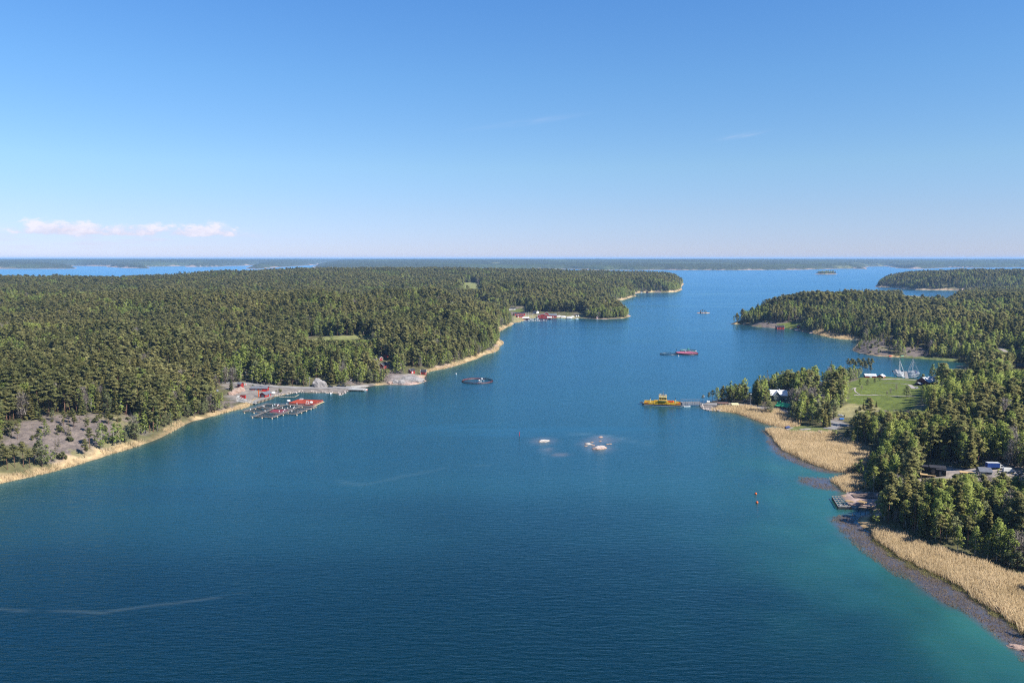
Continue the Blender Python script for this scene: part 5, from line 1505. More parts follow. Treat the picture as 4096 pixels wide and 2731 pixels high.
def rock_material(name, low, high, top, zlow, ztop, streak=.25):
    m = bpy.data.materials.new(name); m.use_nodes = True
    t = NT(m.node_tree); b = t.n['Principled BSDF']
    tc_ = t.node('ShaderNodeTexCoord'); s_ = t.node('ShaderNodeSeparateXYZ'); t.l.new(tc_.outputs['Object'], s_.inputs[0])
    n = t.noise(tc_.outputs['Object'], .9, 6.0, .65); n2 = t.noise(t.mapping(tc_.outputs['Object'], (.3, 1.6, .6), (0, 0, .5)), 1.0, 5.0, .7, .5)
    zz = t.math('ADD', s_.outputs[2], t.math('MULTIPLY', t.math('SUBTRACT', n, .5), 1.2))
    c = t.mix(t.smooth(zz, zlow, zlow + .6), low, high)
    c = t.mix(t.math('MULTIPLY', t.smooth(zz, ztop, ztop + .8), t.smooth(n2, .35, .6)), c, top)
    c = t.mix(t.math('MULTIPLY', t.math('SUBTRACT', 1.0, t.smooth(t.math('ABSOLUTE', t.math('SUBTRACT', n2, .5)), .0, .04)), .6), c, tuple(v_ * .25 for v_ in high))
    c = t.mix(1.0, c, t.mix(n, (.7, .7, .7), (1.25, 1.25, 1.25)), 'MULTIPLY')
    t.put(b.inputs['Base Color'], c); b.inputs['Roughness'].default_value = .9; b.inputs['Specular IOR Level'].default_value = .2
    bp = t.node('ShaderNodeBump'); bp.inputs['Distance'].default_value = .25; t.l.new(n, bp.inputs['Height']); t.l.new(bp.outputs[0], b.inputs['Normal'])
    return m
ROCK_GUANO = rock_material('white_stained_rock', (.17, .12, .09), (.32, .22, .18), (.50, .46, .43), .1, .7)
ROCK_PALE = rock_material('white_chalky_rock', (.18, .14, .11), (.28, .24, .21), (.50, .47, .44), .1, .5)
ROCK_GREY = rock_material('grey_granite', (.20, .15, .12), (.23, .215, .21), (.30, .28, .27), -.5, 2.5)
ROCK_PINK = rock_material('pink_granite', (.30, .20, .15), (.33, .23, .185), (.30, .24, .20), -.5, 2.0)
ROCK_STONE = rock_material('quarry_stone', (.25, .21, .19), (.36, .31, .28), (.45, .40, .36), -.8, .4)

def strip(name, pts, width, matl, lift=.22, kind='structure'):
    """A road or path draped over the ground along points of the photograph."""
    P = [ground_at(*p)[:2] for p in pts]
    Q = [P[0]]
    for a, b_ in zip(P[:-1], P[1:]):
        n = max(1, int(np.hypot(*(b_ - a)) / 3.0))
        for k in range(1, n + 1): Q.append(a + (b_ - a) * k / n)
    Q = np.array(Q)
    for _ in range(6): Q[1:-1] = (Q[:-2] + 2 * Q[1:-1] + Q[2:]) / 4
    V = []; Fc = []
    w_ = width if isinstance(width, (list, tuple)) else (width, width)
    for i in range(len(Q)):
        d = Q[min(i + 1, len(Q) - 1)] - Q[max(i - 1, 0)]; d = d / (np.hypot(*d) + 1e-9); nrm = np.array([-d[1], d[0]])
        ww = w_[0] + (w_[1] - w_[0]) * i / (len(Q) - 1)
        zs = ground_z([Q[i][0]] * 1, [Q[i][1]])[0]
        for k in range(5):
            p = Q[i] + nrm * ww * (k / 4 - .5)
            V.append((p[0], p[1], max(float(ground_z(p[0], p[1])[0]), .15) + lift))
    for i in range(len(Q) - 1):
        for k in range(4): Fc.append((5 * i + k, 5 * i + k + 1, 5 * i + k + 6, 5 * i + k + 5))
    o = MB().add(V, Fc).build(name, M[matl])
    m = o.data; m.polygons.foreach_set('use_smooth', [True] * len(m.polygons))
    return tag(o, kind=kind)

def posts(name, label, cat, spots, h_, r_, matl, group, base=-1.0):
    first = None
    for k, (px, py) in enumerate(spots):
        p = at(px, py); 
        if first is None:
            first = MB().tube([(0, 0, base), (0, 0, h_)], r_, 6).build(name, M[matl], None, False, tuple(p)); tag(first, label, cat, group)
        else:
            o = first.copy(); C.objects.link(o); o.location = tuple(p)

# ------------------------------------------------------------------ roads and paths
strip('road', [(872, 1531), (930, 1531), (985, 1534), (1040, 1540), (1100, 1546), (1200, 1551), (1300, 1552), (1400, 1551), (1440, 1548)], 6.0, 'asphalt')
strip('ferry_road', [(2806, 1618), (2860, 1618), (2920, 1619), (2970, 1624), (3040, 1632), (3100, 1640), (3160, 1650), (3200, 1662)], (6.5, 5.0), 'asphalt')
strip('farm_road', [(3322, 1686), (3350, 1690), (3395, 1706)], (4.0, 5.0), 'asphalt')
strip('parking_yard', [(3318, 1716), (3335, 1700), (3352, 1694)], (9.0, 5.0), 'asphalt', .16)
strip('meadow_path', [(3415, 1580), (3470, 1582), (3543, 1582), (3610, 1584), (3665, 1587)], 2.4, 'gravel', .18)
strip('shore_path', [(3524, 1518), (3570, 1515), (3620, 1518), (3680, 1523)], 4.0, 'gravel', .18)
strip('barn_path', [(3531, 1531), (3580, 1533), (3630, 1536), (3645, 1543), (3657, 1555)], (1.6, 5.0), 'gravel', .18)
strip('hill_path', [(3408, 1556), (3425, 1548), (3415, 1565), (3440, 1578)], 1.2, 'gravel', .18)
strip('village_road', [(3999, 1392), (4012, 1399), (4026, 1408), (4020, 1414)], 5.0, 'gravel', .2)
strip('boat_slip', [(1408, 1548), (1440, 1546), (1474, 1545)], (7.0, 5.0), 'concrete', .25)

# ------------------------------------------------------------------ the yellow road ferry
def ferry():
    p, q, ln, ang, _ = frame_of((2569, 1620), (2729, 1626), 0.0)
    c = (p + q) / 2; nrm = np.array([-math.sin(ang), math.cos(ang)]); bm = 9.0
    root = thing('car_ferry', 'yellow and navy car ferry with a central wheelhouse docked at the ramp', 'ferry', (c[0] + nrm[0] * bm / 2, c[1] + nrm[1] * bm / 2, 0), ang)
    h = ln / 2; b = bm / 2
    out = [(-h + 1.2, -b), (h - 1.2, -b), (h, -b + 1.2), (h, b - 1.2), (h - 1.2, b), (-h + 1.2, b), (-h, b - 1.2), (-h, -b + 1.2)]
    hu = MB().prism(out, -.8, 1.15).build('hull', M['bluehull'], root)
    MB().prism([(x * 1.003, y * 1.006) for x, y in out], .02, .14).build('waterline_stripe', M['gelcoat'], hu)
    MB().prism([(x * .985, y * .97) for x, y in out], 1.15, 1.3).build('deck', M['deck'], root)
    for s_, nm in ((-1, 'bulwark'), (1, 'bulwark')):
        y0, y1 = sorted((s_ * b, s_ * (b - .95)))
        m = MB().box(-h + 1.6, h - 1.6, y0, y1, 1.16, 2.45)
        m.box(-h * .42, h * .36, min(y0, y1) - (.12 if s_ < 0 else -.1), max(y0, y1) + (.12 if s_ > 0 else -.1), 1.2, 3.0)
        for k in range(9):
            x = -h * .9 + k * h * 1.8 / 8; m.box(x - .16, x + .16, y0 - .05, y1 + .05, 1.16, 2.62)
        m.build(nm, M['yellow'], root)
    for s_ in (-1, 1):
        m = MB().add([(s_ * (h - .9), -b + 1.6, 1.2), (s_ * (h - .9), b - 1.6, 1.2), (s_ * (h + 2.2), b - 2.2, 1.75), (s_ * (h + 2.2), -b + 2.2, 1.75), (s_ * (h - .9), -b + 1.6, .8), (s_ * (h - .9), b - 1.6, .8), (s_ * (h + 2.2), b - 2.2, 1.6), (s_ * (h + 2.2), -b + 2.2, 1.6)],
                     [(0, 1, 2, 3), (7, 6, 5, 4), (0, 4, 5, 1), (1, 5, 6, 2), (2, 6, 7, 3), (3, 7, 4, 0)])
        m.build('ramp_flap', M['darksteel'], root)
        MB().box(s_ * (h - 2.2) - .7, s_ * (h - 2.2) + .7, -b - .02, -b + 1.2, 2.0, 2.75).build('end_housing', M['orange' if s_ > 0 else 'yellow'], root)
    wx = ln * .5 * .0 + .35
    MB().box(wx - 3.6, wx + 3.4, -b - .12, -b + 3.4, 1.2, 4.3).build('deckhouse', M['yellow'], root)
    wh = MB().box(wx - 2.9, wx + 2.9, -b - .3, -b + 4.4, 4.3, 5.1).box(wx - 2.9, wx + 2.9, -b - .3, -b + 4.4, 6.2, 6.9)
    for sx in (-2.85, -.95, .95, 2.85):
        for sy in (-b - .25, -b + 4.3): wh.box(wx + sx - .1, wx + sx + .1, sy - .05, sy + .1, 5.1, 6.2)
    w0 = wh.build('wheelhouse', M['yellow'], root)
    MB().box(wx - 2.75, wx + 2.75, -b - .12, -b + 4.25, 5.1, 6.2).build('window_band', M['glass'], w0)
    MB().box(wx - 3.1, wx + 3.1, -b - .5, -b + 4.6, 6.9, 7.1).build('wheelhouse_roof', M['cream'], w0)
    rl = MB()
    for sx in np.linspace(-2.9, 2.9, 6):
        for sy in (-b - .35, -b + 4.4): rl.beam((wx + sx, sy, 7.1), (wx + sx, sy, 8.3), .13, .13)
    for sy in (-b - .35, -b + 4.4):
        for z in (7.7, 8.3): rl.beam((wx - 3, sy, z), (wx + 3, sy, z), .13, .13)
    for sx in (-3, 3): rl.beam((wx + sx, -b - .35, 8.3), (wx + sx, -b + 4.4, 8.3), .13, .13)
    rl.build('roof_railing', M['yellow'], root)
    ms = MB().tube([(wx + .2, -b + 2, 7.0), (wx + .2, -b + 2, 11.8)], [.26, .1], 6)
    for z in (8.6, 9.5, 10.3): ms.beam((wx - .6, -b + 2, z), (wx + 1.0, -b + 2, z), .12, .12)
    ms.build('mast', M['steel'], root)
    MB().box(wx - 2.6, wx - 1.1, -b + 1.7, -b + 2.0, 9.1, 9.4).tube([(wx - 1.85, -b + 1.85, 7.0), (wx - 1.85, -b + 1.85, 9.1)], .12, 5).build('radar', M['white'], root)
    MB().ball((wx + 2.2, -b + 1.2, 8.7), .45, 8).tube([(wx + 2.2, -b + 1.2, 7.0), (wx + 2.2, -b + 1.2, 8.3)], .1, 5).build('antenna_dome', M['white'], root)
    cat = MB().box(wx - 3.7, wx + 3.5, -b - .9, -b - .3, 4.2, 4.35)
    for sx in np.linspace(-3.6, 3.4, 6): cat.beam((wx + sx, -b - .85, 4.3), (wx + sx, -b - .85, 5.2), .1, .1)
    cat.beam((wx - 3.7, -b - .85, 5.2), (wx + 3.5, -b - .85, 5.2), .1, .1); cat.build('gallery', M['cream'], root)
    MB().add(*(lambda m: (m.v, m.f))(decked_hull(4.6, 1.9, .9))).build('rescue_boat', M['orange'], root, False, (wx + 6.3, -b + 2.1, 3.1))
    MB().beam((wx + 4.6, -b + 2.1, 2.3), (wx + 8.2, -b + 2.1, 2.3), .4, 1.4).build('boat_cradle', M['yellow'], root)
    for x in (-h * .79, h * .80): MB().box(x - 1.5, x + 1.5, -b - .13, -b - .03, 1.9, 2.5).build('life_raft_panel', M['orange'], root)
    for x in (-h * .605, h * .66):
        pl = MB().tube([(x, -b + .5, 2.3), (x, -b + .5, 5.4)], .28, 8).build('light_post', M['cream'], root)
        MB().tube([(x, -b + .5, 5.4), (x, -b + .5, 7.3)], [.2, .06], 6).build('antenna', M['darksteel'], pl)
    for x in (-h * .2, -h * .13): MB().lathe([(.5, 0), (.6, .2), (.6, .9), (.3, 1.05)], (x, -b + .6, 2.9), 10).build('vent_drum', M['yellow'], root)
ferry()

def linkspan():
    p, q, ln, ang, _ = frame_of((2733, 1624), (2804, 1623), 0.0)
    root = thing('ferry_ramp', 'grey steel ferry ramp bridge between the yellow ferry and the stone causeway', 'ramp', ((p + q) / 2) + np.array([0, 2.5, 0]), ang)
    h = ln / 2 + .6
    MB().box(-h, h, -2.6, 2.6, 1.75, 2.05).build('deck', M['steel'], root)
    for s_ in (-2.75, 2.75):
        m = MB().box(-h, h, s_ - .14, s_ + .14, .9, 2.75)
        for k in range(9): x = -h + .3 + k * (2 * h - .6) / 8; m.box(x - .12, x + .12, s_ - .24, s_ + .24, .85, 2.85)
        m.build('girder', M['steel'], root)
    m = MB()
    for k in range(8): x = -h + k * 2 * h / 7; m.beam((x, 3.2, 2.0), (x, 3.2, 4.6), .1, .1)
    for z in (3.9, 4.6): m.beam((-h, 3.2, z), (h, 3.2, z), .1, .1)
    m.build('barrier_frame', M['steel'], root)
    MB().prism([(-h - .5, -3.2), (-h + 1.2, -3.2), (-h + 1.2, 3.2), (-h - .5, 3.2)], -.5, 2.6).build('pontoon', M['steel'], root)
    p2 = at(2748, 1626)
    t = thing('work_pontoon', 'low white pontoon floating beside the grey ferry ramp', 'pontoon', p2, ang)
    MB().prism([(-2.6, -.7), (2.2, -.7), (2.7, 0), (2.2, .7), (-2.6, .7)], -.2, .55).build('hull', M['gelcoat'], t)
    MB().box(-1.8, 1.5, -.45, .45, .55, .75).build('deck', M['deck'], t)
linkspan()

# stones armouring the causeway head, each stone lying loose
def stones(n, box, size, label, group, matl, seed, on=True):
    r_ = random.Random(seed); src = [rock_mesh(1, 1, .75, seed + k, 2) for k in range(4)]
    for s_ in src: s_.materials.append(matl)
    for k in range(n):
        t_ = r_.random(); i = r_.randrange(len(box) - 1)
        px = box[i][0] + (box[i + 1][0] - box[i][0]) * t_; py = box[i][1] + (box[i + 1][1] - box[i][1]) * t_
        p = ground_at(px + r_.uniform(-3, 3), py + r_.uniform(-3.5, 2.5))
        o = bpy.data.objects.new('stone', src[r_.randrange(4)]); C.objects.link(o)
        o.location = (p[0], p[1], max(p[2], 0) + size * .15); s_ = size * r_.uniform(.5, 1.25); o.scale = (s_ * 1.2, s_, s_); o.rotation_euler = (0, 0, r_.random() * 6.28)
        tag(o, label, 'stone', group)
stones(56, [(2804, 1619), (2806, 1629), (2822, 1637), (2842, 1641), (2888, 1643)], .95, 'grey pink stone tipped along the ferry causeway', 'stones of the ferry causeway', ROCK_STONE, 5)
stones(70, [(1095, 1585), (1143, 1577), (1200, 1568), (1284, 1570), (1352, 1573), (1361, 1579), (1400, 1561)], .85, 'pale pink stone along the shore below the harbour road', 'stones along the harbour shore', ROCK_STONE, 6)
stones(26, [(3386, 1976), (3400, 1971), (3430, 1969), (3470, 1970), (3495, 1972)], .38, 'grey stone in the curved row around the soil fill', 'stones around the fill', ROCK_STONE, 7)
stones(34, [(3700, 1930), (3760, 1950), (3820, 1975), (3740, 1990)], .8, 'pale blasted stone below the black cabin', 'blasted stones below the cabin', ROCK_STONE, 8)
stones(22, [(4010, 1930), (4050, 1945), (4090, 1935)], .8, 'pale blasted stone among the pines by the frame edge', 'blasted stones among the pines', ROCK_STONE, 9)

# ------------------------------------------------------------------ ferry point buildings
house('waiting_shed', 'long flat roofed grey green shed beside the ferry road', 'shed', (2874, 1626), (2914, 1626), 3.6, 2.4, .25, 'greywall', 'brown_roof', z=1.5, mono=True, wins=[('f', -1.2, 1.0, .9, .8), ('f', 2.0, 1.0, .9, .8)], doors=[('f', .4, .9, 2.0, 'darkred')], L_=8.0)
t = house('kiosk', 'small dark kiosk with a bright cream roof by the ferry road', 'kiosk', (2929, 1630), (2952, 1630), 3.0, 2.3, .9, 'black', 'cream', z=1.6, mono=False, L_=4.4, over=.5, wins=[('f', .7, .9, .9, .9)], doors=[('f', -1.1, .9, 1.9, 'darkred')])
house('white_roofed_villa', 'grey villa with a white cross gabled metal roof among pines', 'house', (3084, 1602), (3146, 1604), 7.5, 4.6, 3.4, 'greywall', 'white_roof', 'x', z=3.6, over=.5, chimney=(.6, 3.75, .9, 'white'), trim='white',
      wins=[('f', 3.6, 2.6, 1.0, 1.4), ('f', 5.2, 2.6, 1.0, 1.4), ('f', 3.6, .6, 1.0, 1.4), ('r', 2.2, 2.6, 1.0, 1.4), ('r', 5.2, 2.6, 1.0, 1.4)], doors=[('f', 5.2, 1.0, 2.0, 'white')], L_=12.0)
def villa_wing():
    v = [o for o in C.objects if o.name == 'white_roofed_villa'][0]
    x = -1.6; hw = 2.6; wh, rh = 4.6, 3.0; m = MB()
    m.box(x - hw, x + hw, -3.2, .02, -1.5, wh); m.add([(x - hw, -3.2, wh), (x + hw, -3.2, wh), (x, -3.2, wh + rh)], [(0, 1, 2)])
    m.build('wing', M['greywall'], v)
    r = MB()
    for sg in (-1, 1):
        c = [(x + sg * (hw + .45), -3.7, wh - .45), (x + sg * (hw + .45), 3.0, wh - .45), (x, 3.7, wh + rh + .05), (x, -3.7, wh + rh + .05)]
        r.add(c + [(a, b_, z + .16) for a, b_, z in c], [(0, 1, 2, 3), (7, 6, 5, 4), (0, 4, 5, 1), (1, 5, 6, 2), (2, 6, 7, 3), (3, 7, 4, 0)])
    r.build('wing_roof', M['white_roof'], v)
    for z in (1.0, 3.4, 5.6):
        w0 = MB().box(x - .5, x + .5, -3.27, -3.18, z, z + (1.3 if z < 5 else .7)).build('window', M['white'], v)
        MB().box(x - .38, x + .38, -3.31, -3.265, z + .12, z + (1.18 if z < 5 else .58)).build('pane', M['glass'], w0)
villa_wing()
house('green_roofed_house', 'dark red house with a bright green roof beside the ferry road', 'house', (3105, 1636), (3157, 1644), 6.4, 2.9, 2.1, 'darkred', 'green_roof', 'x', z=2.3, over=.6, chimney=(-4.2, 3.2, 1.1, 'green_roof'), L_=11.0,
      wins=[('f', -.6, 1.1, 1.2, 1.3), ('f', -4.4, 1.1, .9, 1.2), ('f', 3.6, 1.1, 1.0, 1.2)], doors=[('f', 1.6, 1.0, 2.0, 'black')])
g = ground_at(3102, 1639); car('dark blue car parked in front of the green roofed house', g, R(20), 'bluecar')
lamp_post('tall street lamp standing among the pines of the ferry road', (3002, 1624), 1577)
lamp_post('street lamp at the head of the ferry causeway beside a small pine', (2815, 1616), 1586)
lamp_post('grey pole between the villa and the leafless trees', (3159, 1610), 1577)
lamp_post('street lamp rising above the alders with a white head', (3195, 1660), 1600)
# information boards by the ferry
for lx, ly, lb in ((2830, 1612, 'small white notice board at the ferry causeway head'), (2836, 1613, 'white notice board nearest the causeway pines')):
    g = ground_at(lx, ly); r0 = thing('notice_board', lb, 'sign', g, .2, 'notice boards at the ferry')
    MB().tube([(-.5, 0, -.3), (-.5, 0, 2)], .05, 5).tube([(.5, 0, -.3), (.5, 0, 2)], .05, 5).build('posts', M['pole'], r0); MB().box(-.6, .6, -.06, -.01, .9, 2.1).build('panel', M['white'], r0)
for a, b_, dpt, lb in (((3138, 1565), (3156, 1565), 4.5, 'red cottage half hidden in the trees behind the white roofed villa'), ((2968, 1603), (2974, 1603), 2.5, 'small red shed deep in the pines of the ferry point')):
    house('red_cottage', lb, 'cottage', a, b_, dpt, 2.6, 1.5, 'red', 'dark_roof', 'x', wins=[('f', 0, 1, .8, 1)], doors=[('f', 1.0, .8, 1.9, 'white')], trim='white')
g = ground_at(3175, 1500)
# boats, jetty and heaps by the middle reed bed
motor_boat('dark blue boat under a blue cover at the little jetty', at(3151, 1713), R(35), 6.0, cover='bluetarp', hull='bluehull')
p, q, ln, ang, _ = frame_of((3147, 1722), (3172, 1713), 0.0)
r0 = thing('jetty', 'short grey plank jetty beside the covered blue boat', 'jetty', (p + q) / 2, ang)
MB().box(-ln / 2, ln / 2, -.8, .8, .65, .8).build('planks', M['wood'], r0)
for sx in (-.9, 0, .9):
    for sy in (-.7, .7): MB().tube([(sx * ln / 2, sy, -1.5), (sx * ln / 2, sy, .65)], .12, 6).build('pile', M['oldwood'], r0)
p, q, ln, ang, _ = frame_of((3143, 1730), (3158, 1725), 0.4)
r0 = thing('rowing_boat', 'small white rowing boat pulled up beside the reeds', 'rowing boat', (p + q) / 2, ang)
open_hull(3.9, 1.5, .55).build('hull', M['gelcoat'], r0)
for sx in (-.8, .5): MB().box(sx - .13, sx + .13, -.62, .62, .36, .42).build('thwart', M['wood'], r0)
for k, (cx, cy, rx, lb) in enumerate(((3195, 1733, 5.5, 'low grey rock slab behind the white rowing boat'), (3222, 1717, 5.0, 'low grey rock slab between the jetty and the cut reed'))):
    g = ground_at(cx, cy); rock('rock_slab', lb, 'rock', (g[0], g[1], g[2] - .3), rx, 2.4, 1.0, 40 + k, ROCK_GREY, .1, 'rock slabs by the jetty', 3)
def reed_heap(label, px0, px1, py, h_, seed):
    p, q, ln, ang, z = frame_of((px0, py), (px1, py)); r_ = random.Random(seed)
    m = MB()
    for k in range(150):
        t_ = r_.random(); x = (t_ - .5) * ln; y = r_.uniform(-1.2, 2.6); env = (1 - abs(2 * t_ - 1) ** 2) * (1 - ((y - .7) / 2.2) ** 2)
        z_ = max(0, env) * h_ * r_.uniform(.4, 1.0); a = r_.gauss(.55, .4); l_ = r_.uniform(1.0, 1.9)
        m.beam((x - math.cos(a) * l_, y - math.sin(a) * l_, z_ * .55), (x + math.cos(a) * l_, y + math.sin(a) * l_, z_ + .35), .16, .14)
    return tag(m.build('reed_heap', M['reedbale'], None, False, (*((p + q) / 2)[:2], z)), label, 'heap')
o = reed_heap('wide pale heap of cut reed lying above the golden reed bed', 3214, 3268, 1739, 2.2, 1); o.rotation_euler = (0, 0, .1)
o = reed_heap('narrow upright pale heap of cut reed right of the wide heap', 3273, 3300, 1739, 2.6, 2); o.rotation_euler = (0, 0, 1.0)
g = ground_at(3366, 1679); r0 = thing('tarped_trailer', 'bright blue tarpaulin covered trailer on the small parking yard', 'trailer', g, .1)
MB().box(-1.5, 1.5, -.8, .8, .5, 1.0).prism([(-1.5, -.8), (1.5, -.8), (1.5, .8), (-1.5, .8)], 1.0, [1.25, 1.25, 1.25, 1.25]).build('body', M['brightblue'], r0)
for sy in (-.9, .9): MB().tube([(0, sy - .08, .35), (0, sy + .08, .35)], .35, 10).build('wheel', M['tyre'], r0)
MB().beam((1.5, 0, .5), (2.7, 0, .4), .1, .1).build('drawbar', M['steel'], r0)
g = ground_at(3362, 1667); motor_boat('white boat on land above the blue trailer', (g[0], g[1], g[2] + .4), 2.6, 4.6)
buoy('thin white stick buoy in the channel beside the reeds', 3100, 1708, .22, 'gelcoat')
for bx, by, lb in ((3023, 1976, 'orange ball buoy in open water, the farther of two'), (3028, 2011, 'orange ball buoy in open water, the nearer of two')):
    buoy(lb, bx, by, .62, 'orange', 'orange mooring buoys')

# ------------------------------------------------------------------ marina, barn and boathouses
p, q, ln, ang, _ = frame_of((3628, 1516), (3622, 1487), 0.0)
r0 = thing('floating_pier', 'long grey plank pier running out between the two rows of yachts', 'pier', (p + q) / 2, ang)
MB().box(-ln / 2, ln / 2, -1.4, 1.4, .45, .65).build('planks', M['wood'], r0)
for k in range(5): x = -ln / 2 + 3 + k * (ln - 6) / 4; MB().box(x - 1.2, x + 1.2, -1.25, 1.25, -.4, .45).build('float', M['concrete'], r0)
PIER = ((p + q) / 2, ang, ln)
def berth(f, side, off):
    c, a, l_ = PIER; d = np.array([math.cos(a), math.sin(a)]); n = np.array([math.sin(a), -math.cos(a)])
    pt = c[:2] + d * (f - .5) * l_ + n * side * off
    return (pt[0], pt[1], 0), math.atan2(-n[1] * side, -n[0] * side)
YACHTS = [(.96, -1, 10.5, 12.8, 'outermost yacht on the left side of the pier, navy hull', 'bluehull'), (.84, -1, 10.0, 12.6, 'second yacht from the outer end, left of the pier', 'gelcoat'), (.70, -1, 9.6, 12.2, 'middle yacht on the left side of the pier', 'gelcoat'),
          (.55, -1, 9.0, 11.5, 'fourth yacht on the left side of the pier', 'gelcoat'), (.97, 1, 10.2, 13.2, 'outermost yacht on the right side of the pier', 'gelcoat'), (.80, 1, 10.8, 12.8, 'second yacht on the right side of the pier', 'gelcoat'), (.62, 1, 10.0, 12.6, 'white yacht with blue covers, right side of the pier', 'gelcoat')]
for f, sd_, l_, mh, lb, hl_ in YACHTS:
    loc, rz = berth(f, sd_, 1.8 + l_ / 2); sail_boat(lb, loc, rz + random.Random(int(f * 99)).uniform(-.04, .04), l_, mh, 'yachts moored at the long pier', 'bluetarp' if f in (.62, .96) else 'greytarp', hl_, 'bluetarp' if sd_ > 0 else 'greytarp')
for f, sd_, l_, lb in ((.38, -1, 7.2, 'white motor boat on the left of the pier near shore'), (.22, -1, 6.4, 'white motor boat on the left, closest to the shore'), (.42, 1, 9.0, 'big white motor cruiser on the right of the pier'), (.20, 1, 7.0, 'slim white motor boat on the right, closest to shore')):
    loc, rz = berth(f, sd_, 1.8 + l_ / 2); motor_boat(lb, loc, rz, l_, 'motor boats moored at the long pier')
posts('mooring_post', 'dark wooden mooring post behind the moored yachts', 'post', [(3563, 1493), (3576, 1502), (3577, 1509), (3671, 1505), (3677, 1509), (3672, 1512), (3655, 1514), (3682, 1499)], 2.6, .14, 'oldwood', 'mooring posts around the pier')
house('boat_shed', 'long low red shed with a silver metal roof by the bay', 'shed', (3463, 1513), (3503, 1514), 6.0, 2.4, 1.7, 'red', 'silver_roof', 'x', z=1.3, L_=10.0, doors=[('f', 0, 2.0, 1.9, 'white')])
house('red_boathouse', 'small red boathouse with a white roof next to the silver shed', 'boathouse', (3510, 1514), (3531, 1516), 6.5, 2.3, 1.6, 'red', 'white_roof', 'y', z=1.0, L_=5.4, wins=[('f', -1.2, .9, .9, .8)], doors=[('f', 1.1, 1.2, 1.8, 'darkred')])
motor_boat('white motor boat with a flybridge at the red boathouse', at(3531, 1506), R(20), 6.5)
house('barn', 'big dark red barn with a silver roof at the meadow edge', 'barn', (3708, 1545), (3752, 1539), 11.0, 3.6, 3.4, 'darkred', 'silver_roof', 'x', z=4.0, L_=13.0, over=.7, doors=[('f', -1.0, 3.0, 2.8, 'black')])
house('lean_to_shed', 'low red annex with a silver roof left of the big barn', 'shed', (3677, 1547), (3697, 1544), 5.0, 2.3, 1.0, 'darkred', 'silver_roof', 'x', z=3.2, L_=5.5, doors=[('f', 0, 2.0, 2.0, 'black')])
g = ground_at(3668, 1553); car('small white trailer car parked by the barn path', g, 1.2, 'white', 3.4, 1.4)
for k, (jx0, jx1, jy, lb) in enumerate(((3806, 3836, 1478, 'short pale jetty in the inner corner of the bay, nearer one'), (3825, 3862, 1467, 'pale jetty in the inner corner of the bay, farther one'))):
    p, q, ln, ang, _ = frame_of((jx0, jy), (jx1, jy), 0.0); r0 = thing('jetty', lb, 'jetty', (p + q) / 2, ang, 'jetties in the inner bay')
    MB().box(-ln / 2, ln / 2, -.8, .8, .5, .65).build('planks', M['wood'], r0)
    for sx in (-.8, .8): MB().tube([(sx * ln / 2, 0, -1), (sx * ln / 2, 0, .5)], .15, 6).build('pile', M['oldwood'], r0)
motor_boat('white motor boat at the jetty in the inner bay corner', at(3846, 1480), .1, 6.0)
# across the bay
p, q, ln, ang, _ = frame_of((3437, 1415), (3490, 1416), 0.0)
r0 = thing('jetty', 'long dark jetty under the rocky headland', 'jetty', (p + q) / 2, ang)
MB().box(-ln / 2, ln / 2, -.9, .9, .7, .9).build('planks', M['wood'], r0)
for k in range(6): MB().box(-ln / 2 + k * ln / 5.2, -ln / 2 + k * ln / 5.2 + .5, -.8, .8, -1, .7).build('crib', M['oldwood'], r0)
p, q, ln, ang, _ = frame_of((3409, 1360), (3434, 1361), 0.0)
r0 = thing('jetty', 'small pale concrete jetty at the end of the cove reeds', 'jetty', (p + q) / 2, ang)
MB().box(-ln / 2, ln / 2, -1.2, 1.2, .3, .9).build('deck', M['concrete'], r0); MB().box(-ln / 2, -ln / 2 + 1, -1.1, 1.1, -1, .3).build('footing', M['concrete'], r0)
def flag_pole(label, px, py, top, flag=None):
    g = ground_at(px, py); h_ = (py - top) * g[1] / F
    r0 = thing('flag_pole', label, 'flag pole', g, 0, 'flag poles'); MB().tube([(0, 0, -.5), (0, 0, h_)], [.09, .05], 6).build('pole', M['white'], r0); MB().ball((0, 0, h_), .16, 6).build('knob', M['white'], r0)
flag_pole('white flag pole standing on the rocky headland', 3567, 1354, 1328)
flag_pole('white flag pole on the lawn beside the far red boathouse', 3185, 1304, 1276)
flag_pole('white flag pole in front of the white bungalow', 2055, 1238, 1211)
house('rock_cabin', 'dark cabin behind the rocky headland among pines', 'cabin', (3612, 1370), (3632, 1370), 5, 2.6, 1.2, 'black', 'dark_roof', 'x', wins=[('f', -1.2, .9, 1.2, 1.2), ('f', 1.4, .9, 1.2, 1.2)], doors=[('f', 0, .9, 2.0, 'newwood')])
house('sauna_hut', 'small hut with a pale blue roof on the far bay shore', 'hut', (3738, 1422), (3752, 1422), 4, 2.3, .9, 'black', 'silver_roof', 'x', wins=[('f', -.9, .9, .8, .8)], doors=[('f', .8, .8, 1.9, 'darkred')])
for bx, by, mt, lb in ((3562, 1425, 'redplastic', 'red canoe lying on the beach below the headland'), (3609, 1425, 'palegreen', 'pale green upturned boat on the grass across the bay')):
    g = ground_at(bx, by); r0 = thing('beached_boat', lb, 'boat', (g[0], g[1], g[2] + .25), .3); open_hull(4.6, 1.3, .5).build('hull', M[mt], r0); MB().box(-.2, .2, -.5, .5, .34, .4).build('thwart', M['wood'], r0)
for bx, by, lb in ((3691, 1368, 'white caravan among the pines behind the headland'), (3653, 1373, 'white covered boat on land behind the headland')):
    g = ground_at(bx, by)
    if 'caravan' in lb: car(lb, g, .5, 'white', 4.6, 2.3, 'caravan', 'caravan', None, True)
    else: motor_boat(lb, (g[0], g[1], g[2] + .4), .2, 6.0, cover='greytarp')
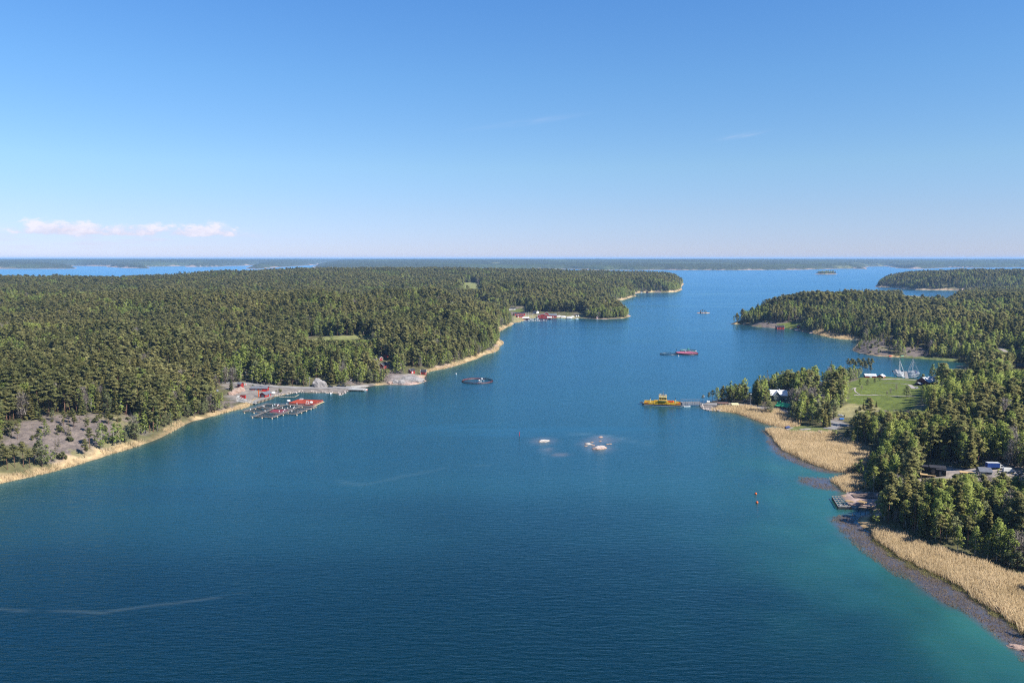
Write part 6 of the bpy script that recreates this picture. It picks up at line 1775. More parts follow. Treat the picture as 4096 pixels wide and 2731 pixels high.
house('red_farmhouse', 'red farmhouse cut by the right frame edge above the green field', 'house', (4082, 1411), (4108, 1413), 8, 3.2, 2.2, 'darkred', 'brown_roof', 'x', wins=[('f', -3, 1.1, 1, 1.2), ('f', 0, 1.1, 1, 1.2)], doors=[('f', 2, 1, 2, 'white')], trim='white')
house('dark_roofed_house', 'dark roofed house behind trees at the right edge', 'house', (4062, 1476), (4092, 1479), 8, 3.0, 2.6, 'darkred', 'dark_roof', 'x', wins=[('f', -2, 1.1, 1, 1.2), ('f', 2, 1.1, 1, 1.2)], doors=[('f', 0, 1, 2, 'black')])
house('far_boathouse', 'red boathouse with open boat doors on the far point', 'boathouse', (3108, 1315), (3138, 1315), 9, 3.2, 2.2, 'red', 'dark_roof', 'x', z=.8, L_=12.0, doors=[('f', -3, 2.4, 2.2, 'darkred'), ('f', 2, 2.4, 2.2, 'darkred')], trim='white')
house('far_cottage', 'tiny red gabled cottage with white trim on the far lawn', 'cottage', (3192, 1310), (3202, 1310), 5, 2.6, 1.8, 'red', 'dark_roof', 'y', L_=4.2, wins=[('f', 0, 1, .9, 1)], doors=[('r', 2, .9, 1.9, 'white')], trim='white')

# ------------------------------------------------------------------ black cabin and the building site
def black_cabin():
    p, q, ln, ang, z = frame_of((3726, 1899), (3776, 1904))
    z += .3; ln = 7.0
    root = thing('black_cabin', 'modern black cabin with big windows and pale decks in the pine wood', 'cabin', (*((p + q) / 2)[:2], z), ang)
    h = ln / 2
    MB().box(-h, h, 0, 6.0, -1.5, 3.3).box(-h - 3.4, -h + .02, 2.4, 6.2, -1.5, 3.0).box(-.8, h, -1.6, .02, -1.5, 3.1).build('wall', M['black'], root)
    MB().box(-h - .3, h + .3, .3, 6.3, 3.3, 3.55).box(-h - 3.6, -h - .32, 2.2, 6.4, 3.0, 3.2).box(-1.0, h + .2, -1.9, .28, 3.1, 3.3).build('roof', M['dark_roof'], root)
    w0 = MB().box(-h + .4, -1.1, -.08, .02, .3, 2.7).build('window', M['black'], root); MB().box(-h + .55, -1.25, -.12, -.075, .45, 2.55).build('pane', M['glass'], w0)
    w0 = MB().box(.5, 1.3, -1.68, -1.58, .2, 2.4).build('window', M['steel'], root); MB().box(.6, 1.2, -1.72, -1.675, .3, 2.3).build('pane', M['glass'], w0)
    MB().box(-h - 4.4, -.9, -2.4, -.01, -.25, 0.0).box(-h - 4.4, -h - .01, 0, 2.3, -.25, 0.0).build('deck', M['newwood'], root)
    MB().box(h + .02, h + 3.6, -1.2, 1.0, -.25, 0.0).build('side_deck', M['newwood'], root)
    for sx in (-h - 4, -h - 1, -2): MB().box(sx, sx + .2, -2.2, -2.0, -1.8, -.26).build('deck_post', M['newwood'], root)
black_cabin()
def deck_platform():
    p, q, ln, ang, z = frame_of((3840, 1893), (3916, 1900)); z += .4
    r0 = thing('timber_platform', 'long pale new timber platform right of the black cabin', 'platform', (*((p + q) / 2)[:2], z), ang)
    MB().box(-ln / 2, ln / 2, 0, 3.4, 0, .18).build('planks', M['newwood'], r0)
    for k in range(5): x = -ln / 2 + .3 + k * (ln - .6) / 4; MB().box(x - .1, x + .1, .2, 3.2, -1.2, 0).build('joist', M['newwood'], r0)
deck_platform()
house('grey_shed', 'low shed with a plain grey roof in front of the blue truck', 'shed', (3926, 1902), (3962, 1904), 6.0, 2.0, 1.4, 'greywall', 'grey_roof', 'x', L_=5.2, doors=[('f', .5, .9, 1.8, 'black')], wins=[('f', -1.3, .8, .8, .8)])
def truck():
    g = ground_at(3975, 1876); r0 = thing('box_truck', 'blue canvas sided truck parked among the pines', 'truck', g, -.08)
    MB().box(-3.6, 2.2, -1.2, 1.2, 1.1, 3.3).build('cargo_box', M['truckblue'], r0); MB().box(-3.65, 2.25, -1.25, 1.25, 3.3, 3.42).build('box_roof', M['silver_roof'], r0)
    c = MB().prism([(2.3, -1.1), (3.9, -1.1), (3.9, 1.1), (2.3, 1.1)], .7, [2.9, 2.2, 2.2, 2.9]).build('cab', M['white'], r0); MB().box(2.7, 3.6, -1.13, 1.13, 1.5, 2.1).build('side_window', M['glass'], c)
    MB().box(-3.6, 3.8, -.5, .5, .55, 1.09).build('chassis', M['darksteel'], r0)
    for sx in (-2.4, 2.9):
        for sy in (-1.05, 1.05): MB().tube([(sx, sy - .14, .48), (sx, sy + .14, .48)], .48, 10).build('wheel', M['tyre'], r0)
truck()
g = ground_at(4035, 1889); car('white delivery van parked right of the blue truck', g, -.15, 'white', 5.4, 2.2, 'delivery_van', 'van', None, True)
g = ground_at(4086, 1903); car('silver blue car at the right edge beside the van', g, -.1, 'silvercar')
def excavator():
    g = ground_at(4035, 1962); r0 = thing('mini_excavator', 'small yellow excavator half hidden by pines at the rubble', 'excavator', g, .5)
    for sy in (-.7, .7): MB().box(-1.3, 1.3, sy - .22, sy + .22, 0, .6).build('track', M['tyre'], r0)
    MB().box(-1.2, .9, -.8, .8, .62, 1.3).build('body', M['yellow'], r0)
    c = MB().box(-.2, .9, -.75, .1, 1.3, 2.5).build('cab', M['yellow'], r0); MB().box(-.1, .95, -.79, .14, 1.6, 2.3).build('window', M['glass'], c)
    MB().beam((.9, .4, 1.2), (2.4, .4, 2.7), .24, .3).beam((2.4, .4, 2.7), (3.5, .4, 1.0), .2, .25).build('arm', M['yellow'], r0)
    MB().box(3.2, 3.8, .1, .7, .4, 1.0).build('bucket', M['darksteel'], r0)
excavator()
def plank_pile(label, px, py, rz, n, l_, z=None, wid=.24):
    g = ground_at(px, py); r_ = random.Random(px)
    m = MB()
    for k in range(n): y = (k - n / 2) * (wid + .05); x = r_.uniform(-.3, .3); m.box(x - l_ / 2, x + l_ / 2, y, y + wid, .02 + .16 * (k % 2) * .4, .18 + .16 * (k % 2) * .4)
    return tag(m.build('plank_stack', M['newwood'], None, False, (g[0], g[1], (g[2] if z is None else z))), label, 'planks', 'stacks of fresh planks')
def unfinished_jetty():
    A = at(3328, 1984, 1.3); Bq = at(3353, 2025, 1.3); Cq = at(3362, 1984, 1.3); D = at(3396, 2020, 1.3)
    r0 = thing('unfinished_jetty', 'unfinished timber jetty frame with open joists at the fill', 'jetty', (0, 0, 0), 0)
    m = MB()
    for a, b_ in ((A, Bq), (Cq, D), (A * .667 + Cq * .333, Bq * .667 + D * .333), (A * .333 + Cq * .667, Bq * .333 + D * .667)): m.beam(a, b_, .22, .3)
    for k in range(6): f = k / 5; m.beam(A + (Bq - A) * f, Cq + (D - Cq) * f, .18, .22)
    m.build('joists', M['wood'], r0)
    m = MB(); E = at(3500, 2026, 1.3)
    m.beam(Bq, at(3440, 2023, 1.35), .5, .25); m.build('edge_beam', M['wood'], r0)
    m = MB()
    n = 22
    for k in range(n + 1):
        p = A + (Bq - A) * k / n; m.tube([(p[0], p[1], -2), (p[0], p[1], 1.1)], .14, 5)
    m.build('side_piles', M['oldwood'], r0)
    m = MB(); n = 34
    for k in range(n + 1):
        p = Bq + (E - Bq) * k / n; m.tube([(p[0], p[1], -2), (p[0], p[1], 1.05)], .15, 5)
    m.build('front_piles', M['oldwood'], r0)
    MB().beam(at(3395, 2023, 1.25), at(3500, 2025, 1.25), .7, .2).build('quay_planks', M['newwood'], r0)
unfinished_jetty()
plank_pile('stack of fresh planks lying across the quay, left of two', 3398, 2018, .9, 9, 3.6, 1.55).rotation_euler = (0, 0, 2.25)
plank_pile('stack of fresh planks lying across the quay, right of two', 3448, 2017, .9, 12, 3.8, 1.6).rotation_euler = (0, 0, 2.2)
plank_pile('small pale bundle of boards on the pink stone fill', 3376, 1998, .9, 5, 1.6, 1.75).rotation_euler = (0, 0, 1.5)
strip('soil_patch', [(3412, 1985), (3440, 1984), (3480, 1983), (3500, 1984)], (6, 9), 'soil', .35)
p, q, ln, ang, _ = frame_of((3354, 2026), (3402, 2033), 0.0)
r0 = thing('open_boat', 'long white open boat moored along the unfinished jetty', 'boat', (p + q) / 2, ang + math.pi)
open_hull(ln, 1.8, .75).build('hull', M['gelcoat'], r0)
for sx in (-.25, .1): MB().box(sx * ln - .2, sx * ln + .2, -.7, .7, .5, .58).build('thwart', M['wood'], r0)
MB().box(-ln / 2 - .35, -ln / 2 + .1, -.2, .2, 0, 1.1).build('outboard', M['darksteel'], r0)
posts('mooring_pile', 'dark wooden pile standing in the water before the quay', 'post', [(3356, 2039), (3382, 2041), (3407, 2038), (3433, 2044), (3443, 2053), (3462, 2052), (3482, 2052)], 1.5, .11, 'oldwood', 'piles before the quay')
g = ground_at(3530, 1985); motor_boat('dark blue covered boat on land behind the soil fill', (g[0], g[1], g[2] + .3), .4, 5.0, cover='bluetarp')
o = rock('boulder', 'pink flat boulder at the bottom right corner of the shallows', 'rock', (*at(4085, 2592)[:2], -.2), 4.2, 1.9, 1.0, 77, ROCK_PINK, -.45)
# skerries in the sound
for k, (sx, sy, rx, ry) in enumerate(SKERRIES):
    lb = ['white bird stained rock left of the group in the sound', 'broken pale low rock beside the big pink skerry', 'big pink and white skerry, nearest of the rock group', 'small low pale skerry behind the others'][k]
    rock('skerry', lb, 'rock', (*at(sx, sy)[:2], -.5), rx, ry * 1.2, (1.75, 1.35, 2.1, 1.05)[k], 60 + k, (ROCK_PALE, ROCK_PALE, ROCK_GUANO, ROCK_GUANO)[k], (.35, -.5, .4, 0)[k], 'bare rocks in the middle of the sound', 5)
for k, (sx, sy) in enumerate(((2343, 1783), (2368, 1768), (2372, 1781), (2430, 1776), (2440, 1775), (2400, 1764))):
    rock('low_rock', 'tiny rock barely breaking the surface near the pink skerry', 'rock', (*at(sx, sy)[:2], -.25), 1.6, .9, .6, 80 + k, ROCK_GUANO, .4, 'tiny rocks around the skerries', 3)
c = at(2077, 1757); r0 = thing('spar_buoy', 'tall thin spar mark, red above and black below, in the sound', 'spar buoy', c, 0)
MB().tube([(0, 0, 2.2), (.1, 0, 4.9)], .17, 6).build('top_mark', M['redplastic'], r0); MB().tube([(0, 0, -1), (0, 0, 2.2)], .17, 6).build('spar', M['darksteel'], r0)

# ------------------------------------------------------------------ fish cages
ring_cage('single round fish cage with a faint red net and two white feeders', (1910, 1525.5), 29.5, 'rednet', feeders=True)
feeder('white mushroom shaped feeder in the round cage, farther one', at(1927, 1522), 1.0, 'feeders in the round cage')
feeder('white mushroom shaped feeder in the round cage, nearer one', at(1917, 1528), .9, 'feeders in the round cage')
ring_cage('dark empty ring cage left of the red one', (2673, 1417), 20.0, None, h_=1.3, group='ring cages in mid channel')
ring_cage('large red netted ring cage in mid channel', (2748, 1414), 27.0, 'netmaroon', h_=1.3, group='ring cages in mid channel', fill='pinknet')
ring_cage('turquoise netted ring cage behind the red one', (2753, 1404.5), 20.0, 'greennet', 'steel', 1.6, 'ring cages in mid channel')
feeder('white feeder on the turquoise cage', at(2753, 1403), 1.3, 'feeders on the channel cages', 'greennet')
for fx, fy, lb in ((2742, 1411, 'white feeder on the back rim of the red cage'), (2783, 1409, 'white feeder at the right rim of the red cage')):
    feeder(lb, at(fx, fy), .8, 'feeders on the channel cages')
buoy('white ball buoy in front of the red ring cage', 2714, 1424, .75, 'gelcoat')
buoy('white ball buoy near the boathouse and reeds', 1824, 1496, .7, 'gelcoat')
buoy('small white buoy off the left reed shore', 1979, 1410, .5, 'gelcoat')
for bx, by, lb in ((2706, 1398, 'dark float behind the ring cages, farther one'), (2702, 1408, 'dark float behind the ring cages, nearer one')): buoy(lb, bx, by, .5, 'darksteel', 'dark floats at the cages')

def fish_farm():
    Z = .75
    P = lambda X, Y: at(950 + X / 6.533, 1540 + Y / 6.533, 0.0)
    root = thing('fish_farm_walkways', 'grid of grey floating walkways around square net pens', 'walkway', (0, 0, 0), 0)
    lines = [((150, 705), (520, 605)), ((520, 605), (750, 520)), ((750, 520), (2050, 580)), ((2050, 580), (1500, 785)), ((1500, 785), (1180, 770)), ((1180, 770), (680, 745)), ((680, 745), (150, 705)),
             ((680, 745), (450, 840)), ((350, 840), (930, 870)), ((930, 870), (1180, 770)), ((1180, 770), (1700, 560)), ((500, 612), (930, 642)), ((930, 642), (1420, 660)), ((700, 742), (930, 642)), ((930, 642), (1240, 545)),
             ((1570, 625), (1840, 640)), ((1380, 695), (1690, 705)), ((1420, 660), (1470, 662))]
    for k, (a, b_) in enumerate(lines):
        p = P(*a); q = P(*b_); p[2] = q[2] = Z + .012 * k
        w_ = 1.7 if abs(q[1] - p[1]) > 8 else 1.1
        wk = MB().beam(p, q, w_, .22).build('walkway', M['walkwood'], root)
        d = (q - p); l_ = np.hypot(*d[:2]); d = d / l_; n = np.array([-d[1], d[0], 0])
        m = MB()
        nn = max(2, int(l_ / 2.6))
        for sgn in (-1, 1):
            for i in range(nn + 1):
                c = p + d * l_ * i / nn + n * sgn * w_ * .48; m.beam(c + np.array([0, 0, .1]), c + np.array([0, 0, 1.2]), .08, .08)
            m.beam(p + n * sgn * w_ * .48 + np.array([0, 0, 1.2]), q + n * sgn * w_ * .48 + np.array([0, 0, 1.2]), .06, .06)
        m.build('railing', M['steel'], wk)
    m = MB()
    for a in ((180, 735), (430, 738), (390, 858), (640, 866), (905, 882), (1040, 835), (1195, 792), (1550, 790), (1670, 740), (1800, 690), (1920, 640), (1990, 610), (2045, 590), (1320, 730), (1690, 590), (470, 645)):
        c = P(*a); m.lathe([(.35, -.3), (.55, -.1), (.55, .5), (.35, .68)], (c[0], c[1], 0), 8)
    m.build('floats', M['reedbale'], root)
    nets = [((500, 615), (900, 645), (690, 735), (190, 695), 'netdark'), ((820, 715), (950, 652), (1390, 668), (1170, 755), 'netmaroon'), ((720, 755), (1150, 775), (930, 855), (500, 838), 'netdark'), ((1250, 560), (1660, 565), (1430, 650), (960, 635), 'netdark'), ((770, 530), (1200, 545), (930, 632), (540, 605), 'netdark'),
            ((1700, 570), (2010, 590), (1850, 635), (1600, 620), 'netdark'), ((1580, 638), (1820, 650), (1710, 695), (1420, 688), 'netdark'), ((1370, 708), (1660, 715), (1500, 770), (1210, 760), 'netdark')]
    M['netdark'] = mat('dark_green_net', (.028, .035, .032), .8, 0, .3, .8)
    for k, (*c, mt) in enumerate(nets):
        q = [P(*x) for x in c]
        r0 = thing('net_pen', ['dark net pen in the front left cell', 'dark red net pen in the middle of the farm', 'dark net pen with pale stakes, nearest the viewer', 'dark net pen behind the red one', 'dark net pen nearest the gangway', 'small dark net pen beside the big red float', 'small dark net pen in the middle of the right row', 'small dark net pen at the front of the right row'][k], 'net pen', np.mean(q, 0), 0, 'net pens of the fish farm')
        loc = np.mean(q, 0); n = 6; V = []; Fc = []
        for i in range(n + 1):
            for j in range(n + 1):
                u, v = i / n, j / n; pt = (q[0] * (1 - u) + q[1] * u) * (1 - v) + (q[3] * (1 - u) + q[2] * u) * v - loc
                V.append((pt[0], pt[1], .55 - .42 * math.sin(math.pi * u) * math.sin(math.pi * v)))
        for i in range(n):
            for j in range(n): 
                if mt == 'netmaroon' or (i + j) % 2: Fc.append((i * (n + 1) + j, (i + 1) * (n + 1) + j, (i + 1) * (n + 1) + j + 1, i * (n + 1) + j + 1))
        MB().add(V, Fc).build('net', M[mt], r0)
        m = MB(); 
        for i in range(9):
            f = i / 8; pt = q[3] * (1 - f) + q[2] * f - loc; m.beam((pt[0], pt[1], .3), (pt[0], pt[1], 2.3 if k == 2 else 1.7), .07, .07)
        m.build('stakes', M['pole'], r0)
    # white feed drums on the walkways
    first = None
    for X, Y in ((920, 585), (925, 645), (975, 555), (1170, 640), (1310, 645), (1235, 690), (1380, 605), (1460, 645), (1490, 622), (1195, 735), (1090, 730), (1420, 730), (720, 722), (340, 685), (1045, 580), (1290, 535), (1555, 535)):
        c = P(X, Y)
        if first is None:
            first = MB().lathe([(.24, 0), (.36, .1), (.36, .85), (.2, 1.05)], n=8).build('feed_drum', M['gelcoat'], None, False, (c[0], c[1], Z + .2)); tag(first, 'white feed drum standing on the grey walkways', 'drum', 'feed drums on the walkways')
        else:
            o = first.copy(); C.objects.link(o); o.location = (c[0], c[1], Z + .2)
    feeder('white capped feeder at the left corner of the red float', P(1335, 500), 1.5, 'feeders of the fish farm')
    feeder('white capped feeder at the front corner of the red float', P(1925, 535), 1.4, 'feeders of the fish farm')
    # the floating pen with its red net
    q = [P(1600, 425), P(2240, 448), P(1975, 565), P(1340, 520)]
    c0 = np.mean(q, 0); r0 = thing('red_float', 'large square floating pen draped in orange red netting', 'fish pen', c0, 0)
    for i in range(4):
        a, b_ = q[i] - c0, q[(i + 1) % 4] - c0
        MB().add([(a[0], a[1], .1), (b_[0], b_[1], .1), (b_[0], b_[1], 1.9), (a[0], a[1], 1.9), (a[0] * .985, a[1] * .985, 1.9), (b_[0] * .985, b_[1] * .985, 1.9), (a[0] * .985, a[1] * .985, .1), (b_[0] * .985, b_[1] * .985, .1)], [(0, 1, 2, 3), (2, 5, 4, 3), (4, 5, 7, 6)]).build('net_wall', M['rednet'], r0)
        MB().beam((a[0] * 1.03, a[1] * 1.03, .45), (b_[0] * 1.03, b_[1] * 1.03, .45), 1.1, .35).build('walkway', M['cream' if i == 1 else 'wood'], r0)
    n = 8; V = []; Fc = []
    for i in range(n + 1):
        for j in range(n + 1):
            u, v = i / n, j / n; pt = ((q[0] * (1 - u) + q[1] * u) * (1 - v) + (q[3] * (1 - u) + q[2] * u) * v - c0) * .98
            V.append((pt[0], pt[1], 1.7 - 1.3 * min(1, 3.2 * min(u, 1 - u, v, 1 - v)) ** .7))
    for i in range(n):
        for j in range(n): Fc.append((i * (n + 1) + j, (i + 1) * (n + 1) + j, (i + 1) * (n + 1) + j + 1, i * (n + 1) + j + 1))
    MB().add(V, Fc).build('cover_net', M['rednet'], r0)
    m = MB(); a = P(2230, 462) - c0; b_ = P(1990, 568) - c0
    for k in range(12): p = a + (b_ - a) * k / 11; m.beam((p[0], p[1], .6), (p[0], p[1], 1.8), .09, .09)
    m.beam((a[0], a[1], 1.8), (b_[0], b_[1], 1.8), .1, .1); m.build('railing', M['pole'], r0)
    c = P(1672, 425); r1 = thing('feed_container', 'white feed container at the back edge of the red float', 'container', (c[0], c[1], .7), -.05)
    MB().box(-1.3, 1.3, -1, 1, 0, 1.5).build('body', M['white'], r1); MB().box(-1.4, 1.4, -1.1, 1.1, 1.5, 1.65).build('lid', M['silver_roof'], r1); MB().box(-1.1, 1.1, -1.06, -1.0, .3, .8).build('hatch', M['steel'], r1)
    c = P(1825, 505); r1 = thing('net_winch_frame', 'white trapezoid frame standing on the red float', 'frame', (c[0], c[1], .6), 0)
    MB().beam((-1.1, 0, 0), (-.65, 0, 2.3), .28, .28).beam((1.1, 0, 0), (.65, 0, 2.3), .28, .28).beam((-.75, 0, 2.3), (.75, 0, 2.3), .28, .28).beam((-.9, 0, 1.1), (.9, 0, 1.1), .2, .2).build('frame', M['white'], r1)
    MB().box(-1.7, 1.7, -.6, .6, -.2, 0.0).build('platform', M['white'], r1)
    c = P(672, 575); motor_boat('small white dinghy between the walkways', (c[0], c[1], 0), 2.9, 3.2)
    c = P(1055, 545); motor_boat('red and white work boat lying in the farm pen', (c[0], c[1], 0), 2.5, 4.4, hull='redplastic')
fish_farm()

# the gangway and the harbour
def gangway():
    a = at(952, 1609, 1.0); b_ = at(1027, 1613, 1.0)
    a[2] = 1.9; b_[2] = 1.0
    c = (a + b_) / 2; r0 = thing('gangway', 'white lattice gangway with a tall hoisting portal at the left', 'gangway', (c[0], c[1], 0), 0)
    A_ = a - c; B_ = b_ - c; A_[2], B_[2] = a[2], b_[2]; d = (B_ - A_) / np.linalg.norm(B_ - A_); n = np.array([-d[1], d[0], 0])
    for s_ in (-.8, .8):
        m = MB(); k = 14
        for z in (0, 1.5): m.beam(A_ + n * s_ + [0, 0, z], B_ + n * s_ + [0, 0, z], .2, .2)
        for i in range(k):
            p = A_ + (B_ - A_) * i / k + n * s_; q = A_ + (B_ - A_) * (i + 1) / k + n * s_
            m.beam(p, q + [0, 0, 1.5], .12, .12); m.beam(p, p + [0, 0, 1.5], .12, .12)
        m.build('truss', M['white'], r0)
    MB().beam(A_, B_, 1.5, .12).build('floor', M['steel'], r0)
    m = MB(); top = A_ + [0, 0, 5.4 - A_[2] + .2]
    for s_ in (-1.3, 1.3): m.beam(A_ + n * s_ + [0, 0, -2.5], A_ + n * s_ + [0, 0, 4.0], .3, .3)
    m.beam(A_ + n * -1.3 + [0, 0, 4.0], A_ + n * 1.3 + [0, 0, 4.0], .3, .3)
    m.build('portal', M['white'], r0)
    m = MB()
    for s_ in (-1.3, 1.3):
        m.beam(A_ + n * s_ + [0, 0, 4.0], A_ + d * 8.2 + n * s_ * .7 + [0, 0, 1.2], .24, .24); m.beam(A_ + n * s_ + [0, 0, 4.0], A_ - d * 6.0 + n * s_ + [0, 0, .6], .16, .16)
    m.build('brace', M['white'], r0)
gangway()
def quay():
    pts = [(1019, 1607), (1095, 1584), (1098, 1579), (1090, 1579), (1058, 1588), (1040, 1590), (1016, 1600)]
    q = [at(x, y, 2.0) for x, y in pts]; c = np.mean(q, 0); r0 = thing('quay', 'grey wooden quay deck on piles in front of the red sheds', 'quay', (c[0], c[1], 0), 0)
    MB().prism([(p[0] - c[0], p[1] - c[1]) for p in q], 1.75, 2.0).build('planks', M['wood'], r0)
    a, b_ = q[0] - c, q[1] - c
    for k in range(14):
        p = a + (b_ - a) * (k + .3) / 14; MB().tube([(p[0], p[1] + .3, -1.5), (p[0], p[1] + .3, 1.75)], .2, 6).build('pile', M['reedbale'], r0)
    n = np.array([0, 1.2, 0])
    MB().add([tuple(a + n)[:2] + (-1,), tuple(b_ + n)[:2] + (-1,), tuple(b_ + n)[:2] + (1.74,), tuple(a + n)[:2] + (1.74,)], [(0, 1, 2, 3)]).build('crib_wall', M['oldwood'], r0)
quay()
house('long_red_shed', 'long low red shed with a grey roof in the fish farm yard', 'shed', (1005, 1565), (1067, 1565), 6.0, 2.6, 1.4, 'red', 'grey_roof', 'x', z=2.6, over=.55, L_=13.5, wins=[('f', 1.2, 1.0, 2.0, .9), ('f', -5.2, 1.2, .9, .8)], doors=[('f', -2.6, 2.2, 2.1, 'steel'), ('f', 4.4, 2.6, 2.2, 'redplastic')], chimney=(.2, 3.0, .5, 'dark_roof'))
house('quay_shed', 'red shed with a grey gable roof on the quay edge', 'shed', (1057, 1590), (1088, 1582), 5.0, 2.5, 1.4, 'red', 'grey_roof', 'x', z=2.05, over=.5, L_=8.0, doors=[('f', 2.0, 1.6, 2.2, 'steel'), ('l', 2.4, 2.2, 2.1, 'steel')], wins=[('f', -1.6, 1.5, 2.4, .5)], base=.2)
house('yard_cottage', 'small red hut with a grey roof on the rock above the yard', 'hut', (949, 1550), (964, 1551), 3.6, 3.4, 1.0, 'red', 'grey_roof', 'x', over=.5, L_=3.6, wins=[('f', .9, 1.4, .9, 1.1)], doors=[('f', -.7, .9, 2.0, 'darkred')])
g = ground_at(970, 1594); r0 = thing('red_container', 'dark red corrugated container near the white gangway', 'container', (g[0], g[1], g[2]), -.06)
m = MB().box(-2.0, 2.0, 0, 2.4, .1, 2.5)
for k in range(13): x = -1.9 + k * 3.8 / 12; m.box(x - .07, x + .07, -.07, .0, .2, 2.4)
m.build('body', M['red'], r0); MB().box(-2.05, 2.05, -.1, 2.45, 2.5, 2.62).build('lid', M['darkred'], r0); MB().box(1.99, 2.06, .3, 2.1, .2, 2.4).build('door', M['redplastic'], r0)
g = ground_at(1035, 1588); r0 = thing('orange_post', 'orange yellow post beside the red quay shed', 'post', (g[0], g[1], 2.0), 0)
MB().box(-.3, .3, -.3, .3, -.5, 4.6).build('post', M['orange'], r0); MB().box(-.42, .42, -.42, .42, 4.6, 4.75).build('cap', M['yellow'], r0)
g = ground_at(982, 1544); r0 = thing('sign_board', 'white and orange board by the road above the yard', 'sign', g, .1)
MB().box(-.9, .9, -.05, .05, .5, 2.3).build('panel', M['white'], r0); MB().box(-.5, .6, -.09, -.055, .9, 1.9).build('picture', M['orange'], r0); MB().tube([(-.7, .06, -.3), (-.7, .06, .6)], .06, 5).tube([(.7, .06, -.3), (.7, .06, .6)], .06, 5).build('posts', M['wood'], r0)
g = ground_at(870, 1574); r0 = thing('satellite_dish', 'grey satellite dish on a mast at the wood edge', 'dish', g, .4)
MB().tube([(0, 0, -.5), (0, 0, 2.2)], .09, 6).build('mast', M['pole'], r0)
dm = MB().lathe([(.05, 0), (.5, .10), (.85, .3), (.9, .32)], n=14).build('dish', M['dish_grey'], r0, False, (0, -.2, 2.4)); dm.rotation_euler = (1.0, 0, .2)
g = ground_at(1092, 1579); motor_boat('small white boat on land beside the red quay shed', (g[0], g[1], 2.4), .3, 3.6)
lamp_post('lamp post at the forest edge above the fish farm yard', (984, 1523), 1490); lamp_post('lamp post left of the big grey boulder', (1238, 1547), 1511); lamp_post('lamp post beside the parked cars at the pier', (1404, 1545), 1521)
g = ground_at(1272, 1548); rock('boulder', 'huge rounded grey boulder beside the harbour road', 'rock', (g[0], g[1] + 3, g[2] + .5), 7.0, 5.0, 7.2, 90, ROCK_GREY, .1, None, 5)
for cx, cy, pt, lb in ((1322, 1549, 'blackcar', 'black car right of the big boulder, standing alone'), (1357, 1546, 'blackcar', 'black car in the pair by the pier, left one'), (1375, 1547, 'blackcar', 'black car in the pair by the pier, right one')):
    car(lb, ground_at(cx, cy) + np.array([0, 0, .2]), R(8), pt, group='cars parked along the harbour road')
p, q, ln, ang, _ = frame_of((1400, 1564), (1456, 1566), 0.0)
r0 = thing('concrete_pier', 'concrete ferry pier reaching out from the harbour road', 'pier', ((p + q) / 2) + np.array([0, 3, 0]), ang)
MB().box(-ln / 2 - 2, ln / 2, -3, 3, .9, 1.5).build('deck', M['concrete'], r0)
for s_ in (-3, 3): MB().beam((-ln / 2, s_ * .95, 1.75), (ln / 2, s_ * .95, 1.75), .35, .5).build('kerb', M['white'], r0)
for sx in (-.3, .2, .45):
    for sy in (-2.4, 2.4): MB().tube([(sx * ln, sy, -2), (sx * ln, sy, .9)], .3, 8).build('pile', M['oldwood'], r0)
p, q, ln, ang, _ = frame_of((1455, 1565), (1474, 1557), 0.0)
r0 = thing('rescue_launch', 'orange and white open boat tied to the pier end', 'boat', (p + q) / 2, ang); open_hull(5.6, 1.9, .8).build('hull', M['gelcoat'], r0); MB().box(-2.6, 1.6, -1.0, -.92, .35, .75).box(-2.6, 1.6, .92, 1.0, .35, .75).build('stripe', M['orange'], r0); MB().box(-.6, .1, -.75, .75, .5, .58).build('thwart', M['wood'], r0)
buoy('white buoy reflected in calm water below the harbour road', 1322, 1576, .8, 'gelcoat')
p, q, ln, ang, _ = frame_of((861, 1639), (898, 1642), 0.0)
r0 = thing('jetty', 'low dark jetty on the reed shore left of the gangway', 'jetty', (p + q) / 2, ang); MB().box(-ln / 2, ln / 2, -.7, .7, .7, .85).build('planks', M['wood'], r0)
for sx in (-.4, 0, .4): MB().box(sx * ln - .3, sx * ln + .3, -.6, .6, -.6, .7).build('crib', M['oldwood'], r0)
r_ = random.Random(3); m = MB(); a, b_, c = at(1118, 1588), at(1180, 1587), at(1196, 1578)
for s0, s1, n in ((a, b_, 9), (b_, c, 4)):
    for k in range(n): p = s0 + (s1 - s0) * k / n; q = s0 + (s1 - s0) * (k + .75) / n; m.beam((p[0], p[1], .12), (q[0], q[1], .12), .5, .3)
tag(m.build('floating_boom', M['reedbale']), 'chain of pale floating booms in the green harbour corner', 'boom')
# rocky yard cuts
for k, (rx_, ry_, a, b_, c, lb) in enumerate(((940, 1572, 4.5, 3, 4.2, 'orange pink blasted rock outcrop under the red hut'), (960, 1563, 5, 3, 3.6, 'pink blasted rock outcrop left of the long red shed'), (922, 1578, 4, 3, 3.4, 'pale rock outcrop at the left end of the yard'))):
    g = ground_at(rx_, ry_); rock('rock_outcrop', lb, 'rock', (g[0], g[1] + 1, g[2] - .4), a, b_, c, 95 + k, ROCK_PINK, .2, 'rock outcrops around the yard', 4)

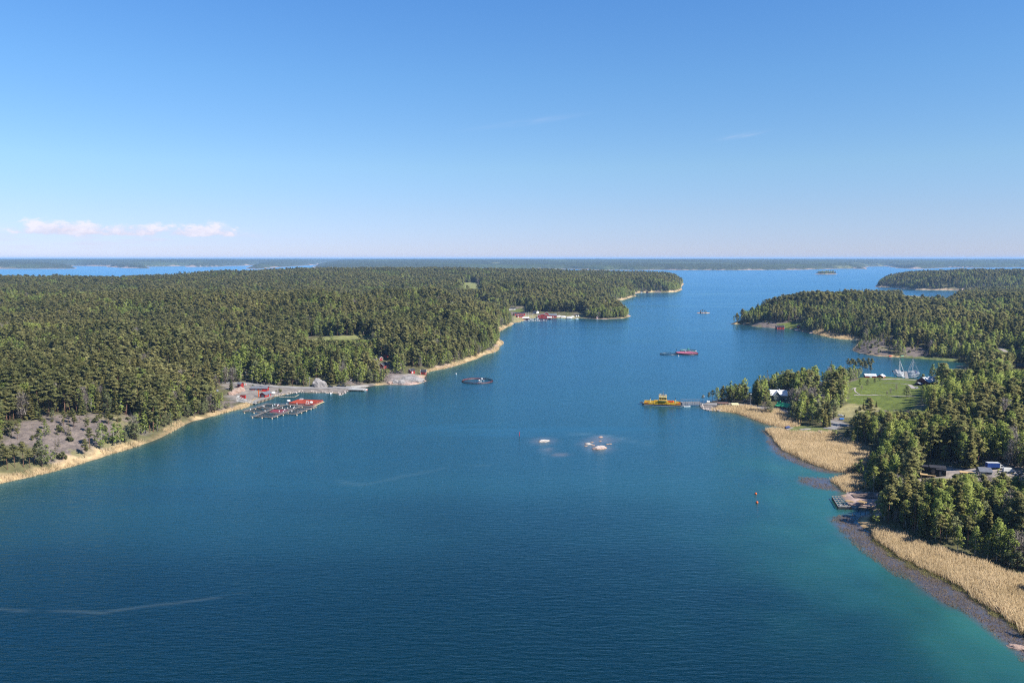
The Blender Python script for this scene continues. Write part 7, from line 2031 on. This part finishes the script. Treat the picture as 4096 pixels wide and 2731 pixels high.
# ------------------------------------------------------------------ red cottages on the left shore
house('main_red_house', 'red house with a black roof and white trim above the shore trees', 'house', (1529, 1478), (1562, 1470), 6.5, 3.6, 2.2, 'red', 'dark_roof', 'x', over=.5, trim='white', L_=9.5, chimney=(1.5, 3.2, .7, 'bark'), wins=[('f', -2.8, 1.2, 1.1, 1.3), ('f', .4, 1.2, 1.1, 1.3), ('f', 3.2, 1.2, 1.1, 1.3), ('l', 2.2, 1.2, 1.1, 1.3), ('l', 4.4, 1.2, 1.1, 1.3)], doors=[('f', 1.9, 1.0, 2.0, 'white')])
for a, b_, lb in (((1497, 1447), (1509, 1447), 'red hut left above the black roofed red house'), ((1519, 1442), (1531, 1441), 'red hut directly behind the black roofed red house'), ((1548, 1428), (1563, 1424), 'red and white hut high above the red house')):
    house('red_hut', lb, 'hut', a, b_, 4.5, 2.5, 1.5, 'red', 'dark_roof', 'y', over=.4, trim='white', wins=[('f', 0, 1.0, .9, 1.0)], doors=[('r', 2, .9, 1.9, 'white')])
house('shore_cottage', 'small red cottage with white gable trim above the grey rock', 'cottage', (1630, 1491), (1648, 1494), 4.8, 2.7, 1.6, 'red', 'dark_roof', 'y', over=.4, trim='white', L_=4.4, wins=[('f', -.5, 1.1, .9, 1.0), ('f', .0, 2.9, .7, .6)], doors=[('r', 2, .9, 2, 'white')])
house('rock_boathouse', 'red boathouse with a black roof at the rock by the water', 'boathouse', (1682, 1497), (1704, 1497), 6.0, 2.5, 1.9, 'red', 'dark_roof', 'x', z=.8, over=.3, trim='white', L_=5.2, doors=[('f', 0, 2.6, 1.9, 'darkred')])
for k, (rx_, ry_, a, b_, c, mt, lb) in enumerate(((1560, 1537, 3.6, 2.4, 3.2, ROCK_PINK, 'rounded pink boulder at the left of the grey headland'), (1582, 1535, 4.0, 3, 4.4, ROCK_GREY, 'grey boulder beside the pink one on the shore'), (1604, 1534, 4.0, 3, 4.4, ROCK_GREY, 'smooth grey boulder leaning on the headland'))):
    g = ground_at(rx_, ry_); rock('boulder', lb, 'rock', (g[0], g[1] + 1.5, -.3), a, b_, c, 110 + k, mt, .1, 'boulders of the grey headland', 4)
g = ground_at(1650, 1520); rock('rock_headland', 'broad smooth grey granite headland below the red cottage', 'rock', (g[0] - 1, g[1] + 3, -1.0), 16, 11, 5.5, 121, ROCK_GREY, -.1, None, 5)
p, q, ln, ang, _ = frame_of((1956, 1392), (1986, 1395), 0.0)
r0 = thing('jetty', 'small jetty with a dark end on the left reed point', 'jetty', (p + q) / 2, ang); MB().box(-ln / 2, ln / 2, -.9, .9, .7, .9).build('planks', M['wood'], r0); MB().box(ln / 2 - 1.5, ln / 2 - .1, -.85, .85, -.6, .7).build('crib', M['oldwood'], r0)

# ------------------------------------------------------------------ the boatyard
house('white_bungalow', 'long white bungalow with a dark roof on the lawn above the boatyard', 'house', (2036, 1239), (2062, 1239), 8, 3.0, 1.8, 'whiteboards', 'dark_roof', 'x', wins=[('f', -4.5, 1, 1.6, 1.2), ('f', -.5, 1, 1.6, 1.2), ('f', 3.5, 1, 1.6, 1.2)], doors=[('f', 1.6, 1, 2, 'darkred')])
house('upper_red_hall', 'long red hall with a dark roof at the left of the boatyard', 'hall', (2059, 1263), (2101, 1262), 9, 4.0, 2.2, 'red', 'dark_roof', 'x', trim='white', wins=[('f', -7, 1.6, 2.0, 1.8), ('f', -1, 2.0, 3.0, .9), ('f', 2.5, 1.8, 1.2, 1.4), ('f', 6, 2.0, 3.0, .9)], doors=[('f', -4, 1.2, 2.2, 'white')])
house('red_annex', 'low red annex with a dark roof in front of the red hall', 'shed', (2069, 1270), (2095, 1269), 5, 3.0, 1.2, 'red', 'dark_roof', 'x', trim='white', wins=[('f', 1, 1.4, 4.0, .8)], doors=[('f', -4, 1.2, 2.2, 'white')])
house('white_roofed_shelter', 'red boat shelter with a white roof on the boatyard quay', 'shelter', (2091, 1278), (2116, 1278), 7, 2.8, 1.6, 'darkred', 'white_roof', 'x', z=.8, over=.6, doors=[('f', -2, 2, 2, 'black'), ('f', 2, 2, 2, 'black')])
house('big_red_boathouse', 'big red boathouse with a white edged gable on the quay', 'boathouse', (2151, 1271), (2191, 1271), 16, 4.2, 3.4, 'red', 'brown_roof', 'y', z=1.0, over=.5, trim='white', wins=[('f', -6, 1.4, 3.4, 1.0), ('f', 3, 1.4, 3.6, 1.0), ('f', 7, 1.6, 1.8, .9)], doors=[('f', -1.6, 2.0, 2.6, 'darkred')])
house('brown_roofed_hall', 'red hall with a brown tiled roof behind the big boathouse', 'hall', (2176, 1266), (2196, 1266), 10, 5.5, 3.0, 'red', 'brown_roof', 'y', trim='white', wins=[('f', 0, 6, 1.2, 1)], doors=[('f', -3, 1.2, 2.2, 'white')])
house('right_red_hall', 'red hall with a grey roof right of the big boathouse', 'hall', (2196, 1269), (2226, 1269), 9, 4.0, 2.4, 'red', 'grey_roof', 'x', z=1.2, trim='white', wins=[('f', -2.5, 1.8, 3, 1.0), ('f', 4, 1.8, 3.6, 1.0)], doors=[('f', .8, 1.2, 2.2, 'white')])
house('slip_shed', 'open red slip shed with a white roof standing in the water', 'boathouse', (2191, 1277), (2206, 1277), 7, 3.2, 1.6, 'darkred', 'white_roof', 'x', z=.2, over=.7, doors=[('f', 0, 3.0, 2.6, 'black')], trim='white')
house('grey_roofed_house', 'dark house with a pale gable above the boatyard birch', 'house', (2132, 1252), (2146, 1253), 7, 3, 2, 'whiteboards', 'dark_roof', 'x', wins=[('f', 0, 1, 1.2, 1)], doors=[('f', 2, 1, 2, 'black')])
YB = [(2099, 1283, 7.5), (2115, 1283, 8.0), (2124, 1282, 7.0), (2134, 1283, 8.5), (2142, 1282, 6.5), (2149, 1283, 7.5), (2157, 1283, 8.5), (2175, 1281, 7.0), (2141, 1274, 6.5), (2152, 1274, 7.0)]
for k, (bx, by, l_) in enumerate(YB):
    motor_boat(['white motor boat nearest the white roofed shelter', 'second white motor boat in the boatyard row', 'third white motor boat in the boatyard row', 'fourth, larger white motor boat in the boatyard row', 'fifth, smaller white motor boat in the boatyard row', 'sixth white motor boat in the boatyard row', 'seventh white motor boat at the dock corner', 'single white motor boat moored apart on the outer dock', 'white motor boat behind the row, left of two', 'white motor boat behind the row, right of two'][k], at(bx, by), 1.45 + .1 * (k % 3), l_, 'motor boats in the boatyard harbour')
for k, (bx, by, mh) in enumerate(((2114, 1279, 20), (2123, 1277, 16), (2131, 1278, 17), (2149, 1276, 15), (2104, 1275, 17))):
    sail_boat(['tallest masted yacht in the boatyard harbour', 'second masted yacht in the boatyard harbour', 'third masted yacht in the boatyard harbour', 'yacht in front of the big red boathouse gable', 'yacht behind the white roofed shelter'][k], at(bx, by), 1.5, 9.0, mh * .75, 'yachts in the boatyard harbour')
p, q, ln, ang, _ = frame_of((2096, 1287), (2187, 1285), 0.0)
r0 = thing('boatyard_dock', 'long low dock in front of the big red boathouse', 'dock', (p + q) / 2, ang); MB().box(-ln / 2, ln / 2, -.9, .9, .4, .6).build('planks', M['wood'], r0)
for k in range(9): MB().tube([(-ln / 2 + k * ln / 8, .6, -1), (-ln / 2 + k * ln / 8, .6, 3.0)], .2, 6).build('pile', M['white'], r0)
for k, (bx, by, l_, cv, lb) in enumerate(((2254, 1272, 11, 'greytarp', 'large tarpaulin covered boat on land, left of two'), (2277, 1275, 12, 'greytarp', 'large tarpaulin covered boat on land, right of two'), (2236, 1270, 9, 'greytarp', 'covered boat on land next to the right red hall'))):
    r0 = motor_boat(lb, (*at(bx, by)[:2], 1.2), .25, l_, 'boats stored on land', cv); r0.scale = (1, 1.1, 2.0)
car('white box van on the boatyard quay', ground_at(2292, 1270), .1, 'white', 6.5, 3.2, 'box_van', 'van', None, True)
for k, (bx, by) in enumerate(((2305, 1268), (2313, 1268))):
    g = ground_at(bx, by); r0 = thing('round_tank', ['round white tank on the boatyard shore, left of two', 'round white tank on the boatyard shore, right of two'][k], 'tank', g, 0, 'round white tanks'); MB().ball((0, 0, 1.9), 1.6, 12).build('tank', M['white'], r0, True); MB().lathe([(1.2, -.3), (1.0, .6)], n=10).build('stand', M['steel'], r0)
motor_boat('white motor boat below the round white tanks', at(2307, 1275), .3, 6.5)
lamp_post('pole on the wooded shore right of the boatyard', (2418, 1271), 1245); lamp_post('pole behind the boats on land in the boatyard', (2235, 1264), 1249); lamp_post('pole by the round white tanks', (2308, 1264), 1248)
house('shore_hut', 'tiny red hut with a white front on the point by the boatyard', 'hut', (2386, 1273), (2393, 1273), 3.5, 2.6, 1.6, 'red', 'dark_roof', 'y', trim='white', doors=[('f', 0, 1.2, 2.0, 'white')], wins=[('f', -1.0, 1.2, .5, .6)])
p, q, ln, ang, _ = frame_of((2028, 1288), (2060, 1294), 0.0)
r0 = thing('jetty', 'jetty with a pale boat slip left of the boatyard', 'jetty', (p + q) / 2, ang); MB().box(-ln / 2, ln / 2, -1, 1, .8, 1.0).build('planks', M['concrete'], r0); MB().box(ln / 2 - 2, ln / 2 - .2, -.9, .9, -.6, .8).build('crib', M['oldwood'], r0)
for hx_, hy_, lb in ((2563, 1170, 'tiny white cottage on the far shore of the left island'), (2586, 1170, 'tiny dark cottage on the far shore of the left island'), (2427, 1199, 'white cottage half hidden behind the wooded point')):
    house('tiny_cottage', lb, 'cottage', (hx_, hy_), (hx_ + 7, hy_), 6, 3.0, 1.8, 'whiteboards' if 'white' in lb else 'darkred', 'dark_roof', 'x', wins=[('f', 0, 1.1, 1, 1)], doors=[('f', 1.6, 1, 2, 'black')])
house('islet_hut', 'small white hut under the pines of the tiny islet', 'hut', (2801, 1246), (2805, 1246), 2.5, 2.0, .9, 'whiteboards', 'dark_roof', 'x', doors=[('f', 0, .8, 1.7, 'black')])
sail_boat('lone far sailing boat on the open water at the right', at(4033, 1083), .4, 12, 30, None)

# ------------------------------------------------------------------ air
hz = MB().box(-66000, 66000, -3300, 64000, -6.0, 150.0)
hm = bpy.data.materials.new("hazy_air"); hm.use_nodes = True
ht = NT(hm.node_tree); ht.n.clear()
vol = ht.node('ShaderNodeVolumePrincipled')
vol.inputs['Color'].default_value = (0.36, 0.62, 1.0, 1)
vol.inputs['Density'].default_value = HAZE_DENSITY
vol.inputs['Anisotropy'].default_value = 0.0
ho = ht.node('ShaderNodeOutputMaterial'); ht.l.new(vol.outputs[0], ho.inputs['Volume'])
haze = hz.build('haze', hm)
tag(haze, 'thin blue summer haze over the whole archipelago', 'haze', kind='stuff')
